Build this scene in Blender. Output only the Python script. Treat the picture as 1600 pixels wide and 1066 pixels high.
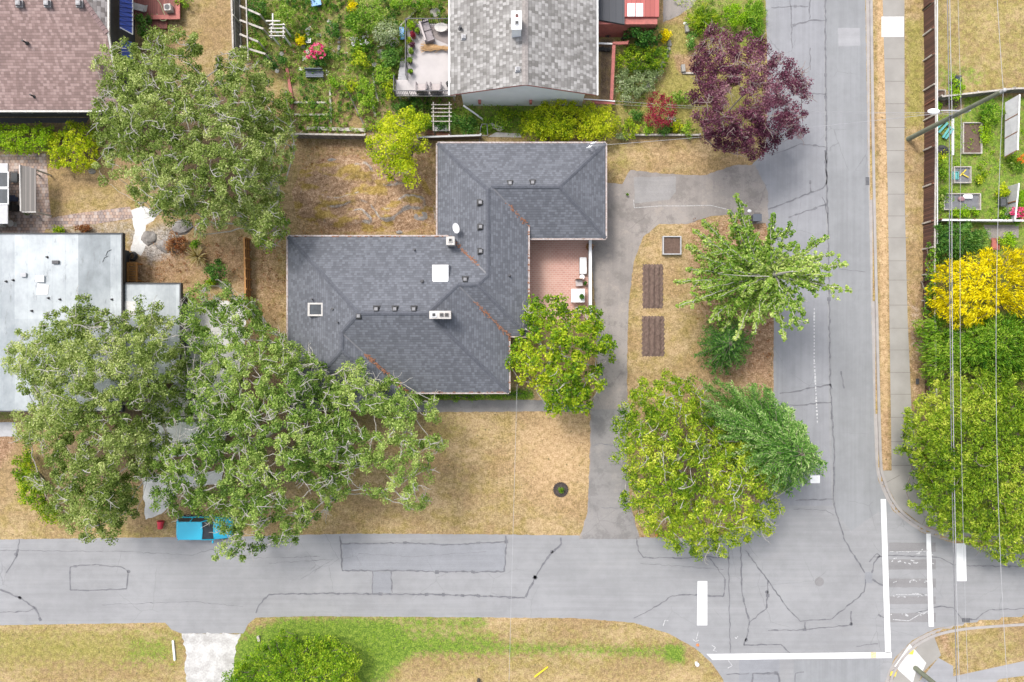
import bpy, bmesh, math, random
import numpy as np
from mathutils import Vector, Matrix
random.seed(7); rng = np.random.default_rng(7)
SC = bpy.context.scene
for o in list(bpy.data.objects): bpy.data.objects.remove(o)
COL = SC.collection
PI = math.pi
# ---------------------------------------------------------------- camera
H = 53.333; S = 0.05                      # altitude in metres, metres per photo pixel on the ground
cam = bpy.data.cameras.new('camera'); co = bpy.data.objects.new('camera', cam); COL.objects.link(co)
co.location = (0, 0, H); co.rotation_euler = (0, 0, 0)
cam.lens = 24; cam.sensor_width = 36; cam.clip_end = 3000; SC.camera = co
# ---------------------------------------------------------------- sky and sun: bright thin overcast
SUN_EL = math.radians(56); SUN_AZ = math.radians(-38)      # azimuth from +Y, towards upper left
w = bpy.data.worlds.new("World"); SC.world = w; w.use_nodes = True
nt = w.node_tree; nt.nodes.clear()
sky = nt.nodes.new('ShaderNodeTexSky'); sky.sky_type = 'NISHITA'; sky.sun_disc = False
sky.sun_elevation = SUN_EL; sky.sun_rotation = SUN_AZ; sky.dust_density = 4; sky.air_density = 1.0; sky.ozone_density = 1
hs = nt.nodes.new('ShaderNodeHueSaturation'); hs.inputs['Saturation'].default_value = 0.45
bg = nt.nodes.new('ShaderNodeBackground'); bg.inputs['Strength'].default_value = 0.15
wo = nt.nodes.new('ShaderNodeOutputWorld')
nt.links.new(sky.outputs[0], hs.inputs['Color']); nt.links.new(hs.outputs[0], bg.inputs[0]); nt.links.new(bg.outputs[0], wo.inputs[0])
sl = bpy.data.lights.new('sun', 'SUN'); sl.energy = 1.2; sl.angle = math.radians(13); sl.color = (1, .96, .9)
so = bpy.data.objects.new('sun', sl); COL.objects.link(so)
sd = Vector((math.sin(SUN_AZ)*math.cos(SUN_EL), math.cos(SUN_AZ)*math.cos(SUN_EL), math.sin(SUN_EL)))
so.rotation_euler = sd.to_track_quat('Z', 'Y').to_euler(); so.location = (0, 0, 80)
vs = SC.view_settings; vs.view_transform = 'Standard'; vs.look = 'None'; vs.gamma = 1; vs.exposure = 1.03
SC.cycles.max_bounces = 6; SC.cycles.diffuse_bounces = 3; SC.cycles.transparent_max_bounces = 4
# ---------------------------------------------------------------- helpers
def P(px, py, z=0.0):
    k = (H - z) / H
    return Vector(((px-800)*S*k, (533-py)*S*k, z))
def tag(o, label=None, cat=None, group=None, kind=None):
    if label: o['label'] = label
    if cat: o['category'] = cat
    if group: o['group'] = group
    if kind: o['kind'] = kind
    return o
def thing(name, label, cat, loc, rz=0, group=None):
    o = bpy.data.objects.new(name, None); COL.objects.link(o)
    o.empty_display_size = .3
    o.location = loc; o.rotation_euler = (0, 0, rz)
    return tag(o, label, cat, group)
def children(o): return [c for c in bpy.data.objects if c.parent == o]
def copy_tree(o, loc=None, rz=None, label=None, parent=None):
    c = o.copy(); COL.objects.link(c)
    if parent: c.parent = parent
    if loc is not None: c.location = loc
    if rz is not None: c.rotation_euler = (0, 0, rz)
    if label: c['label'] = label
    for ch in children(o): copy_tree(ch, parent=c)
    return c
def rootloc(r):
    v = Vector((0, 0, 0))
    while r is not None: v += r.location; r = r.parent
    return v
class MB:
    """collects shapes; build() links them as ONE mesh. world=True shifts world coordinates to the root's frame"""
    def __init__(s): s.v = []; s.f = []; s.uv = {}
    def poly(s, pts, uv=None):
        n = len(s.v); s.v += [tuple(p) for p in pts]; s.f.append(tuple(range(n, n+len(pts))))
        if uv: s.uv[len(s.f)-1] = uv
    def box(s, x0, y0, z0, x1, y1, z1):
        if x0 > x1: x0, x1 = x1, x0
        if y0 > y1: y0, y1 = y1, y0
        n = len(s.v)
        s.v += [(x0,y0,z0),(x1,y0,z0),(x1,y1,z0),(x0,y1,z0),(x0,y0,z1),(x1,y0,z1),(x1,y1,z1),(x0,y1,z1)]
        s.f += [tuple(n+i for i in f) for f in ((0,3,2,1),(4,5,6,7),(0,1,5,4),(1,2,6,5),(2,3,7,6),(3,0,4,7))]
        return s
    def bar(s, a, b, wd, hg):
        """box from a to b (bottom centre line), width wd, height hg"""
        a = Vector(a); b = Vector(b); d = (b-a)
        if d.length < 1e-6: return s
        d.normalize(); side = Vector((0,0,1)).cross(d)
        if side.length < .05: side = Vector((1,0,0))
        side.normalize(); up = d.cross(side).normalized()
        n = len(s.v)
        for p in (a, b):
            for sx, sz in ((-1,0),(1,0),(1,1),(-1,1)): s.v.append(tuple(p + side*sx*wd/2 + up*sz*hg))
        s.f += [tuple(n+i for i in f) for f in ((0,1,2,3),(7,6,5,4),(0,4,5,1),(1,5,6,2),(2,6,7,3),(3,7,4,0))]
        return s
    def prism(s, pts, z0, z1, taper=1.0):
        n = len(s.v); m = len(pts)
        cx = sum(p[0] for p in pts)/m; cy = sum(p[1] for p in pts)/m
        s.v += [(p[0], p[1], z0) for p in pts] + [(cx+(p[0]-cx)*taper, cy+(p[1]-cy)*taper, z1) for p in pts]
        s.f.append(tuple(n+m-1-i for i in range(m))); s.f.append(tuple(n+m+i for i in range(m)))
        for i in range(m):
            j = (i+1) % m; s.f.append((n+i, n+j, n+m+j, n+m+i))
        return s
    def cyl(s, c, r, z0, z1, r2=None, n=16, rim=0):
        r2 = r if r2 is None else r2; k = len(s.v)
        for z, q in ((z0, r), (z1, r2)):
            for i in range(n):
                a = 2*PI*i/n; s.v.append((c[0]+q*math.cos(a), c[1]+q*math.sin(a), z))
        s.f.append(tuple(k+n-1-i for i in range(n))); s.f.append(tuple(k+n+i for i in range(n)))
        for i in range(n):
            j = (i+1) % n; s.f.append((k+i, k+j, k+n+j, k+n+i))
        return s
    def tube(s, pts, rad, n=6, cap=True):
        pts = [Vector(p) for p in pts]; m = len(pts)
        if not hasattr(rad, '__len__'): rad = [rad]*m
        k = len(s.v)
        for i, p in enumerate(pts):
            d = (pts[min(i+1, m-1)] - pts[max(i-1, 0)])
            if d.length < 1e-6: d = Vector((0,0,1))
            d.normalize(); a = d.cross(Vector((0,0,1)) if abs(d.z) < .9 else Vector((1,0,0))).normalized(); b = d.cross(a)
            for j in range(n):
                t = 2*PI*j/n; s.v.append(tuple(p + (a*math.cos(t)+b*math.sin(t))*rad[i]))
        for i in range(m-1):
            for j in range(n):
                q = (j+1) % n; s.f.append((k+i*n+j, k+i*n+q, k+(i+1)*n+q, k+(i+1)*n+j))
        if cap:
            s.f.append(tuple(k+n-1-j for j in range(n))); s.f.append(tuple(k+(m-1)*n+j for j in range(n)))
        return s
    def ball(s, c, rx, ry, rz, n=10, m=7, jit=0, z0=-1):
        k = len(s.v)
        for i in range(m+1):
            ph = PI*i/m
            for j in range(n):
                t = 2*PI*j/n; q = 1+random.uniform(-jit, jit)
                zz = max(z0, math.cos(ph))
                s.v.append((c[0]+rx*math.sin(ph)*math.cos(t)*q, c[1]+ry*math.sin(ph)*math.sin(t)*q, c[2]+rz*zz*q))
        for i in range(m):
            for j in range(n):
                q = (j+1) % n; s.f.append((k+i*n+j, k+(i+1)*n+j, k+(i+1)*n+q, k+i*n+q))
        return s
    def build(s, name, mat, root=None, world=True, bevel=0, smooth=False, origin=None):
        me = bpy.data.meshes.new(name)
        v = np.array(s.v, dtype=float)
        if root is not None and world:
            L = rootloc(root); v = v - np.array(L)
            if root.rotation_euler.z:
                a = -root.rotation_euler.z; c, q = math.cos(a), math.sin(a)
                v = np.stack([v[:,0]*c - v[:,1]*q, v[:,0]*q + v[:,1]*c, v[:,2]], 1)
        off = None
        if root is None and origin != 'keep':
            off = np.array([(v[:,0].min()+v[:,0].max())/2, (v[:,1].min()+v[:,1].max())/2, v[:,2].min()]); v = v - off
        me.from_pydata(v.tolist(), [], s.f); me.validate()
        if s.uv:
            ul = me.uv_layers.new(name='UVMap')
            for fi, uvs in s.uv.items():
                for li, q in zip(me.polygons[fi].loop_indices, uvs): ul.data[li].uv = q
        if bevel:
            bm = bmesh.new(); bm.from_mesh(me)
            bmesh.ops.bevel(bm, geom=bm.edges[:], offset=bevel, segments=2, affect='EDGES', clamp_overlap=True)
            bm.to_mesh(me); bm.free()
        if smooth:
            for p in me.polygons: p.use_smooth = True
        me.materials.append(mat)
        o = bpy.data.objects.new(name, me); COL.objects.link(o)
        if off is not None: o.location = off
        if root is not None: o.parent = root
        return o
def copy_part(o, parent, loc):
    c = o.copy(); COL.objects.link(c); c.parent = parent; c.location = loc; return c
# ---------------------------------------------------------------- noise on arrays
_tab = rng.random((256, 256))
def vnoise(x, y, sc=1.0, seed=0):
    x = np.asarray(x)*sc + seed*17.3; y = np.asarray(y)*sc + seed*9.7
    xi = np.floor(x).astype(int); yi = np.floor(y).astype(int); fx = x-xi; fy = y-yi
    fx = fx*fx*(3-2*fx); fy = fy*fy*(3-2*fy)
    g = lambda a, b: _tab[a % 256, b % 256]
    return (g(xi,yi)*(1-fx)+g(xi+1,yi)*fx)*(1-fy) + (g(xi,yi+1)*(1-fx)+g(xi+1,yi+1)*fx)*fy
def inpoly(x, y, poly):
    x = np.asarray(x, float); y = np.asarray(y, float); c = np.zeros(x.shape, bool); n = len(poly)
    for i in range(n):
        x0, y0 = poly[i]; x1, y1 = poly[(i+1) % n]
        if y0 == y1: continue
        t = ((y0 > y) != (y1 > y)) & (x < (x1-x0)*(y-y0)/(y1-y0)+x0)
        c ^= t
    return c
def dpoly(x, y, poly):
    x = np.asarray(x, float); y = np.asarray(y, float); d = np.full(x.shape, 1e9); n = len(poly)
    for i in range(n):
        x0, y0 = poly[i]; x1, y1 = poly[(i+1) % n]; dx, dy = x1-x0, y1-y0
        t = np.clip(((x-x0)*dx+(y-y0)*dy)/(dx*dx+dy*dy+1e-9), 0, 1)
        d = np.minimum(d, np.hypot(x-x0-t*dx, y-y0-t*dy))
    return d
# ---------------------------------------------------------------- materials
class NT:
    def __init__(s, name):
        s.m = bpy.data.materials.new(name); s.m.use_nodes = True; s.t = s.m.node_tree; s.t.nodes.clear()
        s.out = s.t.nodes.new('ShaderNodeOutputMaterial')
    def n(s, typ, props=None, **inp):
        nd = s.t.nodes.new('ShaderNode'+typ)
        for k, v in (props or {}).items(): setattr(nd, k, v)
        for k, v in inp.items():
            k = k.replace('_', ' ')
            sock = nd.inputs[int(k[1:])] if k[0] == 'i' and k[1:].isdigit() else nd.inputs[k]
            if isinstance(v, bpy.types.NodeSocket): s.t.links.new(v, sock)
            else: sock.default_value = v
        return nd
    def math(s, op, a, b=0.0, c=None, clamp=False):
        nd = s.n('Math', dict(operation=op, use_clamp=clamp), i0=a, i1=b)
        if c is not None:
            if isinstance(c, bpy.types.NodeSocket): s.t.links.new(c, nd.inputs[2])
            else: nd.inputs[2].default_value = c
        return nd.outputs[0]
    def mix(s, f, a, b, blend='MIX'):
        a = a if isinstance(a, bpy.types.NodeSocket) else tuple(a)+(1,)
        b = b if isinstance(b, bpy.types.NodeSocket) else tuple(b)+(1,)
        nd = s.t.nodes.new('ShaderNodeMix'); nd.data_type = 'RGBA'; nd.blend_type = blend
        for k, v in ((0, f), (6, a), (7, b)):
            if isinstance(v, bpy.types.NodeSocket): s.t.links.new(v, nd.inputs[k])
            else: nd.inputs[k].default_value = v
        return nd.outputs[2]
    def noise(s, vec, scale, detail=3, rough=.55, col=False):
        nd = s.n('TexNoise', None, Vector=vec, Scale=scale, Detail=detail, Roughness=rough)
        return nd.outputs[1 if col else 0]
    def ramp(s, f, a, b):
        """smooth 0..1 between a and b"""
        nd = s.n('MapRange', dict(interpolation_type='SMOOTHSTEP'), Value=f)
        nd.inputs[1].default_value = a; nd.inputs[2].default_value = b
        return nd.outputs[0]
    def ramp3(s, f, stops):
        nd = s.n('ValToRGB', None, Fac=f); e = nd.color_ramp.elements
        while len(e) < len(stops): e.new(.5)
        for el, (p, c) in zip(e, stops): el.position = p; el.color = tuple(c)+(1,)
        return nd.outputs[0]
    def coord(s, which='Object'): return s.n('TexCoord').outputs[which]
    def scaled(s, vec, x, y, z=1, rot=0):
        nd = s.n('Mapping', None, Vector=vec); nd.inputs['Scale'].default_value = (x, y, z); nd.inputs['Rotation'].default_value = (0, 0, rot); return nd.outputs[0]
    def bsdf(s, col, rough=.8, bump=None, bs=.3, bd=.02, **kw):
        b = s.n('BsdfPrincipled', None, Base_Color=col if isinstance(col, bpy.types.NodeSocket) else tuple(col)+(1,), Roughness=rough, **kw)
        if bump is not None:
            bn = s.n('Bump', None, Height=bump, Strength=bs, Distance=bd); s.t.links.new(bn.outputs[0], b.inputs['Normal'])
        s.t.links.new(b.outputs[0], s.out.inputs[0]); return b
    def attr(s, name): return s.n('Attribute', dict(attribute_name=name))
def sw(c, f): return tuple(min(1, x*f) for x in c)
def plain(name, c, c2=None, scale=3, rough=.7, bump=.15, metal=0, fine=40):
    t = NT(name); v = t.coord(); c2 = c2 or sw(c, .7)
    f = t.math('ADD', t.math('MULTIPLY', t.noise(v, scale, 4), .65), t.math('MULTIPLY', t.noise(v, fine, 2), .35))
    col = t.mix(t.ramp(f, .35, .65), c, c2)
    t.bsdf(col, rough, f, bump, .01, Metallic=metal); return t.m
def boards(name, c, c2, wd=.14, axis=0, rough=.8, gap=.12, uv=False):
    """boards across the given axis, each with its own tone, dark joints"""
    t = NT(name); v = t.coord(); x = t.n('SeparateXYZ', None, Vector=v).outputs[axis]
    q = t.math('DIVIDE', x, wd); fl = t.math('FLOOR', q); fr = t.math('FRACT', q)
    r = t.n('TexWhiteNoise', dict(noise_dimensions='1D'), W=fl).outputs[0]
    sc = [1.2, 1.2, 1.2]; sc[axis] = 14
    g = t.noise(t.scaled(v, *sc), 1.5, 4)
    f = t.math('ADD', t.math('MULTIPLY', r, .6), t.math('MULTIPLY', g, .4))
    col = t.mix(t.ramp(f, .2, .8), c, c2)
    j = t.math('LESS_THAN', fr, gap); col = t.mix(t.math('MULTIPLY', j, .75), col, sw(c2, .25))
    t.bsdf(col, rough, g, .3, .01); return t.m
def asphalt(name, c, streak=0, blot=.5, speck=.5, stain=.0):
    t = NT(name); v = t.coord()
    big = t.noise(v, .18, 3, .5); mid = t.noise(v, 1.3, 5, .65); fine = t.noise(v, 28, 2, .8)
    sv = t.scaled(v, 1, .03) if streak == 1 else t.scaled(v, .03, 1)
    st = t.noise(sv, 3.2, 4, .6)
    f = t.math('ADD', t.math('MULTIPLY', big, blot), t.math('MULTIPLY', mid, .34))
    f = t.math('ADD', f, t.math('MULTIPLY', st, .38)); f = t.math('SUBTRACT', f, (blot+.72)/2-.5)
    col = t.mix(t.ramp(f, .3, .7), sw(c, .86), sw(c, 1.12))
    if stain:
        s1 = t.noise(v, .55, 6, .72); s2 = t.noise(v, 2.6, 5, .75)
        col = t.mix(t.math('MULTIPLY', t.ramp(s1, .50, .60), stain), col, sw(c, .66)); col = t.mix(t.math('MULTIPLY', t.ramp(s1, .46, .36), stain*.8), col, (c[0]*1.3, c[1]*1.26, c[2]*1.2))
        col = t.mix(t.math('MULTIPLY', t.ramp(s2, .54, .66), stain*.6), col, sw(c, .7)); col = t.mix(t.math('MULTIPLY', t.ramp(s2, .44, .34), stain*.5), col, (c[0]*1.35, c[1]*1.3, c[2]*1.22))
    col = t.mix(t.math('MULTIPLY', t.ramp(fine, .5, .75), .22*speck*2), col, sw(c, 1.35))
    col = t.mix(t.math('MULTIPLY', t.ramp(fine, .5, .3), .25*speck*2), col, sw(c, .6))
    ck = t.n('TexVoronoi', dict(feature='DISTANCE_TO_EDGE'), Vector=t.n('MixRGB', None, Fac=.25, Color1=v, Color2=t.noise(v, 1.2, 4, col=True)).outputs[0], Scale=.42).outputs[0]
    hair = t.math('MULTIPLY', t.math('LESS_THAN', ck, .005), t.ramp(big, .5, .6))
    col = t.mix(t.math('MULTIPLY', hair, .3), col, sw(c, .4))
    t.bsdf(col, .9, fine, .4, .01); return t.m
def shingles(name, stops, rw=.34, rh=.18, rough=.9, dark=.5):
    t = NT(name); uv = t.coord('UV'); sx = t.n('SeparateXYZ', None, Vector=uv)
    vv = t.math('DIVIDE', sx.outputs[1], rh); row = t.math('FLOOR', vv); fr = t.math('FRACT', vv)
    ro = t.n('TexWhiteNoise', dict(noise_dimensions='1D'), W=row).outputs[0]
    uu = t.math('ADD', t.math('DIVIDE', sx.outputs[0], rw), t.math('MULTIPLY', ro, 7.3)); cell = t.math('FLOOR', uu); fu = t.math('FRACT', uu)
    wn = t.n('TexWhiteNoise', dict(noise_dimensions='2D'), Vector=t.n('CombineXYZ', None, X=cell, Y=row).outputs[0]).outputs[0]
    gr = t.noise(uv, 26, 2, .8); big = t.noise(uv, .35, 4, .6)
    f = t.math('ADD', t.math('MULTIPLY', wn, .62), t.math('MULTIPLY', gr, .38)); f = t.math('ADD', f, t.math('MULTIPLY', t.math('SUBTRACT', big, .5), .55))
    col = t.ramp3(f, stops)
    butt = t.ramp(fr, .28, .0); col = t.mix(t.math('MULTIPLY', butt, dark), col, sw(stops[0][1], .3))  # shadow between shingle courses, painted into the colour
    key = t.math('LESS_THAN', fu, .07); col = t.mix(t.math('MULTIPLY', key, dark*.6), col, sw(stops[0][1], .35))
    t.bsdf(col, rough, t.math('ADD', t.math('MULTIPLY', fr, -.6), gr), .5, .015); return t.m
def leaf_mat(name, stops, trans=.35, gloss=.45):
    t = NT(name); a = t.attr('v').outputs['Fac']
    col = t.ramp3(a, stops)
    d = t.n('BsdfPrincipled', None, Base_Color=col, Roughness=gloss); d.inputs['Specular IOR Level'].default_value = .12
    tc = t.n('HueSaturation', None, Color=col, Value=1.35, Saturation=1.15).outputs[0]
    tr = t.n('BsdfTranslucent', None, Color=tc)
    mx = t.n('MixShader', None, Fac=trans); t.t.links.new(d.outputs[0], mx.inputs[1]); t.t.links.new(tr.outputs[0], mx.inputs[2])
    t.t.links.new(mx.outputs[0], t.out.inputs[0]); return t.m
M = {}
M['asphalt'] = asphalt('asphalt', (.238, .239, .245), 0, stain=.16)
M['asphalt_lane'] = asphalt('asphalt_lane', (.214, .219, .227), 1, .5, .25)
M['asphalt_west'] = asphalt('asphalt_west', (.225, .228, .242), 1, .5, .3)
M['asphalt_patch'] = asphalt('asphalt_patch', (.215, .22, .235), 0, .3, .7)
M['asphalt_pale'] = asphalt('asphalt_pale', (.27, .27, .28), 0, .3, .4)
M['asphalt_worn'] = asphalt('asphalt_worn', (.19, .185, .187), 0, .7, .9)
M['drive'] = asphalt('drive_asphalt', (.235, .212, .196), 1, 1.3, .9, stain=.75)
M['pathgrey'] = asphalt('path_grey', (.205, .195, .19), 0, 1.0, .8, stain=.6)
M['sealant'] = plain('crack_sealant', (.10, .10, .11), (.15, .15, .16), 2, .6)
t = NT('white_paint'); v = t.coord(); f = t.noise(v, 3.5, 6, .8); g_ = t.noise(v, 16, 4, .8)
col = t.mix(t.ramp(t.math('ADD', t.math('MULTIPLY', f, .5), t.math('MULTIPLY', g_, .5)), .54, .66), (.70, .70, .695), (.42, .42, .425)); t.bsdf(col, .7, g_, .2, .005); M['paint'] = t.m
M['paint_worn'] = plain('worn_paint', (.55, .55, .55), (.25, .25, .26), 12, .7, .05)
M['yellow'] = plain('yellow_paint', (.62, .50, .05), (.5, .4, .06), 9, .6)
M['orange_mark'] = plain('orange_paint', (.6, .38, .16), (.6, .5, .4), 9, .6)
M['concrete'] = plain('concrete', (.285, .272, .25), (.235, .223, .205), .7, .9, .3)
M['concrete_w'] = plain('pale_concrete', (.62, .61, .595), (.46, .45, .435), .8, .85, .4, fine=9)
M['apron'] = plain('stained_concrete', (.50, .49, .475), (.31, .30, .285), 1.1, .9, .4, fine=7)
M['concrete_k'] = plain('kerb_concrete', (.33, .31, .295), (.27, .25, .24), 1.5, .9, .3)
M['kerb_red'] = plain('kerb_red', (.22, .13, .11), (.3, .22, .2), 2, .9, .3)
M['joint'] = plain('joint_dark', (.16, .145, .13), (.2, .18, .16), 5, .9)
M['white'] = plain('white_coat', (.72, .72, .72), (.64, .64, .64), 3, .5, .05)
M['offwhite'] = plain('off_white', (.5, .48, .45), (.38, .36, .34), 4, .6, .1)
M['deckwhite'] = plain('pale_deck_membrane', (.42, .39, .385), (.36, .335, .33), .8, .7, .05)
M['black'] = plain('black_coat', (.02, .02, .022), (.035, .035, .035), 4, .6)
M['darkgrey'] = plain('dark_grey', (.05, .05, .055), (.07, .07, .075), 4, .6)
M['grey'] = plain('grey_metal', (.2, .2, .21), (.15, .15, .16), 4, .5, .1, .3)
M['ltgrey'] = plain('light_grey', (.4, .4, .41), (.34, .34, .35), 3, .5)
M['wall'] = plain('stucco', (.42, .40, .37), (.38, .36, .33), 2, .9)
M['wallwhite'] = plain('white_siding', (.80, .81, .82), (.74, .75, .76), 1, .6, .05)
M['walldark'] = plain('dark_siding', (.07, .075, .08), (.05, .055, .06), 2, .8)
M['gutter'] = plain('gutter', (.42, .38, .37), (.25, .18, .15), 6, .6)
M['rust'] = plain('needle_litter', (.30, .13, .07), (.14, .07, .045), 12, .95, .6)
M['glass'] = plain('dark_glass', (.03, .035, .04), (.05, .06, .07), 2, .08, 0)
M['skyglass'] = plain('opal_dome', (.70, .71, .71), (.64, .65, .65), 1, .25, 0)
M['soil'] = plain('soil', (.13, .085, .065), (.085, .055, .042), 6, 1, 1)
M['brickred'] = plain('red_paint', (.40, .12, .10), (.28, .09, .075), 4, .7)
M['reddeck'] = boards('red_deck', (.24, .085, .07), (.17, .06, .05), .14, 0)
M['bark'] = plain('pale_bark', (.42, .40, .365), (.25, .23, .20), 7, .9, .6)
M['barkd'] = plain('brown_bark', (.17, .14, .115), (.09, .075, .06), 7, .9, .6)
M['barkp'] = plain('purple_grey_bark', (.27, .215, .19), (.16, .12, .11), 7, .9, .6)
M['rock'] = plain('rock', (.27, .25, .235), (.13, .12, .11), 2, .95, 1)
M['wood'] = boards('grey_boards', (.20, .175, .155), (.12, .105, .095), .14, 1)
M['woodx'] = boards('grey_boards_x', (.22, .20, .18), (.13, .12, .11), .14, 0)
M['woodb'] = boards('brown_fence_boards', (.12, .058, .042), (.065, .032, .026), .15, 1, gap=.1)
M['woodred'] = plain('red_brown_wood', (.24, .10, .06), (.15, .07, .05), 5, .8)
M['woodor'] = plain('orange_wood', (.42, .20, .055), (.3, .14, .04), 5, .7)
M['woodbr'] = plain('brown_lattice', (.25, .12, .05), (.16, .08, .04), 5, .8)
M['woodw'] = plain('weathered_white_wood', (.45, .42, .38), (.28, .25, .22), 5, .8)
M['blue'] = boards('blue_metal', (.02, .06, .34), (.015, .045, .27), .3, 1, .35, gap=.18)
M['bluepl'] = plain('blue_plastic', (.05, .25, .55), (.04, .2, .45), 3, .4)
M['teal'] = plain('teal_paint', (.10, .36, .34), (.08, .28, .27), 4, .6)
M['redpl'] = plain('red_plastic', (.50, .02, .04), (.42, .02, .035), 3, .35)
M['wicker'] = plain('grey_wicker', (.26, .23, .235), (.20, .175, .18), 8, .8, .6)
M['cushion'] = plain('cushion', (.42, .37, .36), (.36, .32, .31), 6, .9)
M['straw'] = plain('straw', (.46, .30, .15), (.34, .2, .09), 14, .9)
M['terra'] = plain('terracotta', (.32, .09, .06), (.26, .07, .05), 5, .7)
M['polegreen'] = plain('treated_pole', (.17, .185, .13), (.12, .13, .095), 3, .85)
M['wire'] = plain('wire', (.20, .20, .21), (.12, .12, .13), 3, .5, 0)
M['wire_w'] = plain('pale_wire', (.34, .34, .35), (.27, .27, .28), 3, .5, 0)
M['tyre'] = plain('tyre', (.02, .02, .02), (.03, .03, .03), 5, .9)
M['carblue'] = plain('car_blue', (.01, .38, .56), (.01, .35, .53), .6, .25, 0)
M['carblue'].node_tree.nodes['Principled BSDF'].inputs['Coat Weight'].default_value = .6
M['carwhite'] = plain('car_white', (.75, .75, .76), (.72, .72, .73), .6, .25, 0)
M['pinkfl'] = leaf_mat('pink_petals', [(0, (.45, .02, .10)), (.6, (.65, .07, .18)), (1, (.8, .3, .4))], .3)
M['whitefl'] = leaf_mat('white_petals', [(0, (.5, .5, .45)), (1, (.8, .8, .78))], .3)
M['orangefl'] = leaf_mat('orange_petals', [(0, (.5, .12, .03)), (1, (.65, .3, .03))], .3)
def LM(name, *cols, trans=.35):
    M[name] = leaf_mat(name, [(i/(len(cols)-1), c) for i, c in enumerate(cols)], trans)
LM('l_oak', (.06, .105, .015), (.17, .24, .05), (.31, .385, .11), (.56, .60, .27), trans=.42)
LM('l_oakd', (.05, .105, .018), (.145, .25, .045), (.28, .39, .085), (.52, .60, .21), trans=.42)
LM('l_yel', (.12, .22, .01), (.30, .40, .012), (.50, .56, .02), (.66, .66, .05))
LM('l_lime', (.045, .12, .01), (.16, .28, .015), (.33, .44, .02), (.56, .58, .05))
LM('l_big', (.04, .11, .01), (.15, .26, .015), (.34, .45, .03), (.62, .65, .09))
LM('l_cedar', (.02, .09, .012), (.075, .21, .03), (.21, .38, .08), (.56, .68, .30), trans=.4)
LM('l_dark', (.015, .07, .012), (.05, .15, .025), (.11, .24, .04), (.22, .36, .08))
LM('l_gink', (.05, .14, .015), (.14, .27, .03), (.29, .42, .07), (.52, .60, .20))
LM('l_purp', (.05, .014, .03), (.115, .034, .06), (.20, .075, .115), (.36, .21, .24))
LM('l_dred', (.10, .007, .016), (.22, .016, .04), (.32, .035, .06), (.4, .08, .1))
LM('l_gold', (.30, .25, .004), (.66, .56, .005), (.82, .70, .006), (.85, .78, .03))
LM('l_hedge', (.05, .12, .01), (.15, .26, .015), (.29, .40, .03), (.52, .56, .09))
LM('l_green', (.03, .11, .01), (.11, .25, .018), (.24, .40, .03), (.42, .54, .08))
LM('l_bright', (.13, .28, .01), (.22, .40, .015), (.31, .48, .02), (.40, .52, .04))
LM('l_mixed', (.045, .13, .01), (.15, .29, .025), (.30, .42, .07), (.52, .55, .20))
LM('l_silver', (.14, .20, .08), (.24, .31, .13), (.34, .40, .20), (.50, .55, .38))
LM('l_straw', (.2, .15, .05), (.35, .28, .1), (.5, .42, .2), (.6, .55, .35))
LM('l_rust', (.17, .06, .025), (.28, .12, .05), (.37, .2, .09), (.45, .32, .17))
# ---------------------------------------------------------------- the ground: one sheet to the horizon
KERB_NE = [(1359, -3000), (1359, 0), (1362, 280), (1368, 500), (1373, 700), (1378, 748), (1401, 793), (1445, 826), (1492, 844), (1620, 856), (6000, 880), (6000, -3000)]
KERB_SE = [(6000, 962), (1600, 964), (1520, 974), (1470, 986), (1432, 1006), (1405, 1034), (1390, 1070), (1386, 1200), (1386, 4000), (6000, 4000)]
def axis(lo, hi, step, far):
    a = list(np.arange(lo, hi+1e-6, step)); s = step; x = hi; y = lo
    while x < far: s *= 1.6; x += s; a.append(x)
    s = step
    while y > -far: s *= 1.6; y -= s; a.insert(0, y)
    return np.array(a)
gx = axis(-46, 46, .22, 900); gy = axis(-33, 33, .22, 900)
X, Y = np.meshgrid(gx, gy); PX = X/S+800; PY = 533-Y/S
Z = np.zeros_like(X); Z[inpoly(PX, PY, KERB_NE) | inpoly(PX, PY, KERB_SE)] = .1
ch = {k: np.zeros_like(X) for k in ('green', 'litter', 'rock', 'soil', 'pale', 'olive')}
def paint(c, poly, val=1.0, soft=14):
    ins = inpoly(PX, PY, poly); d = dpoly(PX, PY, poly); sd_ = np.where(ins, d, -d)
    wgt = np.clip(sd_/soft*.5+.5, 0, 1)
    for k in ch:
        ch[k] = ch[k]*(1-wgt) + (val if k == c else 0)*wgt
def add(c, poly, val=1.0, soft=14):
    ins = inpoly(PX, PY, poly); d = dpoly(PX, PY, poly); sd_ = np.where(ins, d, -d)
    ch[c] = np.clip(ch[c] + val*np.clip(sd_/soft*.5+.5, 0, 1), 0, 1)
def ell(cx, cy, rx, ry, n=14): return [(cx+rx*math.cos(2*PI*i/n), cy+ry*math.sin(2*PI*i/n)) for i in range(n)]
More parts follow.
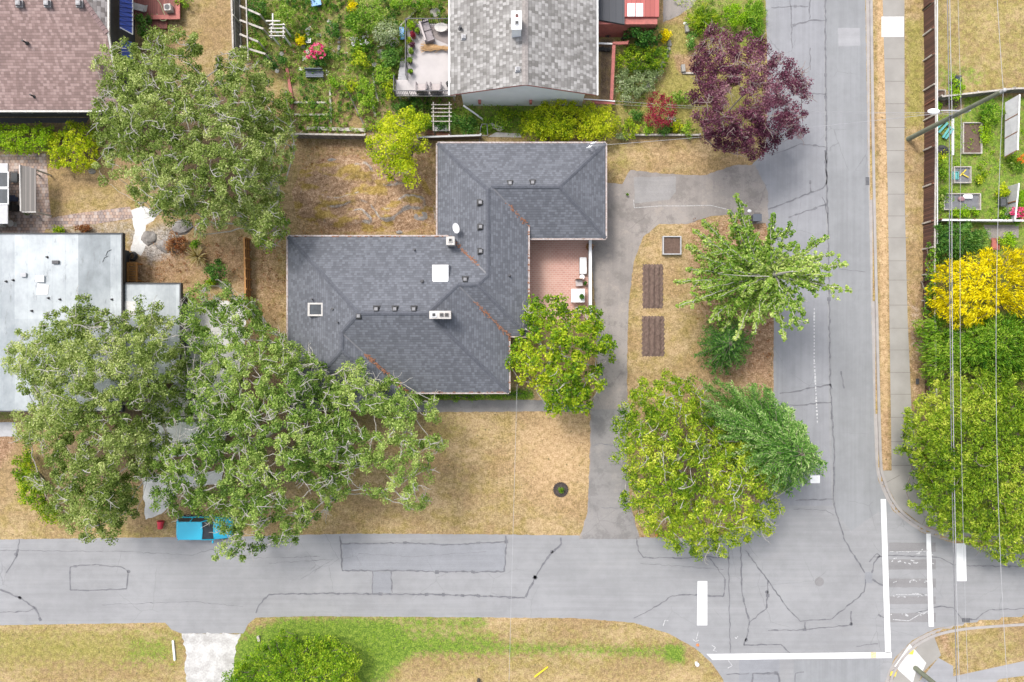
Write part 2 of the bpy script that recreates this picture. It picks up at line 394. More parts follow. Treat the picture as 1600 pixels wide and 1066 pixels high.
# dry lawns get paler or more olive in places
add('olive', [(-600, 972), (1140, 965), (1140, 1400), (-600, 1400)], .38, 20)
add('olive', [(-200, 972), (270, 972), (275, 1010), (-200, 1030)], .15, 20)
add('green', [(195, 990), (275, 985), (275, 1045), (185, 1040)], .5, 22)
add('olive', [(-200, 1005), (280, 1000), (280, 1035), (-200, 1035)], .3, 16)
add('pale', [(-200, 1035), (270, 1040), (270, 1120), (-200, 1120)], .25, 20)
add('green', [(440, 958), (760, 958), (760, 988), (640, 992), (600, 1060), (360, 1060), (380, 1010)], .85, 30)
add('green', [(560, 995), (1060, 1010), (1060, 1030), (900, 1022), (560, 1028)], .8, 16)
add('green', [(360, 985), (600, 985), (620, 1040), (560, 1100), (340, 1100)], .5, 24)
add('green', [(1045, 1010), (1075, 1010), (1070, 1035), (1045, 1035)], .6, 12)
add('pale', [(620, 1035), (1120, 1040), (1140, 1100), (600, 1100)], .45, 24)
add('pale', ell(870, 710, 90, 100), .7, 60); add('olive', ell(720, 800, 120, 26), .25, 30); add('olive', [(690, 650), (810, 645), (810, 690), (700, 690)], .3, 24)
add('olive', ell(620, 660, 90, 50), .35, 30); add('litter', [(-200, 655), (25, 655), (28, 700), (0, 735), (-200, 735)], .9, 12)
add('olive', [(-200, 815), (240, 815), (560, 835), (560, 845), (-200, 845)], .35, 10)
add('litter', [(240, 800), (560, 760), (560, 836), (240, 842)], .25, 30)
add('pale', [(985, 350), (1080, 345), (1060, 480), (1000, 600), (985, 600)], .5, 40)
add('litter', [(1060, 330), (1210, 330), (1210, 600), (1100, 620), (1110, 540), (1080, 470)], .75, 30)
paint('litter', [(1195, 345), (1209, 400), (1210, 640), (1150, 640), (1120, 610), (1165, 560), (1170, 480), (1180, 400)], .95, 16)
add('litter', [(990, 790), (1210, 780), (1180, 842), (1000, 842)], .7, 20); add('litter', [(980, 600), (1200, 600), (1200, 780), (980, 780)], .5, 30)
add('olive', [(948, 222), (985, 222), (990, 265), (955, 285)], .5, 12)
# back yard with outcrop
paint('litter', [(385, 205), (685, 205), (700, 372), (440, 378), (450, 620), (385, 560)], .55, 14)
add('pale', [(480, 240), (560, 240), (560, 340), (470, 345)], .35, 30)
add('olive', [(520, 325), (650, 300), (660, 330), (620, 350), (520, 355)], .7, 12); add('olive', ell(540, 292, 22, 12), .6, 8)
add('rock', [(545, 262), (600, 255), (640, 300), (660, 345), (690, 345), (680, 325), (640, 290)], .8, 12)
add('rock', [(500, 340), (560, 310), (640, 300), (600, 318), (540, 335)], .45, 14); add('pale', [(480, 290), (600, 280), (640, 300), (560, 320), (480, 330)], .5, 20); add('rock', ell(520, 252, 16, 10), .6, 8)
# strip between house and front path
paint('green', [(560, 606), (835, 606), (835, 627), (560, 627)], .8, 5)
# flowery gardens at the top
paint('soil', [(385, -60), (700, -60), (704, 160), (757, 190), (757, 215), (450, 215), (440, 120), (385, 100)], .5, 8)
add('green', [(385, -60), (700, -60), (704, 150), (600, 170), (450, 210), (385, 100)], .5, 14)
add('olive', [(500, 10), (540, 15), (550, 60), (535, 115), (600, 110), (640, 60), (700, 0), (700, -60), (620, -60), (600, 90), (560, 100), (560, 40), (520, 0)], .9, 8)
paint('soil', [(520, 140), (545, 145), (568, 200), (520, 200)], .35, 6)
add('litter', [(410, 45), (470, 45), (525, 60), (480, 125), (420, 120)], .35, 10)
paint('green', [(690, 165), (830, 160), (970, 160), (1020, 160), (1090, 160), (1090, 214), (690, 214)], .75, 8)
add('litter', ell(780, 175, 22, 8), .8, 6)
paint('olive', [(935, 35), (1100, 35), (1200, 0), (1200, 200), (1090, 214), (960, 214), (935, 160)], .8, 8)
add('green', [(1060, -40), (1197, -40), (1197, 70), (1150, 80), (1075, 40)], .6, 12)
paint('green', [(955, 70), (1045, 70), (1035, 120), (1000, 160), (960, 160)], .6, 8)
paint('soil', [(935, 60), (958, 60), (958, 158), (935, 158)], .7, 4)
paint('litter', [(1050, 85), (1085, 85), (1090, 115), (1062, 115)], .6, 4)
add('pale', [(945, 225), (1200, 220), (1100, 262), (980, 265)], .5, 20)
# upper left
paint('soil', [(-200, 188), (160, 188), (160, 262), (75, 262), (70, 240), (-200, 240)], .6, 8)
paint('rock', [(75, 350), (215, 340), (215, 372), (75, 372)], .5, 6)
paint('litter', [(193, 385), (385, 330), (385, 445), (193, 450)], .62, 10)
add('rock', [(200, 380), (245, 345), (300, 345), (280, 395), (235, 415)], .8, 12); add('soil', [(255, 395), (310, 390), (310, 430), (250, 430)], .4, 12)
paint('litter', [(190, 440), (440, 430), (440, 640), (400, 700), (190, 700)], .6, 12); add('soil', [(190, 600), (300, 600), (300, 660), (180, 660)], .5, 12)
paint('green', [(-200, 640), (28, 640), (28, 656), (-200, 656)], .6, 4)
add('olive', [(285, 0), (320, 0), (365, 60), (350, 110), (300, 90)], .2, 20)
# east side
paint('olive', [(1458, -600), (2200, -600), (2200, 148), (1458, 148)], .5, 6)
add('pale', ell(1540, 50, 45, 60), .45, 30); add('green', [(1458, 95), (1530, 95), (1540, 140), (1458, 145)], .5, 14)
paint('green', [(1458, 150), (2000, 150), (2000, 400), (1458, 400)], .75, 5)
add('litter', ell(1552, 250, 14, 55), .8, 10)
paint('soil', [(1458, 155), (1500, 150), (1505, 175), (1458, 180)], .8, 5)
paint('green', [(1450, 395), (2200, 395), (2200, 850), (1450, 835)], .6, 5); add('soil', [(1455, 395), (1640, 395), (1640, 840), (1455, 820)], .5, 12)
add('pale', [(1362, -600), (1385, -600), (1388, 735), (1375, 735)], .75, 4)
add('litter', [(1375, 640), (1392, 640), (1392, 735), (1375, 735)], .45, 6)
add('olive', [(1411, 30), (1445, 30), (1445, 200), (1411, 200)], .75, 10)
add('rock', [(1415, 470), (1445, 470), (1445, 570), (1418, 570)], .35, 8); add('litter', [(1415, 440), (1445, 440), (1445, 640), (1420, 640)], .55, 8)
add('olive', [(1470, 985), (1700, 968), (1700, 1030), (1500, 1045)], .4, 14); add('litter', [(1462, 985), (1480, 985), (1492, 1035), (1475, 1025)], .6, 6)
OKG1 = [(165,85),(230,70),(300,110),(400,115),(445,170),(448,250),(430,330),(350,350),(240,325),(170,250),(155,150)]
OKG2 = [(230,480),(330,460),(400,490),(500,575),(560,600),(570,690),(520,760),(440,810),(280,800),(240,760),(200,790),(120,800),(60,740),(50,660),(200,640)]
for q_ in (OKG1, OKG2, ell(1070, 725, 85, 105), [(1110,600),(1200,610),(1240,680),(1200,740),(1130,700)]): paint('soil', q_, .62, 50)  # darker ground tone beneath the big tree crowns
nx, ny = len(gx), len(gy)
idx = np.arange(nx*ny).reshape(ny, nx)
fc = np.stack([idx[:-1,:-1], idx[:-1,1:], idx[1:,1:], idx[1:,:-1]], -1).reshape(-1, 4)
me = bpy.data.meshes.new('ground'); me.vertices.add(nx*ny); me.vertices.foreach_set('co', np.stack([X, Y, Z], -1).ravel())
me.loops.add(len(fc)*4); me.loops.foreach_set('vertex_index', fc.ravel()); me.polygons.add(len(fc)); me.polygons.foreach_set('loop_start', np.arange(len(fc))*4); me.polygons.foreach_set('loop_total', np.full(len(fc), 4))
me.update(); me.validate()
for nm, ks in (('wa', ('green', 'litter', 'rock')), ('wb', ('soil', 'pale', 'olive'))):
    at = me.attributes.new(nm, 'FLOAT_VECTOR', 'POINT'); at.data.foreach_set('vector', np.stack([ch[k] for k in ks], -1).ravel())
t = NT('ground_cover'); v = t.coord()
n1 = t.noise(v, .9, 5, .65); n2 = t.noise(v, 3.2, 5, .75); n3 = t.noise(v, 9.5, 3, .8); n0 = t.noise(t.scaled(v, .55, 1), .34, 5, .65); n4 = t.noise(t.scaled(v, 1, 1, 1, .6), 2.4, 4, .7)
f = t.math('ADD', t.math('MULTIPLY', n2, .5), t.math('MULTIPLY', n3, .5))
col = t.ramp3(f, [(.36, (.115, .08, .028)), (.45, (.225, .16, .072)), (.54, (.335, .245, .125)), (.64, (.48, .37, .215))])
col = t.mix(t.math('MULTIPLY', t.ramp(n1, .42, .62), .75), col, t.mix(t.ramp(f, .38, .62), (.13, .10, .02), (.35, .26, .09)))
sa = t.n('SeparateXYZ', None, Vector=t.attr('wa').outputs['Vector']); sb = t.n('SeparateXYZ', None, Vector=t.attr('wb').outputs['Vector'])
jit = t.math('SUBTRACT', t.math('ADD', t.math('MULTIPLY', n4, .6), t.math('MULTIPLY', n2, .5)), .55)
col = t.mix(t.math('MULTIPLY', t.ramp(n0, .48, .58), .6), col, t.mix(t.ramp(f, .38, .62), (.15, .095, .045), (.34, .22, .11)))
col = t.mix(t.math('MULTIPLY', t.ramp(n0, .47, .39), .5), col, t.mix(t.ramp(f, .38, .62), (.30, .20, .10), (.52, .38, .23)))
def wt(sock, g=2.0, lo=.22, hi=.85): return t.ramp(t.math('ADD', sock, t.math('MULTIPLY', jit, g)), lo, hi)
pale = t.ramp3(f, [(.38, (.24, .155, .075)), (.47, (.40, .265, .14)), (.6, (.54, .38, .225))])
col = t.mix(t.math('MULTIPLY', wt(sb.outputs[1], 1.2), .8), col, pale)
olive = t.ramp3(f, [(.38, (.085, .09, .012)), (.5, (.20, .19, .035)), (.62, (.35, .30, .09))])
col = t.mix(t.math('MULTIPLY', wt(sb.outputs[2]), .8), col, olive)
litter = t.ramp3(f, [(.36, (.06, .03, .015)), (.45, (.18, .10, .05)), (.54, (.32, .20, .12)), (.64, (.5, .37, .25))])
col = t.mix(wt(sa.outputs[1], 1.1), col, litter)
rock = t.ramp3(f, [(.4, (.08, .07, .06)), (.5, (.27, .24, .215)), (.6, (.48, .44, .40))])
col = t.mix(wt(sa.outputs[2], 1.2), col, rock)
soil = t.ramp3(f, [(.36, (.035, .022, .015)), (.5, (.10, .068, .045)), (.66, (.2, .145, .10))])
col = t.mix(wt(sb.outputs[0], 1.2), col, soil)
green = t.ramp3(f, [(.38, (.035, .065, .006)), (.5, (.105, .18, .012)), (.62, (.25, .31, .045))])
col = t.mix(wt(sa.outputs[0]), col, green)
wd = t.n('TexVoronoi', dict(feature='F1'), Vector=v, Scale=1.5, Randomness=1.0)
spot = t.math('MULTIPLY', t.math('LESS_THAN', t.math('ADD', wd.outputs['Distance'], t.math('MULTIPLY', n3, .12)), .17), t.ramp(n1, .40, .52))
col = t.mix(t.math('MULTIPLY', spot, .6), col, (.075, .07, .03))
t.bsdf(col, .95, f, .9, .05)
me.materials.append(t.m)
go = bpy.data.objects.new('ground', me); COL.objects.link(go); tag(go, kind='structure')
# ---------------------------------------------------------------- rocky slope behind the house: real relief
rx = np.arange(P(440, 0).x, P(700, 0).x, .10); ry = np.arange(P(0, 372).y, P(0, 222).y, .10); RX, RY = np.meshgrid(rx, ry); QX = RX/S+800; QY = 533-RY/S
poly_r = [(470, 262), (520, 240), (600, 244), (655, 262), (675, 300), (680, 350), (640, 362), (520, 362), (462, 340), (455, 300)]
dr_ = np.where(inpoly(QX, QY, poly_r), dpoly(QX, QY, poly_r), 0); mk = np.clip(dr_/22, 0, 1); mk = mk*mk*(3-2*mk)
wv = RY*1.0+.35*RX*.3+vnoise(RX, RY, .5, 3)*2.2; st = np.abs(((wv*.55) % 1)-.5)*2; st = np.clip((st-.35)*3, 0, 1)
hh_ = mk*(.10+.34*st*vnoise(RX, RY, .4, 8)+.22*vnoise(RX, RY, 1.1, 2)+.12*vnoise(RX, RY, 3.1, 4)+.06*vnoise(RX, RY, 7, 6)) - .02*(mk <= 0) 
nn_, mm_ = RX.shape; ii_ = np.arange(nn_*mm_).reshape(nn_, mm_); fcs = np.stack([ii_[:-1,:-1], ii_[:-1,1:], ii_[1:,1:], ii_[1:,:-1]], -1).reshape(-1, 4)
kp = (mk[:-1,:-1]+mk[1:,1:]+mk[:-1,1:]+mk[1:,:-1]).ravel() > 0; fcs = fcs[kp]
me2 = bpy.data.meshes.new('rocky_slope'); me2.from_pydata(np.stack([RX, RY, hh_], -1).reshape(-1, 3).tolist(), [], fcs.tolist()); 
for p_ in me2.polygons: p_.use_smooth = True
t = NT('rocky_slope'); v = t.coord(); n1 = t.noise(v, .8, 5, .65); n2 = t.noise(v, 4, 5, .75); n3 = t.noise(v, 11, 3, .8); f = t.math('ADD', t.math('MULTIPLY', n2, .5), t.math('MULTIPLY', n3, .5))
gz = t.n('SeparateXYZ', None, Vector=t.n('NewGeometry').outputs['Normal']).outputs[2]; hz = t.n('SeparateXYZ', None, Vector=v).outputs[2]
lit = t.ramp3(f, [(.36, (.09, .045, .02)), (.46, (.22, .13, .07)), (.55, (.36, .24, .15)), (.64, (.52, .40, .28))])
moss = t.ramp3(f, [(.38, (.13, .08, .015)), (.5, (.27, .18, .045)), (.62, (.42, .31, .12))])
rk = t.ramp3(f, [(.38, (.10, .085, .07)), (.5, (.28, .25, .225)), (.6, (.50, .47, .43))])
col = t.mix(t.ramp(t.noise(t.scaled(v, .5, 1), 1.1, 4), .5, .6), lit, moss)
col = t.mix(t.ramp(t.math('ADD', t.math('MULTIPLY', t.math('SUBTRACT', 1.0, gz), 1.6), t.math('ADD', t.math('MULTIPLY', hz, .6), t.math('MULTIPLY', n1, .8))), .84, 1.08), col, rk)
t.bsdf(col, .95, f, .9, .05); me2.materials.append(t.m); o2 = bpy.data.objects.new('rocky_slope', me2); COL.objects.link(o2); tag(o2, kind='structure')
# ---------------------------------------------------------------- sheets
def densify(pts, step=6, jag=0, close=True):
    out = []; n = len(pts)
    for i in range(n if close else n-1):
        x0, y0 = pts[i]; x1, y1 = pts[(i+1) % n]; d = math.hypot(x1-x0, y1-y0)
        if d > 900: out.append((x0, y0)); continue
        k = max(1, int(d/step))
        for j in range(k):
            q = j/k; jj = jag if j else 0
            out.append((x0+(x1-x0)*q+random.uniform(-jj, jj), y0+(y1-y0)*q+random.uniform(-jj, jj)))
    if not close: out.append(pts[-1])
    return out
def sheet(name, pts, z, mat, jag=0, parent=None):
    if jag: pts = densify(pts, 5, jag)
    m = MB(); m.poly([P(x, y, 0).xy.to_3d() + Vector((0, 0, z)) for x, y in pts][::-1])
    o = m.build(name, mat, origin='keep')
    if parent is None: tag(o, kind='structure')
    return o
ROAD = [(-3000, 900), (-600, 848), (0, 843), (230, 840), (400, 838), (540, 834), (760, 835), (905, 837), (1060, 841), (1120, 840), (1168, 815), (1198, 775), (1208, 720),
        (1209, 500), (1206, 380), (1196, 346), (1185, 300), (1170, 262), (1196, 236), (1199, 150), (1198, 60), (1196, 0), (1190, -600), (1188, -3000), (1352, -3000),
        (1352, 0), (1357, 280), (1362, 500), (1367, 700), (1372, 750), (1395, 798), (1440, 832), (1490, 849), (1620, 860), (6000, 880),
        (6000, 962), (1600, 968), (1520, 973), (1460, 983), (1425, 1001), (1397, 1030), (1382, 1068), (1378, 1200), (1378, 4000),
        (1145, 4000), (1140, 1200), (1130, 1062), (1112, 1036), (1085, 1012), (1045, 990), (990, 973), (900, 966), (640, 964), (480, 963), (400, 965), (388, 975), (380, 990), (284, 990), (268, 984), (258, 973), (0, 977), (-600, 992), (-3000, 1060)]
sheet('road', ROAD, .004, M['asphalt'], .5)
sheet('road_lane_surface', [(1290, -600), (1351, -600), (1351, 0), (1356, 280), (1361, 500), (1366, 700), (1371, 752), (1394, 800), (1372, 800), (1330, 830), (1305, 800), (1299, 700), (1295, 420), (1290, 200)], .008, M['asphalt_lane'], .4)
sheet('road_west_lane_surface', [(1200, -600), (1288, -600), (1288, 200), (1292, 420), (1296, 700), (1300, 790), (1215, 790), (1212, 500), (1208, 380), (1200, 350), (1190, 300), (1180, 262), (1201, 236), (1203, 150)], .008, M['asphalt_west'], .4)
def patch(name, pts, m='asphalt_patch', z=.012): sheet(name, pts, z, M[m], .5)
patch('road_patch', [(536, 850), (790, 849), (790, 893), (536, 892)])
patch('road_patch', [(582, 893), (611, 893), (611, 927), (582, 927)])
patch('road_patch', [(111, 884), (199, 884), (198, 921), (110, 922)], 'asphalt')
patch('road_patch', [(1309, 44), (1343, 44), (1344, 72), (1310, 73)], 'asphalt_pale')
patch('road_patch', [(1351, 894), (1363, 894), (1363, 911), (1351, 911)])
patch('road_patch', [(1155, 1030), (1218, 1030), (1218, 1120), (1155, 1120)])
patch('road_patch', [(1240, 1032), (1375, 1030), (1376, 1200), (1240, 1200)], 'asphalt_lane')
for y0, y1 in ((848, 862), (874, 890), (904, 918), (932, 944), (958, 972)):
    patch('worn_crosswalk_bar', [(1389, y0), (1462, y0), (1462, y1), (1389, y1)], 'asphalt_worn', .014)
# driveways and paths
sheet('driveway', [(922, 380), (945, 285), (972, 288), (985, 266), (1045, 272), (1100, 274), (1150, 258), (1180, 258), (1200, 300), (1200, 348), (1160, 352), (1150, 335), (1110, 338), (1075, 350), (1030, 350), (1005, 370), (990, 410), (982, 480), (980, 560), (980, 625), (985, 640), (978, 700), (985, 790), (1000, 842), (905, 842), (918, 800), (922, 700), (922, 640), (935, 600), (930, 480)], .014, M['drive'], .8)
sheet('driveway_patch', [(990, 277), (1056, 276), (1056, 300), (1046, 312), (992, 318)], .018, asphalt('drive_patch', (.245, .235, .23), 0, .5, .9, stain=.35), .5)
sheet('driveway_paved_apron', [(925, 640), (980, 640), (976, 700), (984, 790), (998, 842), (908, 842), (918, 800), (924, 720)], .018, M['pathgrey'], .5)
sheet('front_path', [(560, 627), (835, 625), (925, 632), (925, 644), (835, 643), (560, 645)], .012, M['pathgrey'], .6)
sheet('concrete_driveway', [(284, 990), (376, 990), (368, 1015), (365, 1045), (380, 1090), (380, 1400), (270, 1400), (290, 1060), (290, 1020)], .008, M['apron'], 2.2)
sheet('white_concrete_drive', [(222, 745), (350, 735), (345, 756), (280, 764), (268, 786), (252, 803), (228, 812)], .008, M['concrete_w'], 1.5)
sheet('white_concrete_yard', [(285, 480), (350, 470), (385, 480), (380, 560), (340, 640), (350, 700), (240, 720), (235, 640), (280, 590)], .006, M['concrete_w'], 1.5)
sheet('white_concrete_path', [(203, 330), (222, 322), (250, 330), (240, 345), (228, 352), (224, 375), (230, 380), (220, 400), (204, 392), (211, 360)], .008, M['concrete_w'], .8)
sheet('side_path', [(-200, 660), (24, 660), (27, 682), (-200, 684)], .008, M['ltgrey'], .3)
sheet('pavement_strip', [(-200, 184), (140, 184), (135, 192), (-200, 193)], .008, M['darkgrey'], .3)
sheet('top_driveway', [(1036, -300), (1100, -300), (1098, -20), (1082, 10), (1060, 25), (1036, 35)], .01, M['drive'], .5)
sheet('south_footpath', [(1488, 1056), (1700, 1010), (1700, 1042), (1560, 1060), (1520, 1100), (1430, 1400), (1388, 1400), (1392, 1120), (1430, 1070), (1465, 1027), (1488, 1040)], .106, M['asphalt_pale'], 0)
def slab_ring(name, pts, z, mat): return sheet(name, pts, z, mat)
slab_ring('pavement', [(1378, -600), (1411, -600), (1412, 0), (1412, 300), (1417, 500), (1423, 640), (1440, 760), (1470, 815), (1500, 830), (1700, 838), (1700, 856), (1492, 843), (1446, 825), (1402, 791), (1380, 748), (1376, 735), (1392, 735), (1390, 600), (1386, 300), (1378, 0)], .108, M['concrete'])
slab_ring('corner_pavement', [(1393, 1064), (1408, 1034), (1434, 1008), (1458, 993), (1469, 1023), (1440, 1050), (1425, 1090), (1420, 1200), (1389, 1200)], .108, M['concrete'])
slab_ring('pale_pavement_slab', [(1376, 27), (1411, 27), (1411, 59), (1376, 59)], .113, M['concrete_w'])
slab_ring('pale_ramp_slab', [(1396, 1040), (1420, 1005), (1446, 1035), (1440, 1048), (1432, 1040), (1425, 1066), (1420, 1062)], .113, M['concrete_w'])
m = MB()
for y in [-20, 27, 59, 93, 128, 163, 200, 236, 270, 304, 338, 372, 408, 438, 477, 513, 547, 582, 616, 652, 690, 727]:
    x0 = 1379+(y/740)*12 + .5; x1 = 1411+(y/740)*14
    m.bar(P(x0, y).to_2d().to_3d()+Vector((0,0,.1095)), P(x1, y).to_2d().to_3d()+Vector((0,0,.1095)), .045, .003)
for a, b in (((1377, 757), (1405, 742)), ((1438, 822), (1452, 796)), ((1458, 836), (1465, 815))):
    m.bar(P(*a)+Vector((0,0,.1095)), P(*b)+Vector((0,0,.1095)), .045, .003)
tag(m.build('pavement_joints', M['joint'], origin='keep'), kind='structure')
def ribbon(mb, pts, wd, z, z1=None):
    for a, b in zip(pts[:-1], pts[1:]): mb.bar(P(*a)+Vector((0,0,z)), P(*b)+Vector((0,0,z)), wd, (z1-z) if z1 else .003)
def strip(pts, off, wd, z0, z1, mat, name):
    """a continuous swept kerb with mitred corners"""
    q = [P(*p).to_2d() for p in pts]; L = []; R_ = []
    for i, p in enumerate(q):
        d = (q[min(i+1, len(q)-1)] - q[max(i-1, 0)]).normalized(); nrm = Vector((-d.y, d.x))
        L.append(p+nrm*(off)); R_.append(p+nrm*(off+wd))
    m = MB(); n = len(q)
    for i in range(n): m.v += [(L[i].x, L[i].y, z0), (R_[i].x, R_[i].y, z0), (R_[i].x, R_[i].y, z1), (L[i].x, L[i].y, z1)]
    for i in range(n-1):
        for j in range(4):
            k = (j+1) % 4; m.f.append((i*4+j, i*4+k, i*4+4+k, i*4+4+j))
    m.f.append((3, 2, 1, 0)); m.f.append(tuple(4*(n-1)+j for j in range(4)))
    return tag(m.build(name, mat, origin='keep'), kind='structure')
def smooth(pts, k=3):
    out = []
    for i in range(len(pts)-1):
        p0 = pts[max(i-1, 0)]; p1 = pts[i]; p2 = pts[i+1]; p3 = pts[min(i+2, len(pts)-1)]
        for j in range(k):
            t_ = j/k; f_ = lambda a, b, c, d: .5*((2*b)+(-a+c)*t_+(2*a-5*b+4*c-d)*t_*t_+(-a+3*b-3*c+d)*t_**3)
            out.append((f_(p0[0], p1[0], p2[0], p3[0]), f_(p0[1], p1[1], p2[1], p3[1])))
    return out+[pts[-1]]
NE = smooth([(1352, -600), (1352, -200), (1353, 0), (1357, 280), (1362, 500), (1367, 700), (1373, 750), (1396, 797), (1440, 831), (1490, 847)])
strip(NE, 0, .26, -.05, .012, M['concrete_k'], 'gutter_pan'); strip(NE, .26, .2, -.05, .135, M['concrete_k'], 'kerb')
strip(smooth([(1440, 831), (1465, 840), (1490, 847), (1620, 858)]), .46, .1, -.05, .12, M['kerb_red'], 'red_kerb_edge')
SE = smooth([(1600, 968), (1540, 972), (1500, 976), (1460, 985), (1425, 1003), (1398, 1032), (1383, 1068), (1380, 1140), (1379, 1200)])
strip(SE, 0, .24, -.05, .012, M['concrete_k'], 'gutter_pan'); strip(SE, .24, .2, -.05, .135, M['concrete_k'], 'kerb')
# markings
def rectm(mb, pts, z=.02): mb.prism([(P(*p).x, P(*p).y) for p in pts][::-1], z-.004, z)
m = MB()
for r in ([(1090, 908), (1105, 908), (1105, 977), (1089, 977)], [(1376, 780), (1384, 780), (1392, 1020), (1383, 1020)], [(1104, 1022), (1393, 1019), (1393, 1028), (1113, 1031)],
          [(1447, 834), (1454, 834), (1459, 979), (1451, 979)], [(1494, 849), (1509, 849), (1510, 908), (1495, 908)], [(1266, 743), (1281, 743), (1281, 755), (1266, 755)]): rectm(m, r)
tag(m.build('road_markings', M['paint'], origin='keep'), kind='structure')
m = MB(); zz = .019
def scr(pts, wd=.05): ribbon(m, pts, wd, zz)
for q in range(34): y = 482+q*5.3; x = 1272+max(0, y-560)*.05; scr([(x, y), (x+.1, y+random.uniform(2, 4.6))], random.uniform(.07, .14))
scr([(1036, 978), (1039, 969), (1044, 970)]); scr([(1091, 987), (1087, 1003), (1082, 998)]); scr([(1087, 1003), (1092, 1000)])
scr([(1112, 1008), (1118, 1012), (1114, 1016), (1120, 1018)]); scr([(1138, 1032), (1144, 1040), (1137, 1044)]); scr([(1148, 995), (1150, 998), (1153, 994)])
scr([(990, 312), (991, 325), (1030, 322), (1070, 322), (1110, 321), (1135, 327)], .035)
for y in (862, 876, 908, 930, 958):
    for q in range(9):
        x = random.uniform(1390, 1455); w_ = random.uniform(1, 6); yy = y+random.uniform(-3, 4); scr([(x, yy), (x+w_, yy+random.uniform(-2, 2))], random.uniform(.03, .1))
scr([(1390, 862), (1450, 861)], .04); scr([(1400, 929), (1458, 929)], .04); scr([(1395, 968), (1420, 970), (1435, 961), (1450, 955)], .05)
tag(m.build('worn_road_markings', M['paint_worn'], origin='keep'), kind='structure')
m = MB(); rectm(m, [(1360, 1019), (1369, 1019), (1369, 1028), (1360, 1028)], .025)
tag(m.build('orange_road_mark', M['orange_mark'], origin='keep'), kind='structure')
m = MB()
for x, y in ((1421, 1018), (1394, 1052)): m.prism([(P(x+a, y+b).x, P(x+a, y+b).y) for a, b in ((-5, 3), (4, 4), (6, -3), (-3, -4))], .1, .118)
tag(m.build('yellow_paint_spots', M['yellow'], origin='keep'), kind='structure')
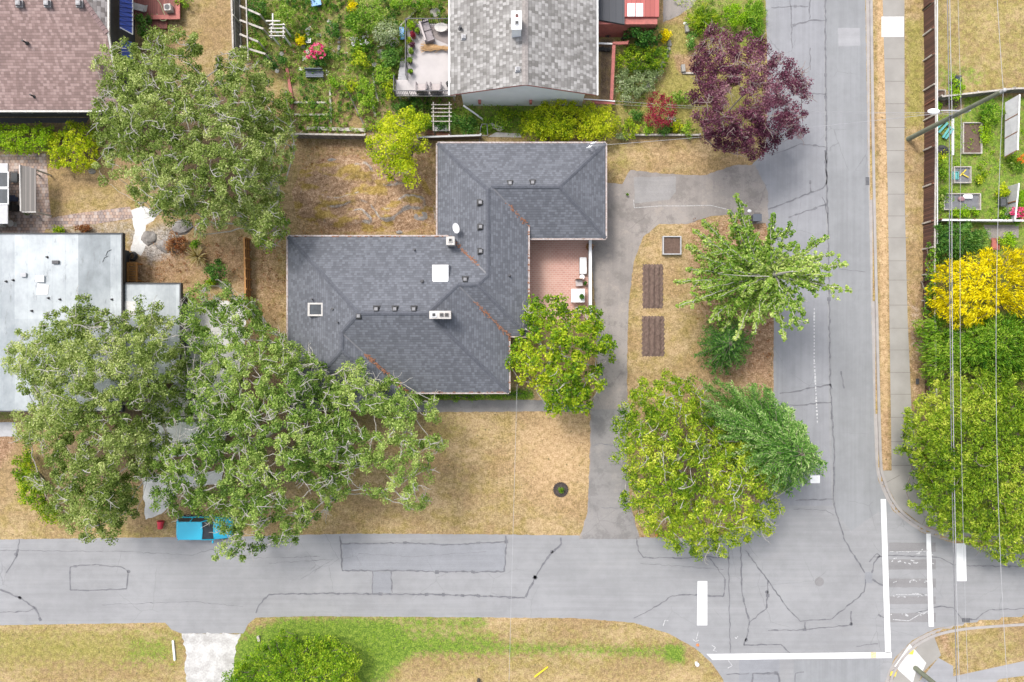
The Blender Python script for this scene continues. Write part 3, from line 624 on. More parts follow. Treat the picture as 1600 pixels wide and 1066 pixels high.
# sealed cracks
m = MB()
def crack(pts, wd=.08, jag=1.0):
    d = densify(pts, 5, jag, False)
    for i in range(len(d)-1):
        w_ = wd*random.uniform(.45, 1.35)
        if random.random() < .06: w_ *= 2.0
        m.bar(P(*d[i])+Vector((0,0,.0165)), P(*d[i+1])+Vector((0,0,.0165)), w_, .002)
CR = [([(30, 842), (27, 868), (10, 895)], .08), ([(0, 921), (30, 933), (55, 950), (64, 970)], .12), ([(0, 957), (45, 955), (55, 950)], .05),
 ([(110, 922), (110, 886), (125, 883), (155, 882)], .08), ([(155, 883), (190, 886), (200, 893), (198, 920), (155, 922), (110, 922)], .08),
 ([(531, 838), (533, 858), (535, 892)], .11), ([(533, 850), (620, 848), (700, 851), (790, 847)], .09), ([(790, 837), (791, 855), (788, 893)], .11),
 ([(535, 892), (620, 891), (700, 894), (788, 893)], .11), ([(582, 893), (582, 927)], .07), ([(611, 893), (613, 926)], .08),
 ([(400, 958), (405, 945), (420, 929), (500, 927), (582, 928), (700, 929), (820, 934)], .11), ([(876, 840), (877, 850), (860, 866), (840, 895), (830, 915), (821, 933)], .14),
 ([(994, 840), (997, 860), (1005, 871), (1060, 872), (1100, 870), (1140, 872)], .09), ([(990, 966), (1030, 945), (1050, 931), (1090, 929), (1130, 932), (1133, 905), (1108, 872)], .08),
 ([(1138, 850), (1139, 925), (1141, 1000), (1141, 1020)], .07), ([(1157, 852), (1160, 930), (1171, 972), (1166, 998), (1162, 1008)], .09), ([(1165, 860), (1200, 907), (1230, 950), (1250, 971), (1300, 967), (1350, 925), (1352, 905)], .08),
 ([(1200, 907), (1198, 950), (1171, 972)], .10), ([(1162, 1008), (1220, 1007), (1234, 1020)], .08), ([(1200, 985), (1260, 984), (1330, 976)], .07), ([(1258, 972), (1258, 983)], .09), ([(1330, 955), (1330, 976)], .10),
 ([(1303, 790), (1320, 845), (1351, 895)], .10), ([(1363, 905), (1380, 915)], .12), ([(1362, 895), (1365, 880), (1375, 868), (1370, 865), (1358, 878)], .10),
 ([(1289, -100), (1290, 120), (1292, 300), (1295, 420), (1297, 600), (1303, 700), (1303, 790)], .11), ([(1234, -5), (1236, 20), (1237, 60)], .07), ([(1205, 12), (1234, 10), (1263, 10)], .08),
 ([(1265, -60), (1265, 30)], .08), ([(1238, 40), (1265, 32), (1289, 32)], .09), ([(1266, 75), (1266, 110)], .06), ([(1236, 60), (1238, 75)], .07), ([(1262, 147), (1292, 147)], .07), ([(1205, 243), (1250, 225), (1290, 230)], .06),
 ([(1289, 235), (1292, 285), (1286, 294), (1200, 327)], .10), ([(1284, 308), (1290, 320), (1232, 340)], .09), ([(1266, 282), (1267, 300)], .07), ([(1290, 320), (1294, 345)], .08),
 ([(1218, 615), (1255, 609), (1297, 601)], .09), ([(1230, 634), (1298, 629)], .09), ([(1297, 600), (1300, 608)], .1), ([(1243, 782), (1302, 780)], .08), ([(1240, 796), (1290, 797), (1303, 805)], .05),
 ([(1314, 580), (1319, 607)], .12), ([(1365, 870), (1400, 868), (1447, 870), (1470, 872), (1490, 883), (1560, 885), (1600, 885)], .07), ([(1430, 958), (1470, 947), (1490, 950), (1503, 968), (1525, 968), (1545, 953), (1600, 951)], .07),
 ([(1175, 1066), (1176, 1052), (1215, 1052), (1218, 1066)], .11), ([(1242, 1066), (1243, 1052), (1256, 1050)], .10), ([(1135, 1054), (1170, 1052)], .05), ([(1372, 960), (1382, 965)], .12), ([(925, 697), (940, 693), (960, 697), (975, 712)], .06),
 ([(1310, 420), (1352, 425)], .03), ([(1338, 1010), (1372, 1006)], .06), ([(940, 793), (990, 794)], .04), ([(0, 860), (200, 862), (300, 868), (330, 858), (380, 872), (500, 870)], .025), ([(560, 865), (640, 870), (760, 862)], .02), ([(1000, 880), (1130, 890)], .03), ([(420, 880), (520, 874), (470, 905)], .02), ([(160, 945), (300, 940), (380, 948)], .02)]
for p_, w_ in CR: crack(p_, w_*1.0)
for x, y in ((31, 934), (201, 893), (25, 866), (862, 862), (836, 902), (1166, 1000), (1198, 925), (1330, 975)): m.cyl(P(x, y), .14, .0165, .0185, n=9)
tag(m.build('sealed_road_cracks', M['sealant'], origin='keep'), kind='structure')
m = MB(); m.cyl(P(1280, 909), .36, .016, .022, n=24)
tag(m.build('manhole_cover', M['asphalt_worn'], origin='keep'), 'faint round manhole cover set in the middle of the crossing', 'manhole cover')
for i, (x, y, r) in enumerate(((1509, 969, 0), (1355, 283, 1))):
    p = P(x, y); t_ = thing('storm_drain', ['iron storm drain grate in gutter beside the lower right verge', 'small iron storm drain grate at kerb near the top right street'][i], 'drain', p+Vector((0,0,.012)), group='storm drain grates')
    a, b = (.3, .17) if not r else (.15, .3)
    mm = MB(); mm.box(p.x-a, p.y-b, .012, p.x+a, p.y+b, .03); mm.build('frame', M['grey'], t_)
    mm = MB()
    for q in range(6):
        f_ = -1+2*(q+.5)/6
        if not r: mm.box(p.x+f_*a-.02, p.y-b+.03, .031, p.x+f_*a+.02, p.y+b-.03, .036)
        else: mm.box(p.x-a+.03, p.y+f_*b-.02, .031, p.x+a-.03, p.y+f_*b+.02, .036)
    mm.build('slot', M['black'], t_)
# ---------------------------------------------------------------- houses
def pitched(name, faces, mat, root, thick=.14):
    """roof slopes given as world polygons; UV u along the eave, v up the slope"""
    m = MB()
    for pts in faces:
        pts = [Vector(p) for p in pts]; n = Vector((0, 0, 0))
        for i in range(len(pts)):
            a, b = pts[i], pts[(i+1) % len(pts)]
            n += Vector(((a.y-b.y)*(a.z+b.z), (a.z-b.z)*(a.x+b.x), (a.x-b.x)*(a.y+b.y)))
        if n.z < 0: pts = pts[::-1]; n = -n
        n.normalize(); up = Vector((0, 0, 1)); g = (up - n*up.dot(n))
        g = g.normalized() if g.length > 1e-4 else Vector((0, 1, 0)); u = g.cross(n)
        m.poly(pts, [(p.dot(u), p.dot(g)) for p in pts])
    return m.build(name, mat, root)
def seg(root, name, a, b, wd, hg, mat, dz=0): 
    m = MB(); m.bar(a+Vector((0, 0, dz)), b+Vector((0, 0, dz)), wd, hg); return m.build(name, mat, root)
def ridge_caps(root, lines, mat, name='ridge_cap', wd=.3):
    """overlapping cap shingles along ridges and hips"""
    m = MB()
    for a, b in lines:
        L = (b-a).length; n = max(2, int(L/.26)); d = (b-a)/n
        side = Vector((0, 0, 1)).cross(d).normalized()
        for i in range(n):
            p = a+d*i; q = a+d*(i+1.15); z0, z1 = .03, .055
            k = len(m.v)
            drop = -.055
            m.v += [tuple(p+side*wd/2+Vector((0,0,drop+z1))), tuple(p+Vector((0,0,z1))), tuple(p-side*wd/2+Vector((0,0,drop+z1))), tuple(q+side*wd/2+Vector((0,0,drop+z0))), tuple(q+Vector((0,0,z0))), tuple(q-side*wd/2+Vector((0,0,drop+z0)))]
            m.f += [(k, k+1, k+4, k+3), (k+1, k+2, k+5, k+4), (k+2, k+1, k)]
    return m.build(name, mat, root)
def walls_inset(foot, inset):
    """rectilinear footprint (counter-clockwise) moved inwards"""
    n = len(foot); out = []
    for i in range(n):
        p = Vector(foot[i]).to_2d(); a = (p - Vector(foot[i-1]).to_2d()).normalized(); b = (Vector(foot[(i+1) % n]).to_2d() - p).normalized()
        na = Vector((-a.y, a.x)); nb = Vector((-b.y, b.x)); out.append(p + (na+nb)*inset if abs(a.dot(b)) < .5 else p+na*inset)
    return out
def vent(root, p, mat, rz=0, s=1.0, name='roof_vent'):
    m = MB(); r_ = .24*s; z = p.z
    m.box(p.x-r_, p.y-r_, z-.12, p.x+r_, p.y+r_, z+.05)
    q = [(p.x-r_*.8, p.y-r_*.8), (p.x+r_*.8, p.y-r_*.8), (p.x+r_*.8, p.y+r_*.8), (p.x-r_*.8, p.y+r_*.8)]
    m.prism(q, z+.05, z+.24, .82)
    o = m.build(name, mat, root)
    m2 = MB(); m2.box(p.x-r_*.45, p.y-r_*.45, z+.241, p.x+r_*.45, p.y+r_*.45, z+.262); m2.build('vent_cap', M['grey'], o); return o
def pipe(root, p, name='vent_pipe', r=.06, h=.4, mat=None):
    m = MB(); m.cyl(p, r, p.z-.1, p.z+h, n=10); m.cyl(p, r*2.4, p.z-.1, p.z+.03, r*1.6, n=10); return m.build(name, mat or M['darkgrey'], root)
sh_main = shingles('slate_grey_shingles', [(.25, (.085, .09, .104)), (.5, (.103, .109, .126)), (.75, (.128, .135, .155))], .21, .185, dark=.45)
sh_cap = plain('cap_shingle', (.095, .10, .118), (.065, .07, .084), 5, .9, .4)
sh_white = shingles('pale_blend_shingles', [(.2, (.135, .128, .12)), (.4, (.185, .177, .168)), (.6, (.245, .236, .227)), (.8, (.33, .32, .31))], .22, .25, dark=.35)
sh_pink = shingles('rosy_shingles', [(.25, (.18, .122, .11)), (.5, (.225, .152, .138)), (.78, (.305, .218, .20))], .22, .2, dark=.45)
# ---- main house
ZE = 2.9; PITCH = .42; KE = (H-ZE)/H
def V(x, y, h): return Vector(((x-800)*S*KE, (533-y)*S*KE, ZE+h*S*KE*PITCH))
base = P(690, 430)*.95; base.z = 0
hm = thing('house', 'large bungalow with slate grey hipped shingle roof, two chimneys and rusty needle-filled valleys', 'house', base)
A_=V(450,370,0);B_=V(450,640,0);C_=V(636,640,0);D_=V(636,613,0);E_=V(795,613,0);F_=V(795,525,0);G_=V(825,525,0);N_=V(825,353,0)
Rw=V(571.5,491.5,121.5);Re=V(673.5,491.5,121.5);P1=V(543,520,93);P2=V(543,547,93);Q1=V(717.5,447.5,77.5);S1=V(747.5,447.5,77.5);S2=V(763,432,62)
T_=V(701,370,0);U_=V(683,370,-18);W1=V(768.5,296.5,56.5);S0=V(763,302,62);NW=V(683,222,-18);NEc=V(947,222,-18);SEc=V(947,371,-18);SWc=V(825,371,-18);Wr=V(872.5,296.5,56.5)
pitched('roof', [[A_,B_,P2,P1,Rw],[B_,C_,P2],[C_,D_,P1,P2],[D_,E_,Re,Rw,P1],[E_,F_,Q1,Re],[A_,Rw,Re,Q1,S1,S2,T_],[F_,G_,S1,Q1],[G_,N_,W1,S0,S2,S1],[NW,NEc,Wr,W1,S0],[NW,S0,S2,T_,U_],[NEc,SEc,Wr],[SEc,SWc,N_,W1,Wr]], sh_main, hm)
ridge_caps(hm, [(A_,Rw),(P1,Rw),(P2,P1),(B_,P2),(C_,P2),(Rw,Re),(E_,Re),(Q1,Re),(Q1,S1),(G_,S1),(S2,S1),(S0,S2),(NW,S0),(Wr,W1),(NEc,Wr),(SEc,Wr)], sh_cap)
# soffit, fascia, gutters
foot = [A_,B_,C_,D_,E_,F_,G_,V(825,371,0),SEc,NEc,NW,V(683,370,-18)]
hv = [0,0,0,0,0,0,0,-18,-18,-18,-18,-18]
m = MB(); m.poly([Vector((p.x, p.y, ZE-.42)) for p in foot][::-1]); m.build('soffit', M['offwhite'], hm)
m = MB(); eaves = [(A_,B_),(B_,C_),(C_,D_),(D_,E_),(E_,F_),(F_,G_),(G_,N_),(SWc,SEc),(SEc,NEc),(NEc,NW),(NW,U_),(T_,A_)]
for a, b in eaves:
    d = (b-a).normalized(); out = Vector((d.y, -d.x, 0)); q = .075
    m.bar(a+out*q-d*.02+Vector((0,0,-.13)), b+out*q+d*.02+Vector((0,0,-.13)), .11, .12)
m.build('gutter', M['gutter'], hm)
m = MB()
for a, b in eaves + [(N_, SWc), (U_, T_)]: 
    lo = Vector((0,0,-.42)); m.poly([Vector((a.x,a.y,ZE-.42)), Vector((b.x,b.y,ZE-.42)), b, a])
m.build('fascia', M['offwhite'], hm)
wf = walls_inset(foot, .6)
m = MB(); m.prism([(p.x, p.y) for p in wf], 0, ZE-.425); m.build('wall', M['wall'], hm)
def win(root, x, y, z, wd, hg, ax, sgn):
    """window proud of a wall; ax = wall direction"""
    f = MB(); g = MB()
    if ax == 'x': f.box(x-wd/2, y, z, x+wd/2, y+sgn*.05, z+hg); g.box(x-wd/2+.08, y+sgn*.05, z+.08, x+wd/2-.08, y+sgn*.065, z+hg-.08)
    else: f.box(x, y-wd/2, z, x+sgn*.05, y+wd/2, z+hg); g.box(x+sgn*.05, y-wd/2+.08, z+.08, x+sgn*.065, y+wd/2-.08, z+hg-.08)
    o = f.build('window', M['white'], root); g.build('pane', M['glass'], o)
sy = wf[4].y
for x in (-6.2, -3.6, -1.4): win(hm, x, sy, .9, 1.5, 1.2, 'x', -1)
ex = wf[6].x
for y in (6.5, 3.4): win(hm, ex, y, .9, 1.6, 1.2, 'y', 1)
win(hm, wf[8].x, 11.5, .1, 2.6, 2.1, 'y', 1)
nyy = wf[10].y
for x in (-4.0, 0, 3.4): win(hm, x, nyy, 1.0, 1.3, 1.1, 'x', 1)
# valleys: metal with drifts of rusty needles
def valley(a, b, t0=0, t1=1, amt=60):
    m = MB(); m.bar(a+Vector((0,0,.012)), b+Vector((0,0,.012)), .10, .012); v_ = m.build('valley', M['sealant'], hm)
    m = MB()
    for i in range(amt):
        t_ = random.uniform(t0, t1); p = a.lerp(b, t_)+Vector((random.gauss(0,.07), random.gauss(0,.07), .03)); an = random.gauss(-.7, .6); l = random.uniform(.08, .28)
        m.bar(p, p+Vector((math.cos(an)*l, math.sin(an)*l, random.uniform(0,.02))), .05, .025)
    tag(m.build('needle_litter', M['rust'], v_), kind='stuff')
valley(P1, D_, .35, 1, 130); valley(Q1, F_, .3, .98, 60); valley(S2, T_, .25, .98, 90); valley(W1, N_, .4, 1, 30)
m = MB()
for a, b in ((A_, T_), (D_, E_), (G_, N_), (E_, F_)):
    for i in range(int((b-a).length*3)):
        p = a.lerp(b, random.random()); m.box(p.x-.03, p.y-.03, p.z-.02, p.x+random.uniform(.03,.16), p.y+.04, p.z+.03)
tag(m.build('gutter_litter', M['rust'], hm), kind='stuff')
def roof_at(px, py, hpx):
    v_ = V(px, py, 0); z = ZE+hpx*S*KE*PITCH; k = (H-z)/H; return Vector(((px-800)*S*k, (533-py)*S*k, z))
def hmain(x, y):
    h = [min(x-450, 613-y, 795-x, y-370), min(x-450, 640-y, 636-x, y-370), min(825-x, y-370, 525-y, x-600)]
    if y < 440: h.append(min(x-701, 825-x, y-240))
    h.append(min(x-701, 929-x, 353-y, y-240)); return max(h)
for x, y in ((561,494),(588.5,483),(617.5,483),(647,483),(727,437),(751,393),(751,355),(750.5,317),(797,287),(832,286)): vent(hm, roof_at(x, y, hmain(x, y)), M['black'])
for x, y in ((520.5, 483), (660, 440)):
    vent_p = roof_at(x, y, hmain(x, y)); m = MB(); m.cyl(vent_p, .17, vent_p.z-.1, vent_p.z+.12, .13, n=14); m.cyl(vent_p, .09, vent_p.z+.12, vent_p.z+.3, n=12); m.build('round_vent', M['darkgrey'], hm)
for x, y in ((648, 391), (529, 504), (796, 431), (489, 468), (661, 236)): pipe(hm, roof_at(x, y, hmain(x, y)))
# skylights
p = roof_at(688.5, 430, 62); m = MB(); m.box(p.x-.62, p.y-.76, p.z-.35, p.x+.62, p.y+.76, p.z+.12); sk = m.build('skylight', M['grey'], hm)
m = MB(); m.prism([(p.x-.6, p.y-.73), (p.x+.6, p.y-.73), (p.x+.6, p.y+.73), (p.x-.6, p.y+.73)], p.z+.12, p.z+.22, .93); m.build('dome', M['skyglass'], sk, bevel=.03)
p = roof_at(495, 484, 44)
m = MB()
for a in ((-.56,-.48,-.42,.48),(.42,-.48,.56,.48),(-.42,-.48,.42,-.36),(-.42,.36,.42,.48)): m.box(p.x+a[0], p.y+a[1], p.z-.4, p.x+a[2], p.y+a[3], p.z+.34)
sk = m.build('skylight', M['offwhite'], hm); m = MB(); m.box(p.x-.42, p.y-.36, p.z-.3, p.x+.42, p.y+.36, p.z+.28); m.build('pane', M['glass'], sk)

# chimneys
def chimney(root, px, py, h0, w_, d_, hh, flues, cap, body):
    p = roof_at(px, py, h0) if root is hm else h0
    z1 = p.z+hh; m = MB(); m.box(p.x-w_*.46, p.y-d_*.44, p.z-.6, p.x+w_*.46, p.y+d_*.44, z1-.16); c = m.build('chimney', body, root)
    m = MB(); m.box(p.x-w_/2, p.y-d_/2, z1-.16, p.x+w_/2, p.y+d_/2, z1); m.build('chimney_cap', cap, c, bevel=.02)
    for fx, fy, s_, mt in flues:
        m = MB(); q = Vector((p.x+fx, p.y+fy, 0))
        m.box(q.x-s_, q.y-s_, z1-.01, q.x+s_, q.y+s_, z1+.08); fl = m.build('flue', mt, c)
        m = MB(); m.box(q.x-s_*.7, q.y-s_*.7, z1+.08, q.x+s_*.7, q.y+s_*.7, z1+.085); m.build('flue_opening', M['black'], fl)
    return c
chimney(hm, 690, 493, 112, 1.5, .56, 1.0, [(.10, 0, .13, M['rock']), (.46, 0, .13, M['rock']), (-.42, 0, .17, M['white'])], M['offwhite'], M['rock'])
chimney(hm, 706, 380, 8, .62, .62, 1.2, [(0, .03, .15, M['offwhite'])], M['offwhite'], M['wall'])
p = roof_at(711, 362, 4); m = MB(); m.tube([p, p+Vector((.1, 0, .5)), p+Vector((.25, .1, .8))], .03); ds = m.build('satellite_dish', M['white'], hm)
m = MB(); c = p+Vector((.15, .1, .95)); nrm = Vector((-.5, -.3, .8)).normalized(); ua = nrm.cross(Vector((0,1,0))).normalized(); ub = nrm.cross(ua)
k0 = len(m.v); m.v.append(tuple(c-nrm*.1))
for ring in (1, 2):
    for j in range(16):
        a = 2*PI*j/16; m.v.append(tuple(c + (ua*math.cos(a)*.3+ub*math.sin(a)*.38)*ring/2 + nrm*(-.07 if ring == 1 else 0)))
for j in range(16):
    q = (j+1) % 16; m.f += [(0, 1+j, 1+q), (1+j, 17+j, 17+q, 1+q)]
m.build('dish', M['white'], ds)
for x, y in ((926, 227), (920, 233)):
    p = roof_at(x, y, 0); m = MB(); m.tube([p, p+Vector((0, 0, .6))], .035); m.tube([p+Vector((-.22, -.06, .5)), p+Vector((.2, .1, .55))], .03); m.ball(p+Vector((0, 0, .6)), .09, .09, .07); m.build('service_mast', M['white'], hm)
# ---- white house with pale blend roof (top centre)
ZB = 3.6
def W(px, py, z): return P(px, py, z)
hb = thing('house', 'white house at the top edge with pale mottled shingle gable roof and white chimney', 'house', Vector((.8, 24.5, 0)))
xl, xr = W(703, 0, ZB).x, W(932.5, 0, ZB).x; xm = (xl+xr)/2+.1; ys = W(0, 148.5, ZB).y; yn = ys+16; ZR = ZB+1.9
ym = ys+.05
pitched('roof', [[(xl, ys, ZB), (xm, ym, ZR), (xm, yn, ZR), (xl, yn, ZB)], [(xr, ys, ZB), (xr, yn, ZB), (xm, yn, ZR), (xm, ym, ZR)]], sh_white, hb)
ridge_caps(hb, [(Vector((xm, yn, ZR)), Vector((xm, ym, ZR)))], plain('pale_cap', (.28, .255, .24), (.2, .18, .17), 6, .9), wd=.44)
m = MB()
for a, b in (((xl, ys, ZB), (xm, ym, ZR)), ((xm, ym, ZR), (xr, ys, ZB))):
    a, b = Vector(a), Vector(b); m.poly([a+Vector((0,0,-.01)), b+Vector((0,0,-.01)), b+Vector((0,0,-.2)), a+Vector((0,0,-.2))]); 
m.build('rake_board', M['brickred'], hb)
for x in (xl-.05, xr+.05): m = MB(); m.box(x-.06, ys, ZB-.14, x+.06, yn, ZB-.02); m.build('gutter', M['white'], hb)
ws = ys+.45; wa, wb = xl+.75, xr-.75
m = MB(); m.poly([(wa, ws, 0), (wb, ws, 0), (wb, ws, ZB-.15), (xm, ws, ZR-.2), (wa, ws, ZB-.15)]); m.poly([(wa, yn-.5, 0), (wa, yn-.5, ZB-.2), (xm, yn-.5, ZR-.2), (wb, yn-.5, ZB-.2), (wb, yn-.5, 0)])
m.poly([(wa, ws, 0), (wa, ws, ZB-.1), (wa, yn-.5, ZB-.1), (wa, yn-.5, 0)]); m.poly([(wb, ws, 0), (wb, yn-.5, 0), (wb, yn-.5, ZB-.1), (wb, ws, ZB-.1)]); m.build('wall', M['wallwhite'], hb)
for x in (wa+1.2, wa+5.1): m = MB(); m.box(x, ws-.25, 1.0, x+.2, ws, 1.35); m.build('wall_bracket', M['brickred'], hb)
cz = Vector((W(807, 40, ZR+.3).x, W(807, 40, ZR+.3).y, ZR-.2))
chimney(hb, 0, 0, cz, .72, 1.3, 1.3, [(.02, .3, .09, M['terra']), (.02, -.2, .14, M['ltgrey'])], M['white'], M['wallwhite'])
def zb(px): return ZB+(ZR-ZB)*max(0, 1-abs(px-819)/115)
for x, y in ((725, 59), (809, 109)): p = P(x, y, zb(x)); vent(hb, p, M['ltgrey'], s=.8)
pipe(hb, P(720, 45, zb(720)), r=.1)
# ---- rosy roof house (top left)
ZC = 3.2
hc = thing('house', 'house with faded rosy brown shingle roof and dark siding at the upper left corner', 'house', P(20, 60)+Vector((0, 0, 0)))
def VC(x, y, h): k = (H-ZC)/H; return Vector(((x-800)*S*k, (533-y)*S*k, ZC+h*S*k*.30))
a0, a1, a2, a3, a4 = VC(-300, 172, 0), VC(186, 172, 0), VC(186, 66, 106), VC(152, 13, 159), VC(-300, 13, 159)
b0, b1, b2 = VC(186, -40, 106), VC(186, -146, 0), VC(-300, -146, 0)
pitched('roof', [[a0, a1, a2, a3, a4], [a4, a3, b0, b1, b2]], sh_pink, hc)
pitched('roof_hip_end', [[a2, b0, a3]], shingles('grey_brown_shingles', [(.25, (.12, .105, .10)), (.5, (.19, .17, .165)), (.78, (.28, .26, .255))], .36, .25, dark=.3), hc)
ridge_caps(hc, [(a3, a4), (a2, a3), (b0, a3)], plain('rosy_cap', (.24, .165, .16), (.17, .115, .11), 6, .9), wd=.34)
m = MB(); dd = Vector((0, -.08, -.14)); m.bar(a0+dd, a1+dd, .13, .13); m.bar(a1+Vector((.08,0,-.14)), a2+Vector((.08,0,-.14)), .13, .13); m.bar(a2+Vector((.08,0,-.14)), b0+Vector((.08,0,-.14)), .13, .13); m.build('gutter', M['offwhite'], hc)
wy = a1.y+.55; wx = a1.x-.6
m = MB(); m.box(a0.x, wy, 0, wx, wy+14.5, ZC-.05); m.build('wall', M['walldark'], hc)
m = MB(); m.poly([(wx+.03, wy, ZC-.06), (wx+.03, wy+14, ZC-.06), (wx+.03, b0.y, ZC+1.3), (wx+.03, a2.y, ZC+1.3)]); m.build('gable_wall', M['walldark'], hc)
win(hc, -34, wy, 1, 1.6, 1.1, 'x', -1); win(hc, -37.5, wy, 1, 1.6, 1.1, 'x', -1)
for x in (30, 74, 124): vent(hc, Vector((P(x, 6, 5.4).x, P(x, 6, 5.4).y, 5.35)), M['grey'])
for x, y in ((41, 67), (53, 151)): z = ZC+(172-y)*S*.94*.3; pipe(hc, P(x, y, z), mat=M['black'])
# blue metal lean-to
m = MB(); e = [P(187, -40, 3.4), P(207, -40, 2.6), P(207, 52, 2.6), P(187, 45, 3.4)]
m.poly(e); m.poly([Vector((p.x, p.y, p.z-.05)) for p in e][::-1])
for y in np.arange(-38, 46, 7): m.bar(P(187, y, 3.42), P(207, y+2, 2.62), .05, .04)
bl = m.build('lean_to_roof', M['blue'], hc); m = MB(); m.bar(P(187, 43, 3.37), P(207, 54, 2.57), .07, .06); m.bar(P(207.5, -40, 2.55), P(207.5, 54, 2.55), .07, .08); m.build('white_trim', M['white'], bl)
m = MB(); e = [P(189, 60, 3.0), P(206, 66, 2.4), P(208, 95, 2.4), P(190, 95, 3.0)]; m.poly(e); m.build('lean_to_roof', M['blue'], hc)
# ---- flat-roofed house (left)
ZF = 2.6
hd = thing('house', 'flat-roofed house with pale blue-grey patched membrane roof and black edge trim on the left side', 'house', P(60, 500))
t = NT('membrane'); v = t.coord()
big = t.noise(v, .25, 5, .65); mid = t.noise(t.scaled(v, 1, .5), 1.1, 5, .7)
wn = t.n('TexWhiteNoise', dict(noise_dimensions='2D'), Vector=t.n('VectorMath', dict(operation='FLOOR'), i0=t.scaled(v, .42, .13)).outputs[0]).outputs[0]
f = t.math('ADD', t.math('MULTIPLY', big, .5), t.math('ADD', t.math('MULTIPLY', mid, .3), t.math('MULTIPLY', wn, .2)))
col = t.ramp3(f, [(.3, (.13, .148, .158)), (.42, (.21, .235, .25)), (.52, (.28, .305, .32)), (.66, (.40, .43, .445))])
col = t.mix(t.math('MULTIPLY', t.ramp(t.noise(t.scaled(v, 1.4, .4), 1.6, 6, .78), .56, .68), .6), col, (.13, .14, .145))
sx = t.n('SeparateXYZ', None, Vector=v).outputs[0]; seam = t.math('LESS_THAN', t.math('FRACT', t.math('DIVIDE', sx, .95)), .02); col = t.mix(t.math('MULTIPLY', seam, .35), col, (.15, .17, .18))
t.bsdf(col, .6, mid, .2, .01); M['membrane'] = t.m
c0, c1 = P(-220, 642, ZF), P(190, 366, ZF)
m = MB(); m.box(c0.x, c0.y, ZF-.3, c1.x, c1.y, ZF-.02); m.build('roof', M['membrane'], hd)
m = MB(); m.box(c1.x, c0.y, ZF-.32, c1.x+.1, c1.y+.1, ZF+.05); m.box(c0.x, c1.y, ZF-.32, c1.x, c1.y+.1, ZF+.05); m.box(c0.x, c0.y-.09, ZF-.32, c1.x+.1, c0.y, ZF+.02); m.build('edge_trim', M['black'], hd)
m = MB(); m.box(c0.x, c0.y+.9, 0, c1.x-.9, c1.y-.9, ZF-.3); m.build('wall', M['walldark'], hd)
win(hd, c1.x-.9, 4.5, .6, 1.6, 1.3, 'y', 1); win(hd, -34, c0.y+.9, .6, 2, 1.3, 'x', -1)
d0, d1 = P(191, 640, 2.35), P(281, 444, 2.35)
m = MB(); m.box(c1.x+.11, d0.y+2, 2.1, d1.x, d1.y, 2.33); m.build('annex_roof', M['membrane'], hd)
m = MB(); m.box(d1.x, d0.y+2, 2.08, d1.x+.11, d1.y+.1, 2.4); m.box(c1.x+.11, d1.y, 2.08, d1.x, d1.y+.1, 2.4); m.build('annex_trim', M['black'], hd)
m = MB(); m.box(c1.x-.85, d0.y+2.6, 0, d1.x-.6, d1.y-.6, 2.1); m.build('annex_wall', M['walldark'], hd)
for x, y, w_, h_, mt in ((64, 436, .30, .24, 'white'), (38, 430, .2, .14, 'ltgrey'), (88, 410, .24, .12, 'darkgrey')):
    p = P(x, y, ZF); m = MB(); m.box(p.x-w_, p.y-h_, ZF-.02, p.x+w_, p.y+h_, ZF+.14); m.build('roof_hatch', M[mt], hd)
m = MB(); p = P(66, 452, ZF); m.prism([(p.x-.45, p.y-.4), (p.x+.4, p.y-.4), (p.x+.5, p.y+.3), (p.x-.35, p.y+.45)], ZF-.02, ZF+.004); m.build('white_roof_patch', M['concrete_w'], hd); m = MB(); p = P(203, 482, 2.35); m.prism([(p.x-.45, p.y-.55), (p.x+.35, p.y-.5), (p.x+.42, p.y+.5), (p.x-.45, p.y+.55)], 2.3, 2.345); m.build('white_roof_patch', M['concrete_w'], hd)
for x, y in ((76, 466), (94, 468), (175, 468), (74, 402), (10, 440), (21, 438), (50, 486)): pipe(hd, P(x, y, ZF), r=.05, h=.16, mat=M['black'], name='roof_drain')
m = MB()
for x, y in ((160, 410), (165, 400)): m.tube([P(x, y, ZF+.01), P(x+3, y-7, ZF+.01), P(x+9, y-10, ZF+.01)], .015)
m.build('cable', M['black'], hd)
# ---- glazed porch with grey slatted lean-to at left edge
hp = thing('garden_room', 'white garden room with glazed doors and grey boarded lean-to roof beside paver patio', 'garden room', P(15, 300))
q0, q1 = P(-60, 348, 2.2), P(17, 262, 2.2)
m = MB(); m.box(q0.x, q0.y, 0, P(10, 300).x, q1.y, 2.2); m.build('wall', M['wallwhite'], hp)
m = MB(); m.box(q0.x-.1, q0.y-.1, 2.2, P(12, 300, 2.3).x, q1.y+.3, 2.3); m.build('roof', M['ltgrey'], hp)
for y in (281, 307): 
    m = MB(); p = P(10, y, 2.3); m.box(p.x-.9, p.y-.6, 2.3, p.x+.2, p.y+.6, 2.36); o = m.build('skylight', M['white'], hp); m = MB(); m.box(p.x-.8, p.y-.53, 2.36, p.x+.13, p.y+.53, 2.37); m.build('pane', M['glass'], o)
m = MB(); e0, e1 = P(33, 330, 2.0), P(54, 258, 2.0); 
m.poly([(e0.x, e0.y, 2.0), (e1.x, e0.y, 1.85), (e1.x, e1.y-.25, 1.85), (e0.x, e1.y, 2.0)]); m.poly([(e0.x, e0.y, 1.95), (e0.x, e1.y, 1.95), (e1.x, e1.y-.25, 1.8), (e1.x, e0.y, 1.8)]); m.build('lean_to_roof', boards('lean_to_boards', (.20,.18,.165), (.13,.12,.11), .16, 0), hp)
m = MB(); m.bar((e0.x-.05, e0.y, 1.9), (e0.x-.05, e1.y, 2.0), .08, .1); m.bar((e0.x, e0.y-.04, 1.85), (e1.x, e0.y-.04, 1.75), .08, .1)
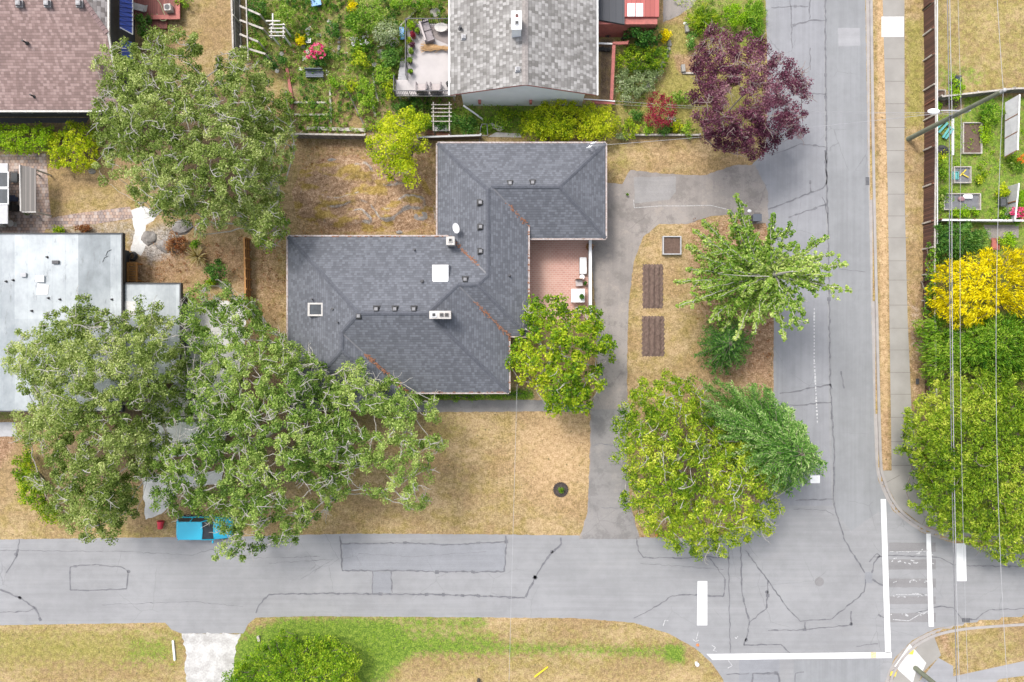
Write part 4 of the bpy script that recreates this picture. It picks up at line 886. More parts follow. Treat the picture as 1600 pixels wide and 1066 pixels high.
for x in (e0.x, e1.x-.1):
    for y in (e0.y, e1.y-.3): m.box(x-.05, y-.05, 0, x+.05, y+.05, 1.8)
m.build('post_frame', M['offwhite'], hp)
# ---- red shed with dark roof (top)
hr = thing('shed', 'brick red shed with dark roof and twin white roof panels at the top edge', 'shed', P(985, 5))
m = MB(); r0, r1 = P(934, 36, 2.4), P(1030, -60, 2.4); m.box(r0.x, r0.y, 0, r1.x-.1, r1.y, 2.2); m.build('wall', M['brickred'], hr)
m = MB(); x1 = P(976, 0, 2.4).x; m.prism([(r0.x-.1, P(0, 30, 2.4).y), (x1, P(0, 38, 2.4).y), (x1, r1.y), (r0.x-.1, r1.y)], 2.2, 2.4); m.build('roof', boards('dark_roof', (.055,.058,.065), (.04,.042,.05), .5, 0, gap=.04), hr)
m = MB(); m.box(x1, P(0, 26, 2.4).y, 2.2, r1.x, r1.y, 2.38); m.build('red_roof', boards('red_roof', (.36,.10,.09), (.3,.08,.07), .35, 0, gap=.06), hr)
for x in (986, 999): m = MB(); p = P(x, 16, 2.4); m.box(p.x-.27, p.y-.48, 2.38, p.x+.27, p.y+.5, 2.44); m.build('roof_panel', M['white'], hr)
# ---------------------------------------------------------------- vegetation
def leaf_mesh(name, C, T, N, ln, wd, val, mat, root=None):
    """C centres, T long axis, N normal -> one mesh of folded diamond leaves"""
    n = len(C); B = np.cross(N, T); B /= np.linalg.norm(B, axis=1, keepdims=True)+1e-9
    T = T/(np.linalg.norm(T, axis=1, keepdims=True)+1e-9)
    N2 = np.cross(T, B)
    a = C - T*ln[:, None]*.5; b = C + B*wd[:, None]*.5 + N2*ln[:, None]*.08; c = C + T*ln[:, None]*.5; d = C - B*wd[:, None]*.5 + N2*ln[:, None]*.08
    V4 = np.stack([a, b, c, d], 1).reshape(-1, 3)
    off = np.array(rootloc(root)) if root else np.array([V4[:,0].mean(), V4[:,1].mean(), V4[:,2].min()])
    V4 = V4-off
    me = bpy.data.meshes.new(name); me.vertices.add(4*n); me.vertices.foreach_set('co', V4.ravel())
    me.loops.add(4*n); me.loops.foreach_set('vertex_index', np.arange(4*n)); me.polygons.add(n)
    me.polygons.foreach_set('loop_start', np.arange(n)*4); me.polygons.foreach_set('loop_total', np.full(n, 4)); me.update()
    at = me.attributes.new('v', 'FLOAT', 'FACE'); at.data.foreach_set('value', np.clip(val, 0, 1).astype(np.float32))
    me.materials.append(mat); o = bpy.data.objects.new(name, me); COL.objects.link(o)
    if root: o.parent = root
    else: o.location = off
    return o
def unit(a): return a/(np.linalg.norm(a, axis=-1, keepdims=True)+1e-9)
def rag(poly, amt=7, step=9):
    out = []; n = len(poly)
    for i in range(n):
        (x0, y0), (x1, y1) = poly[i], poly[(i+1) % n]; k = max(1, int(math.hypot(x1-x0, y1-y0)/step))
        for j in range(k):
            q = j/k; a = random.uniform(0, 2*PI); r_ = random.uniform(0, amt); out.append((x0+(x1-x0)*q+math.cos(a)*r_, y0+(y1-y0)*q+math.sin(a)*r_))
    return out
def sample_poly(poly, spacing, z, holes=(), hole_noise=None, seed=0):
    """roughly even random points (pixels) inside an outline; spacing in metres at height z"""
    k = (H-z)/H; sp = spacing/(S*k); xs = [p[0] for p in poly]; ys = [p[1] for p in poly]
    nx_ = int((max(xs)-min(xs))/sp)+2; ny_ = int((max(ys)-min(ys))/sp)+2
    gx_, gy_ = np.meshgrid(np.arange(nx_), np.arange(ny_)); gx_ = gx_ + .5*(gy_ % 2)
    x = min(xs)+gx_.ravel()*sp + rng.uniform(-.45, .45, gx_.size)*sp; y = min(ys)+gy_.ravel()*sp + rng.uniform(-.45, .45, gx_.size)*sp
    ok = inpoly(x, y, poly)
    for hx, hy, hr_ in holes: ok &= np.hypot(x-hx, y-hy) > hr_
    if hole_noise: ok &= vnoise(x, y, 1/hole_noise[0], seed) > hole_noise[1]
    return x[ok], y[ok]
def grow(base, nodes, top_h, split=.35, tip=.022, power=2.3, jit=.13, m=None, bias=.35, sides=5):
    """branch graph: every node joins the nearest cheaper node towards the trunk; pipe-model radii; twisted tubes"""
    base = np.array(base, float); crotch = base+np.array([0, 0, top_h])
    pts = [base, crotch]; par = [-1, 0]; path = [0, 0]
    order = np.argsort(np.linalg.norm(nodes-crotch, axis=1))
    for i in order:
        q = nodes[i]; A = np.array(pts[1:]); pl = np.array(path[1:])
        dv = np.linalg.norm(A-q, axis=1); cost = dv + bias*pl + .8*np.maximum(0, A[:, 2]-q[2])
        j = int(np.argmin(cost))+1
        pts.append(q); par.append(j); path.append(path[j]+np.linalg.norm(pts[j]-q))
    n = len(pts); rp = np.zeros(n); rad = np.zeros(n)
    for i in range(n-1, 0, -1):
        if rp[i] == 0: rp[i] = tip**power
        rp[par[i]] += rp[i]
    rad = rp**(1/power); rad[0] = rad[1]*1.25
    m = m or MB()
    for i in range(1, n):
        a, b = pts[par[i]], pts[i]; L = np.linalg.norm(b-a)
        if L < .01: continue
        k = 2 if L < .6 else (3 if L < 1.6 else 5); r0 = min(rad[par[i]], rad[i]*1.35) if par[i] > 0 else rad[par[i]]
        ps = []; rs = []
        for j in range(k+1):
            q = j/k; p = a+(b-a)*q
            if 0 < j < k: p = p + rng.normal(0, jit*L/k if par[i] > 0 else .05, 3)
            ps.append(p); rs.append(r0+(rad[i]-r0)*q)
        m.tube(ps, rs, sides if rad[i] > .05 else 4, cap=False)
    return m, pts, par, rad
def foliage(cx, dens, cr, ls, asp, up, rmod, fr, seed, base, vshift=0):
    """cx: clump centres (n,3); leaves around them. fr: frond-like alignment 0..1"""
    n = len(cx); per = rng.poisson(dens, n)+4; idx_ = np.repeat(np.arange(n), per); t_ = len(idx_)
    d = rng.normal(0, 1, (t_, 3)); d = unit(d)*(rng.random((t_, 1))**.45); cr_ = (cr*(rng.uniform(.7, 1.3, n)))[idx_][:, None]
    off = d*cr_*np.array([1, 1, rmod]); Cc = cx[idx_]+off
    cv = rng.normal(.5, .13, n) + (vnoise(cx[:,0], cx[:,1], .45, seed)-.5)*.5 + vshift
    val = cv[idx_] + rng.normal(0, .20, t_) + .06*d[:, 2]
    N = unit(rng.normal(0, 1, (t_, 3))*(1-up) + np.array([0, 0, 1])*up + .35*d)
    out = unit(cx[idx_]-np.array(base)+off*2); T = rng.normal(0, 1, (t_, 3))*(1-fr)+out*fr*1.6; T = unit(T - N*(T*N).sum(1, keepdims=True))
    ln = ls*rng.uniform(.65, 1.4, t_); return Cc, T, N, ln, ln*asp, val
def tree(name, label, cat, poly, ztop, zbot, leaf, bark='bark', sp=.9, dens=75, cr=.6, ls=.17, asp=.62, up=.35, rmod=.6, fr=0, holes=(), hn=None, group=None,
         trunk=None, crotch=.3, base=None, twigs=0, expose=.0, fill=.6, dome=.55, seed=1, jit=.13, tip=.022, vshift=0, zjit=.5, edgez=.25, twl=.9, parts=('trunk', 'crown'), nolimb=False):
    zmid = (ztop+zbot)/2
    if cat == 'tree' or 'conifer' in name: poly = rag(poly)
    x, y = sample_poly(poly, sp, zmid, holes, hn, seed)
    if len(x) < 5:
        q = np.array(poly); c_ = q.mean(0); u_ = rng.random(5)*.6; e_ = q[rng.integers(0, len(q), 5)]; x = np.append(x, c_[0]+(e_[:, 0]-c_[0])*u_); y = np.append(y, c_[1]+(e_[:, 1]-c_[1])*u_)
    d = dpoly(x, y, poly); dm = max(d.max(), 1e-3)
    prof = 1-(1-np.clip(d/(dm*.85), 0, 1))**2; prof = edgez+(1-edgez)*prof**dome
    z = zbot+(ztop-zbot)*prof + (vnoise(x, y, 1/28, seed+5)-.5)*2*zjit + rng.normal(0, zjit*.3, len(x)); z = np.clip(z, zbot*.6+.1, None)
    k = (H-z)/H; nodes = np.stack([(x-800)*S*k, (533-y)*S*k, z], 1)
    if base is None:
        c = nodes.mean(0); base = (c[0], c[1])
    b3 = Vector((base[0], base[1], 0))
    root = thing(name, label, cat, b3, group=group)
    nd = nodes.copy(); nd[:, 2] -= cr*rmod*.9+.1
    ex = rng.random(len(nd)) < expose; nd[ex, 2] += cr*rmod*1.6+.2
    m, pts, par, rad = grow((b3.x, b3.y, -.1), nd, max(.3, zbot*crotch+.1), jit=jit, tip=tip)
    if trunk: pass
    for _ in range(twigs):
        i = rng.integers(0, len(nd)); p = nodes[i].copy(); p[2] += cr*rmod*rng.uniform(.3, 1.2); a = rng.uniform(0, 2*PI); L = rng.uniform(.5, 1.5)*twl; ps = [nd[i].copy(), p]
        for s_ in range(5):
            a += rng.normal(0, .38); p = p + np.array([math.cos(a), math.sin(a), rng.uniform(-.3, .2)])*L/5; ps.append(p)
        m.tube(ps, list(np.linspace(.033, .010, 7)), 4, cap=False)
        for s_ in (1, 2, 3):
            if rng.random() < .65:
                q = ps[s_]; a2 = a+rng.choice([-1, 1])*rng.uniform(.6, 1.2); l2 = L*rng.uniform(.25, .5); q2 = q+np.array([math.cos(a2), math.sin(a2), rng.uniform(-.2, .2)])*l2*.55
                m.tube([q, q2, q2+np.array([math.cos(a2+rng.normal(0, .6)), math.sin(a2+rng.normal(0, .6)), 0])*l2*.5], [.021, .015, .008], 4, cap=False)
    m.build(parts[0], M[bark], root)
    cx = nodes.copy()
    if fill:
        nf = int(len(nodes)*fill); ii = rng.integers(0, len(nodes), nf); lo = nodes[ii].copy(); q = rng.uniform(.25, .85, nf)
        znew = zbot+(lo[:, 2]-zbot)*q*.9 - .1; znew = np.maximum(znew, .25); kk = (H-znew)/(H-lo[:, 2])
        c0_ = nodes.mean(0); lo[:, 0] *= kk; lo[:, 1] *= kk; lo[:, 0] += (c0_[0]-lo[:, 0])*.12; lo[:, 1] += (c0_[1]-lo[:, 1])*.12; lo[:, 2] = znew
        kq = (H-lo[:, 2])/H; lx = lo[:, 0]/(S*kq)+800; ly = 533-lo[:, 1]/(S*kq); okk = np.ones(nf, bool)
        for hx, hy, hr_ in holes: okk &= np.hypot(lx-hx, ly-hy) > hr_+4
        cx = np.concatenate([cx, lo[okk]])
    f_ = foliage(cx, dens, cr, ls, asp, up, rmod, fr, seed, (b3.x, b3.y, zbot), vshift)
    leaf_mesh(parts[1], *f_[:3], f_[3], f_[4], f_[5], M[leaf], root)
    return root
def blob(cx, cy, rx, ry=None, n=11, j=.16, seed=0):
    r = random.Random(seed*31+int(cx)); ry = ry or rx
    return [(cx+rx*math.cos(2*PI*i/n)*(1+r.uniform(-j, j)), cy+ry*math.sin(2*PI*i/n)*(1+r.uniform(-j, j))) for i in range(n)]
def shrub(label, cx, cy, rx, ry, h, leaf, cat='shrub', name='shrub', group=None, **kw):
    poly = rx if isinstance(rx, list) else blob(cx, cy, rx, ry, seed=int(cy))
    a = dict(sp=.38, dens=46, cr=.29, ls=.12, fill=.5, up=.45, zjit=.12, edgez=.3, tip=.012, bark='barkd', crotch=.2, parts=('stem', 'foliage')); a.update(kw)
    return tree(name, label, cat, poly, h, .15, leaf, group=group, **a)
LM('l_bush', (.035, .11, .01), (.13, .26, .015), (.28, .44, .025), (.50, .58, .06))
# ---- the big oaks
OAK = dict(dens=140, cr=.40, sp=.60, ls=.122, asp=.7, rmod=.55, up=.5, expose=.10, jit=.11, twl=.9, tip=.015, fill=1.3, group='pale-barked oaks over the left-hand gardens')
OK1 = [(150,75),(185,62),(230,55),(265,40),(300,48),(318,60),(305,82),(322,98),(345,85),(375,72),(398,88),(430,110),(440,140),(455,165),(462,190),(466,230),(458,270),(436,290),(450,318),(450,360),(430,390),(402,380),(385,352),(350,362),(320,368),(290,348),(260,355),(232,340),(212,322),(190,303),(165,288),(150,265),(155,240),(140,215),(130,185),(143,158),(160,135),(148,105)]
tree('oak_tree', 'broad oak beside the rosy brown roof, its grey twigs showing through green leaves', 'tree', OK1, 9.0, 3.2, 'l_oak', twigs=190, holes=[(318,92,13),(236,118,5),(300,262,6),(345,160,7),(196,250,5)], hn=(11, .2), seed=3, **OAK)
OK2 = [(10,530),(30,515),(55,520),(75,480),(92,490),(108,472),(122,455),(150,457),(142,480),(165,482),(180,502),(205,482),(225,465),(245,470),(252,492),(275,500),(288,520),(292,545),(290,570),(290,600),(280,640),(268,650),(262,700),(236,740),(222,765),(215,790),(205,815),(175,848),(140,842),(110,832),(80,805),(60,775),(50,740),(45,710),(25,685),(22,650),(38,625),(20,600),(5,570)]
tree('oak_tree', 'wide leafy oak overhanging the flat-roofed house at the far left', 'tree', OK2, 8.8, 3.0, 'l_oak', twigs=130, holes=[(256,672,12),(244,758,12),(232,800,10),(195,640,11),(222,645,10),(172,598,6),(155,605,6),(115,696,8),(250,575,9),(204,542,6),(112,590,5)], hn=(11, .2), seed=9, **OAK)
OK3 = [(284,470),(300,450),(330,440),(362,442),(395,470),(412,510),(450,532),(500,558),(515,590),(540,570),(560,565),(582,582),(620,597),(650,612),(682,622),(690,642),(680,665),(706,698),(692,708),(676,720),(672,760),(665,792),(640,802),(600,792),(570,770),(550,772),(530,785),(500,792),(490,815),(470,852),(440,856),(404,862),(392,882),(372,868),(352,896),(335,870),(345,850),(356,838),(330,812),(295,812),(265,800),(238,806),(222,780),(222,750),(222,720),(235,680),(245,640),(272,600),(288,560),(276,520)]
tree('oak_tree', 'sprawling oak with many bare pale twisted branches, reaching over the grey roof and dry lawn', 'tree', OK3, 8.6, 2.8, 'l_oakd', twigs=430, seed=14,
     holes=[(588,745,20),(560,752,18),(610,706,12),(590,668,10),(655,672,10),(470,770,13),(455,775,10),(660,640,8),(256,672,9),(296,672,12),(325,662,6),(318,498,9),(356,556,9),(242,756,9),(252,782,6),(230,802,9),(300,748,6),(332,746,6),(282,720,5),(268,690,5),(345,520,5),(395,590,10),(390,840,14),(420,830,12),(230,800,9),(330,745,7),(625,770,8),(560,650,7),(356,812,3),(500,640,6),(297,826,17)], hn=(12, .27), **OAK)
tree('oak_tree', 'small bushy oak sprout leaning over the narrow side yard left of the grey roof', 'tree', [(385,355),(420,300),(452,330),(450,362),(425,392),(400,385)], 4.0, 1.2, 'l_green', sp=.6, dens=50, cr=.4, ls=.14, twigs=5, seed=4)
tree('tree', 'small bright lime tree standing in the rocky back yard', 'tree', [(570,216),(578,198),(592,196),(608,180),(640,172),(666,178),(671,200),(655,214),(666,232),(645,236),(640,254),(656,270),(648,293),(636,292),(626,274),(600,276),(588,262),(574,240)], 4.6, 1.6, 'l_yel', bark='barkd', sp=.5, dens=85, cr=.45, ls=.14, hn=(12, .1), up=.5, twigs=8, seed=6)
tree('tree', 'rounded glossy lime-green tree between red brick patio and front path', 'tree', [(800,540),(812,520),(818,488),(835,465),(855,462),(875,458),(900,482),(930,478),(944,500),(952,520),(967,538),(957,560),(936,560),(944,578),(947,600),(936,622),(918,642),(890,650),(862,646),(838,628),(830,602),(806,592),(794,570)], 5.8, 1.8, 'l_lime', bark='bark', sp=.55, dens=62, cr=.38, ls=.19, asp=.6, hn=(17, .17), up=.5, twigs=6, seed=8, holes=[(925,563,10),(817,585,5)])
tree('tree', 'large yellow-green broadleaf tree with bare grey twigs at the street corner', 'tree', [(985,602),(1010,590),(1050,583),(1085,598),(1098,615),(1108,650),(1130,682),(1180,696),(1222,738),(1214,785),(1226,812),(1200,832),(1182,842),(1150,856),(1132,866),(1118,858),(1095,868),(1062,868),(1040,850),(1012,836),(998,822),(985,800),(966,775),(978,750),(955,712),(964,685),(955,662),(962,640)], 7.4, 2.2, 'l_big', bark='bark', sp=.6, dens=90, cr=.42, ls=.20, asp=.38, fr=.35, up=.4, hn=(15, .08), twigs=60, twl=1.1, tip=.014, jit=.08, seed=12)
# ---- long-branched tree by the street: straight limbs lined with leaf tufts
def feather_conifer(label, bx_, by_, tx, ty, zt, R0, n, leaf, ls=.2, asp=.24, name='conifer_tree', clip=None, bark='barkd', droop=.25, tmin=.12, dens=1.0, inner=True):
    """trunk with tiers of straight limbs, each limb feathered with short side sprays"""
    b3 = P(bx_, by_); root = thing(name, label, 'tree', b3); top = P(tx, ty, zt); m = MB(); m.tube([b3-Vector((0,0,.1)), b3.lerp(top, .5), top], [.2, .12, .02], 8)
    C_ = []; T_ = []; V_ = []
    for i in range(n):
        t_ = tmin+(1-tmin)*((i+.5)/n)**.85; a = i*2.39996+random.uniform(-.3,.3); s_ = b3.lerp(top, t_); L = R0*(1-t_)**.75*random.uniform(.72, 1.12)+.25
        e = s_+Vector((math.cos(a), math.sin(a), .12))*L
        if clip:
            for _ in range(14):
                k = (H-e.z)/H; qx = e.x/(S*k)+800; qy = 533-e.y/(S*k)
                if inpoly(np.array([qx]), np.array([qy]), clip)[0]: break
                e = s_.lerp(e, .88)
        L = (e-s_).length; k = max(3, int(L/.2)); d_ = (e-s_).normalized(); sd_ = d_.cross(Vector((0,0,1))).normalized(); ps = []
        tone = random.gauss(0, .10)+.15*(t_-.5)
        for j in range(k+1): q = j/k; ps.append(s_.lerp(e, q)+Vector((random.gauss(0,.02), random.gauss(0,.02), -droop*L*.3*q*q)))
        m.tube(ps, list(np.linspace(.035, .008, k+1)), 4)
        for j in range(1, k+1):
            q = j/k; w_ = (1-q)*.62+.14
            for side in (-1, 1):
                sl_ = w_*random.uniform(.6, 1.2)*min(1, L*.7); dr = (d_*.75+sd_*side*random.uniform(.5, .9)).normalized(); nn = max(2, int(sl_/.10*dens))
                for u in range(nn):
                    f_ = (u+.5)/nn; pp = ps[j]+dr*sl_*f_+Vector((random.gauss(0,.035), random.gauss(0,.035), -.18*f_*sl_+random.gauss(0,.03)))
                    for _r in range(2):
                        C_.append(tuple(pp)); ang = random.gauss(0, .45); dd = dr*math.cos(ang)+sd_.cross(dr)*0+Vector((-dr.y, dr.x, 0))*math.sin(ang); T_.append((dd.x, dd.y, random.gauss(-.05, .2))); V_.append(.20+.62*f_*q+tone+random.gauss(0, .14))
            C_.append(tuple(ps[j])); T_.append(tuple(d_)); V_.append(.75+tone)
    if inner:
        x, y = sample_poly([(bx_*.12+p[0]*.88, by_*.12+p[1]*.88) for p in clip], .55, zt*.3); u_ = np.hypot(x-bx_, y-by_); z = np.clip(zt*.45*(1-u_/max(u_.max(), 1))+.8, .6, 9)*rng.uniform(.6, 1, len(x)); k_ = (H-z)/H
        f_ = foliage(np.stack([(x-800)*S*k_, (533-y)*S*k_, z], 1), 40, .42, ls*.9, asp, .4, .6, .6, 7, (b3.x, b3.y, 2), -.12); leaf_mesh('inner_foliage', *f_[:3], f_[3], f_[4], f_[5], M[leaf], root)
    m.build('trunk', M[bark], root); C_ = np.array(C_); T_ = unit(np.array(T_)); N_ = unit(rng.normal(0, .35, C_.shape)+np.array([0,0,1])); ln = ls*rng.uniform(.7, 1.3, len(C_))
    leaf_mesh('crown', C_, T_, N_, ln, ln*asp, np.array(V_), M[leaf], root); return root
CED = [(1090,602),(1105,580),(1130,592),(1150,602),(1180,598),(1200,602),(1216,626),(1242,638),(1240,655),(1260,662),(1264,688),(1294,718),(1290,744),(1266,758),(1252,776),(1228,776),(1208,768),(1185,745),(1140,730),(1120,690),(1095,655)]
feather_conifer('blue-green cedar with pale drooping sprays leaning toward the street', 1160, 655, 1256, 712, 9.6, 7.6, 260, 'l_cedar', clip=CED, tmin=.08, droop=.15, ls=.23, asp=.22)
feather_conifer('small dark green conifer below the long-branched street tree', 1128, 540, 1142, 537, 4.8, 3.1, 95, 'l_dark', clip=[(1085,560),(1092,530),(1102,500),(1140,490),(1162,500),(1182,530),(1174,560),(1150,577),(1130,590),(1102,582)])
def spoke_tree():
    base_ = P(1150, 440); top = P(1245, 418, 10.2)
    b3 = Vector((P(1168, 438).x, P(1168, 438).y, 0)); root = thing('ginkgo_tree', 'tall open tree with long straight branches radiating over the roadside and street', 'tree', b3)
    top = P(1238, 424, 10.0); m = MB(); tr = [b3+Vector((0,0,-.1)), b3.lerp(top, .3)+Vector((.1,0,0)), b3.lerp(top, .65), top]; m.tube(tr, [.24, .19, .12, .04], 8)
    limbs = [((1152,305),6.0,.52),((1210,335),7.4,.65),((1236,350),7.9,.7),((1292,370),8.8,.8),((1323,412),9.6,.93),((1333,455),9.2,.9),((1252,512),8.4,.85),((1226,530),7.6,.78),((1060,478),4.6,.35),((1058,440),4.6,.4),((1085,360),4.6,.4),((1100,345),4.8,.42),((1140,330),5.6,.5),
             ((1165,360),6,.55),((1185,500),6.6,.6),((1150,530),5.4,.5),((1110,500),4.8,.42),((1095,400),4.4,.4),((1075,420),4.2,.36),((1240,380),8.6,.8),((1265,420),9.4,.92),((1205,350),7.2,.66),((1180,520),5.8,.6),((1215,500),7.4,.72),((1130,420),7.2,.62),
             ((1120,465),5.6,.5),((1170,400),8.2,.75),((1278,452),8.8,.88),((1296,430),9.4,.92),((1130,380),6.4,.55),((1160,450),7.4,.66),((1200,450),8.4,.8),((1105,450),6.0,.5),((1075,385),3.6,.3),((1130,515),3.8,.35),((1170,340),5.0,.5),((1205,395),7.8,.74),((1225,470),7.9,.78),((1302,395),9.2,.86),((1256,490),7.8,.82),((1090,470),3.6,.3),((1146,355),4.2,.4)]
    C_ = []; Tn = []
    for (ex, ey), ez, at_ in limbs:
        e = P(ex, ey, ez); a = b3.lerp(top, at_*.78); L = (e-a).length; n = max(4, int(L/.3)); ps = []
        sag = random.uniform(-.3, .2)
        for i in range(n+1):
            q = i/n; p = a.lerp(e, q)+Vector((random.gauss(0,.03), random.gauss(0,.03), sag*math.sin(PI*q))); ps.append(p)
        m.tube(ps, list(np.linspace(.05, .016, n+1)), 5)
        for i, p in enumerate(ps):
            q = i/n
            if q < .12: continue
            kk = 4 if q < .8 else 3
            wdt = .50*(1-q)+.09
            for _ in range(kk): C_.append(tuple(p+Vector((random.gauss(0, wdt*.36), random.gauss(0, wdt*.36), random.gauss(-.16, .08)))));
            if q < .85 and random.random() < .30:
                dr = (e-a).normalized(); sd_ = dr.cross(Vector((0,0,1))).normalized()*random.choice([-1,1]); l = (1-q)*1.5+.35; e2 = p+(dr*.8+sd_*.8).normalized()*l+Vector((0,0,random.uniform(-.1,.3)))
                m.tube([p, p.lerp(e2,.5), e2], [.028, .02, .01], 4)
                for s_ in range(int(l/.16)): C_.append(tuple(p.lerp(e2, (s_+1)/(l/.16))+Vector((random.gauss(0,.07), random.gauss(0,.07), -.05))))
    m.tube([P(1122, 428, 6.5), P(1160, 431, 7.2), P(1202, 432, 8)], [.012, .022, .03], 5)
    m.build('trunk', M['bark'], root); cx = np.array(C_)
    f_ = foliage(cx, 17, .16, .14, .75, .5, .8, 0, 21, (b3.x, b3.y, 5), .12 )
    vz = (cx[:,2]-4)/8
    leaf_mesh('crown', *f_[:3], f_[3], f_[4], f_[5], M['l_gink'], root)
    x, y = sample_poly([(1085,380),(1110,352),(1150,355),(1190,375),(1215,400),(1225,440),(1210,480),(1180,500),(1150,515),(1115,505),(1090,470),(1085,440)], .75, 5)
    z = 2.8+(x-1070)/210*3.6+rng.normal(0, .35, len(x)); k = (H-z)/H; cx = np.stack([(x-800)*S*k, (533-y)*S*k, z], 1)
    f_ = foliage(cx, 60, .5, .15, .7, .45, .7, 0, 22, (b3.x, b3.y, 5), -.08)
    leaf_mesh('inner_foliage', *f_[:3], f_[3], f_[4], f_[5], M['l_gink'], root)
spoke_tree()
# ---- purple plum
PUR = [(1085,105),(1078,82),(1095,55),(1118,42),(1135,50),(1160,38),(1178,52),(1205,72),(1215,88),(1240,92),(1255,112),(1266,130),(1263,165),(1252,190),(1258,205),(1238,222),(1215,222),(1200,245),(1176,250),(1140,240),(1120,232),(1096,215),(1085,190),(1074,160),(1090,132),(1075,112)]
tree('plum_tree', 'dark purple-leaved plum tree with a pale tangle of bare twigs near its middle', 'tree', PUR, 7.4, 2.2, 'l_purp', bark='barkp', sp=.56, dens=135, cr=.43, ls=.13, asp=.55, hn=(15, .05), up=.45, twigs=85, twl=.9, tip=.013, jit=.08, holes=[(1146,152,15)], seed=18)
# ---- right-hand evergreens
tree('conifer_hedge', 'huge bushy yellow-green cedar filling the lower right corner beside the pavement', 'hedge', [(1440,615),(1462,598),(1500,582),(1600,580),(1720,585),(1720,900),(1600,885),(1560,876),(1540,862),(1500,851),(1482,836),(1462,828),(1440,806),(1420,794),(1428,768),(1408,762),(1424,740),(1420,712),(1393,702),(1412,690),(1415,665),(1412,642)], 5.6, 1.2, 'l_hedge', bark='barkd', sp=.5, dens=70, cr=.38, ls=.22, asp=.32, fr=.45, up=.4, hn=(14, .06), holes=[(1497,655,7),(1502,690,6)], seed=20, dome=.5, zjit=.35, edgez=.35, twigs=12)
tree('conifer_shrub', 'spreading golden yellow cypress glowing behind the brown fence', 'shrub', [(1452,436),(1470,410),(1500,398),(1550,388),(1600,392),(1690,400),(1690,480),(1600,492),(1562,484),(1530,506),(1492,516),(1465,492),(1450,462)], 3.2, .5, 'l_gold', bark='barkd', sp=.5, dens=38, cr=.42, ls=.30, asp=.22, fr=.8, up=.25, hn=(9, .16), seed=22, zjit=.25)
tree('conifer_shrub', 'feathery green juniper with long arching sprays below the golden cypress', 'shrub', [(1434,500),(1452,492),(1490,520),(1530,510),(1565,488),(1600,495),(1690,490),(1690,590),(1600,590),(1500,590),(1452,600),(1440,570),(1432,520)], 2.8, .4, 'l_green', bark='barkd', sp=.5, dens=62, cr=.46, ls=.30, asp=.2, fr=.8, up=.3, seed=24, zjit=.25)
tree('conifer_shrub', 'dark green low juniper between white garden fence and golden cypress', 'shrub', [(1462,352),(1500,352),(1545,358),(1548,375),(1540,395),(1500,402),(1475,410),(1462,400)], 1.9, .3, 'l_dark', bark='barkd', sp=.45, dens=52, cr=.38, ls=.27, asp=.24, fr=.7, seed=25, zjit=.2)
tree('hedge', 'narrow clipped green hedge growing along the back of the brown fence', 'hedge', [(1450,380),(1464,380),(1466,430),(1462,492),(1444,492),(1448,420)], 1.7, .3, 'l_green', bark='barkd', sp=.4, dens=36, cr=.3, ls=.13, seed=26, zjit=.1)
tree('shrub', 'rounded yellow-green bush between small concrete driveway and mown verge at the bottom', 'shrub', [(350,1056),(362,1040),(385,1022),(405,1002),(440,988),(470,995),(500,990),(535,1000),(552,1018),(568,1040),(560,1068),(560,1130),(360,1130)], 2.6, .4, 'l_bush', bark='barkd', sp=.44, dens=70, cr=.36, ls=.15, asp=.4, fr=.3, hn=(9, .12), seed=28)
tree('hedge', 'yellow-tinged hedge bush at the left lawn edge under the wide oak', 'hedge', [(12,735),(28,712),(45,700),(60,740),(80,780),(100,815),(78,818),(55,800),(35,790),(25,760)], 2.0, .3, 'l_lime', bark='barkd', sp=.42, dens=50, cr=.35, ls=.14, seed=29)
# ---- shrubs round the houses
shrub('long leafy green hedge below the rosy-roofed house', 0, 0, [(-60,193),(0,193),(85,196),(80,235),(30,240),(0,234),(-60,236)], 0, 1.5, 'l_bright')
shrub('bright yellow-green bush at the end of the leafy hedge', 115, 225, [(78,215),(100,195),(108,183),(120,193),(150,192),(152,235),(150,262),(120,268),(80,262),(72,240)], 0, 1.9, 'l_yel')
shrub('dark green shrub tucked between blue lean-to and red deck', 222, 38, 13, 20, 1.6, 'l_dark')
shrub('small green bush at the top edge beside the red deck', 288, 2, 12, 7, 1.0, 'l_green')
shrub('rounded yellow-green shrub below the white house wall, left of its twin', 865, 188, [(815,195),(822,175),(845,162),(878,154),(900,160),(905,190),(900,218),(860,220),(820,216)], 0, 2.0, 'l_yel', sp=.36, dens=60, cr=.32, fr=.5, asp=.35, ls=.16)
shrub('rounded yellow-green shrub below the white house wall, right of its twin', 935, 190, [(902,170),(925,163),(950,165),(966,180),(963,205),(950,218),(905,219)], 0, 2.0, 'l_yel', sp=.36, dens=60, cr=.32, fr=.5, asp=.35, ls=.16)
shrub('low green shrub beside the yellow-green pair', 985, 198, 18, 16, 1.0, 'l_lime')
shrub('dark red round maple near the plum tree', 1030, 172, 27, 27, 2.0, 'l_dred', ls=.11, dens=42)
shrub('glossy dark green bush right of the red shed', 1004, 48, 27, 25, 1.7, 'l_dark', ls=.15)
shrub('loose feathery olive shrub below the glossy dark bush', 1000, 88, [(962,90),(985,72),(1012,70),(1040,75),(1048,95),(1030,112),(985,108),(962,105)], 0, 1.1, 'l_lime', fr=.6, asp=.25, ls=.2)
shrub('pale green flowering shrub bank left of the curved garden edge', 1000, 130, [(962,108),(1000,106),(1035,105),(1032,128),(1010,150),(985,160),(962,158)], 0, 1.0, 'l_silver')
shrub('bluish green low shrub near the stone at the garden path', 1081, 62, 12, 11, .8, 'l_cedar')
shrub('small yellow flowering bush at the top of the garden path', 1041, 56, 8, 10, .7, 'l_gold')
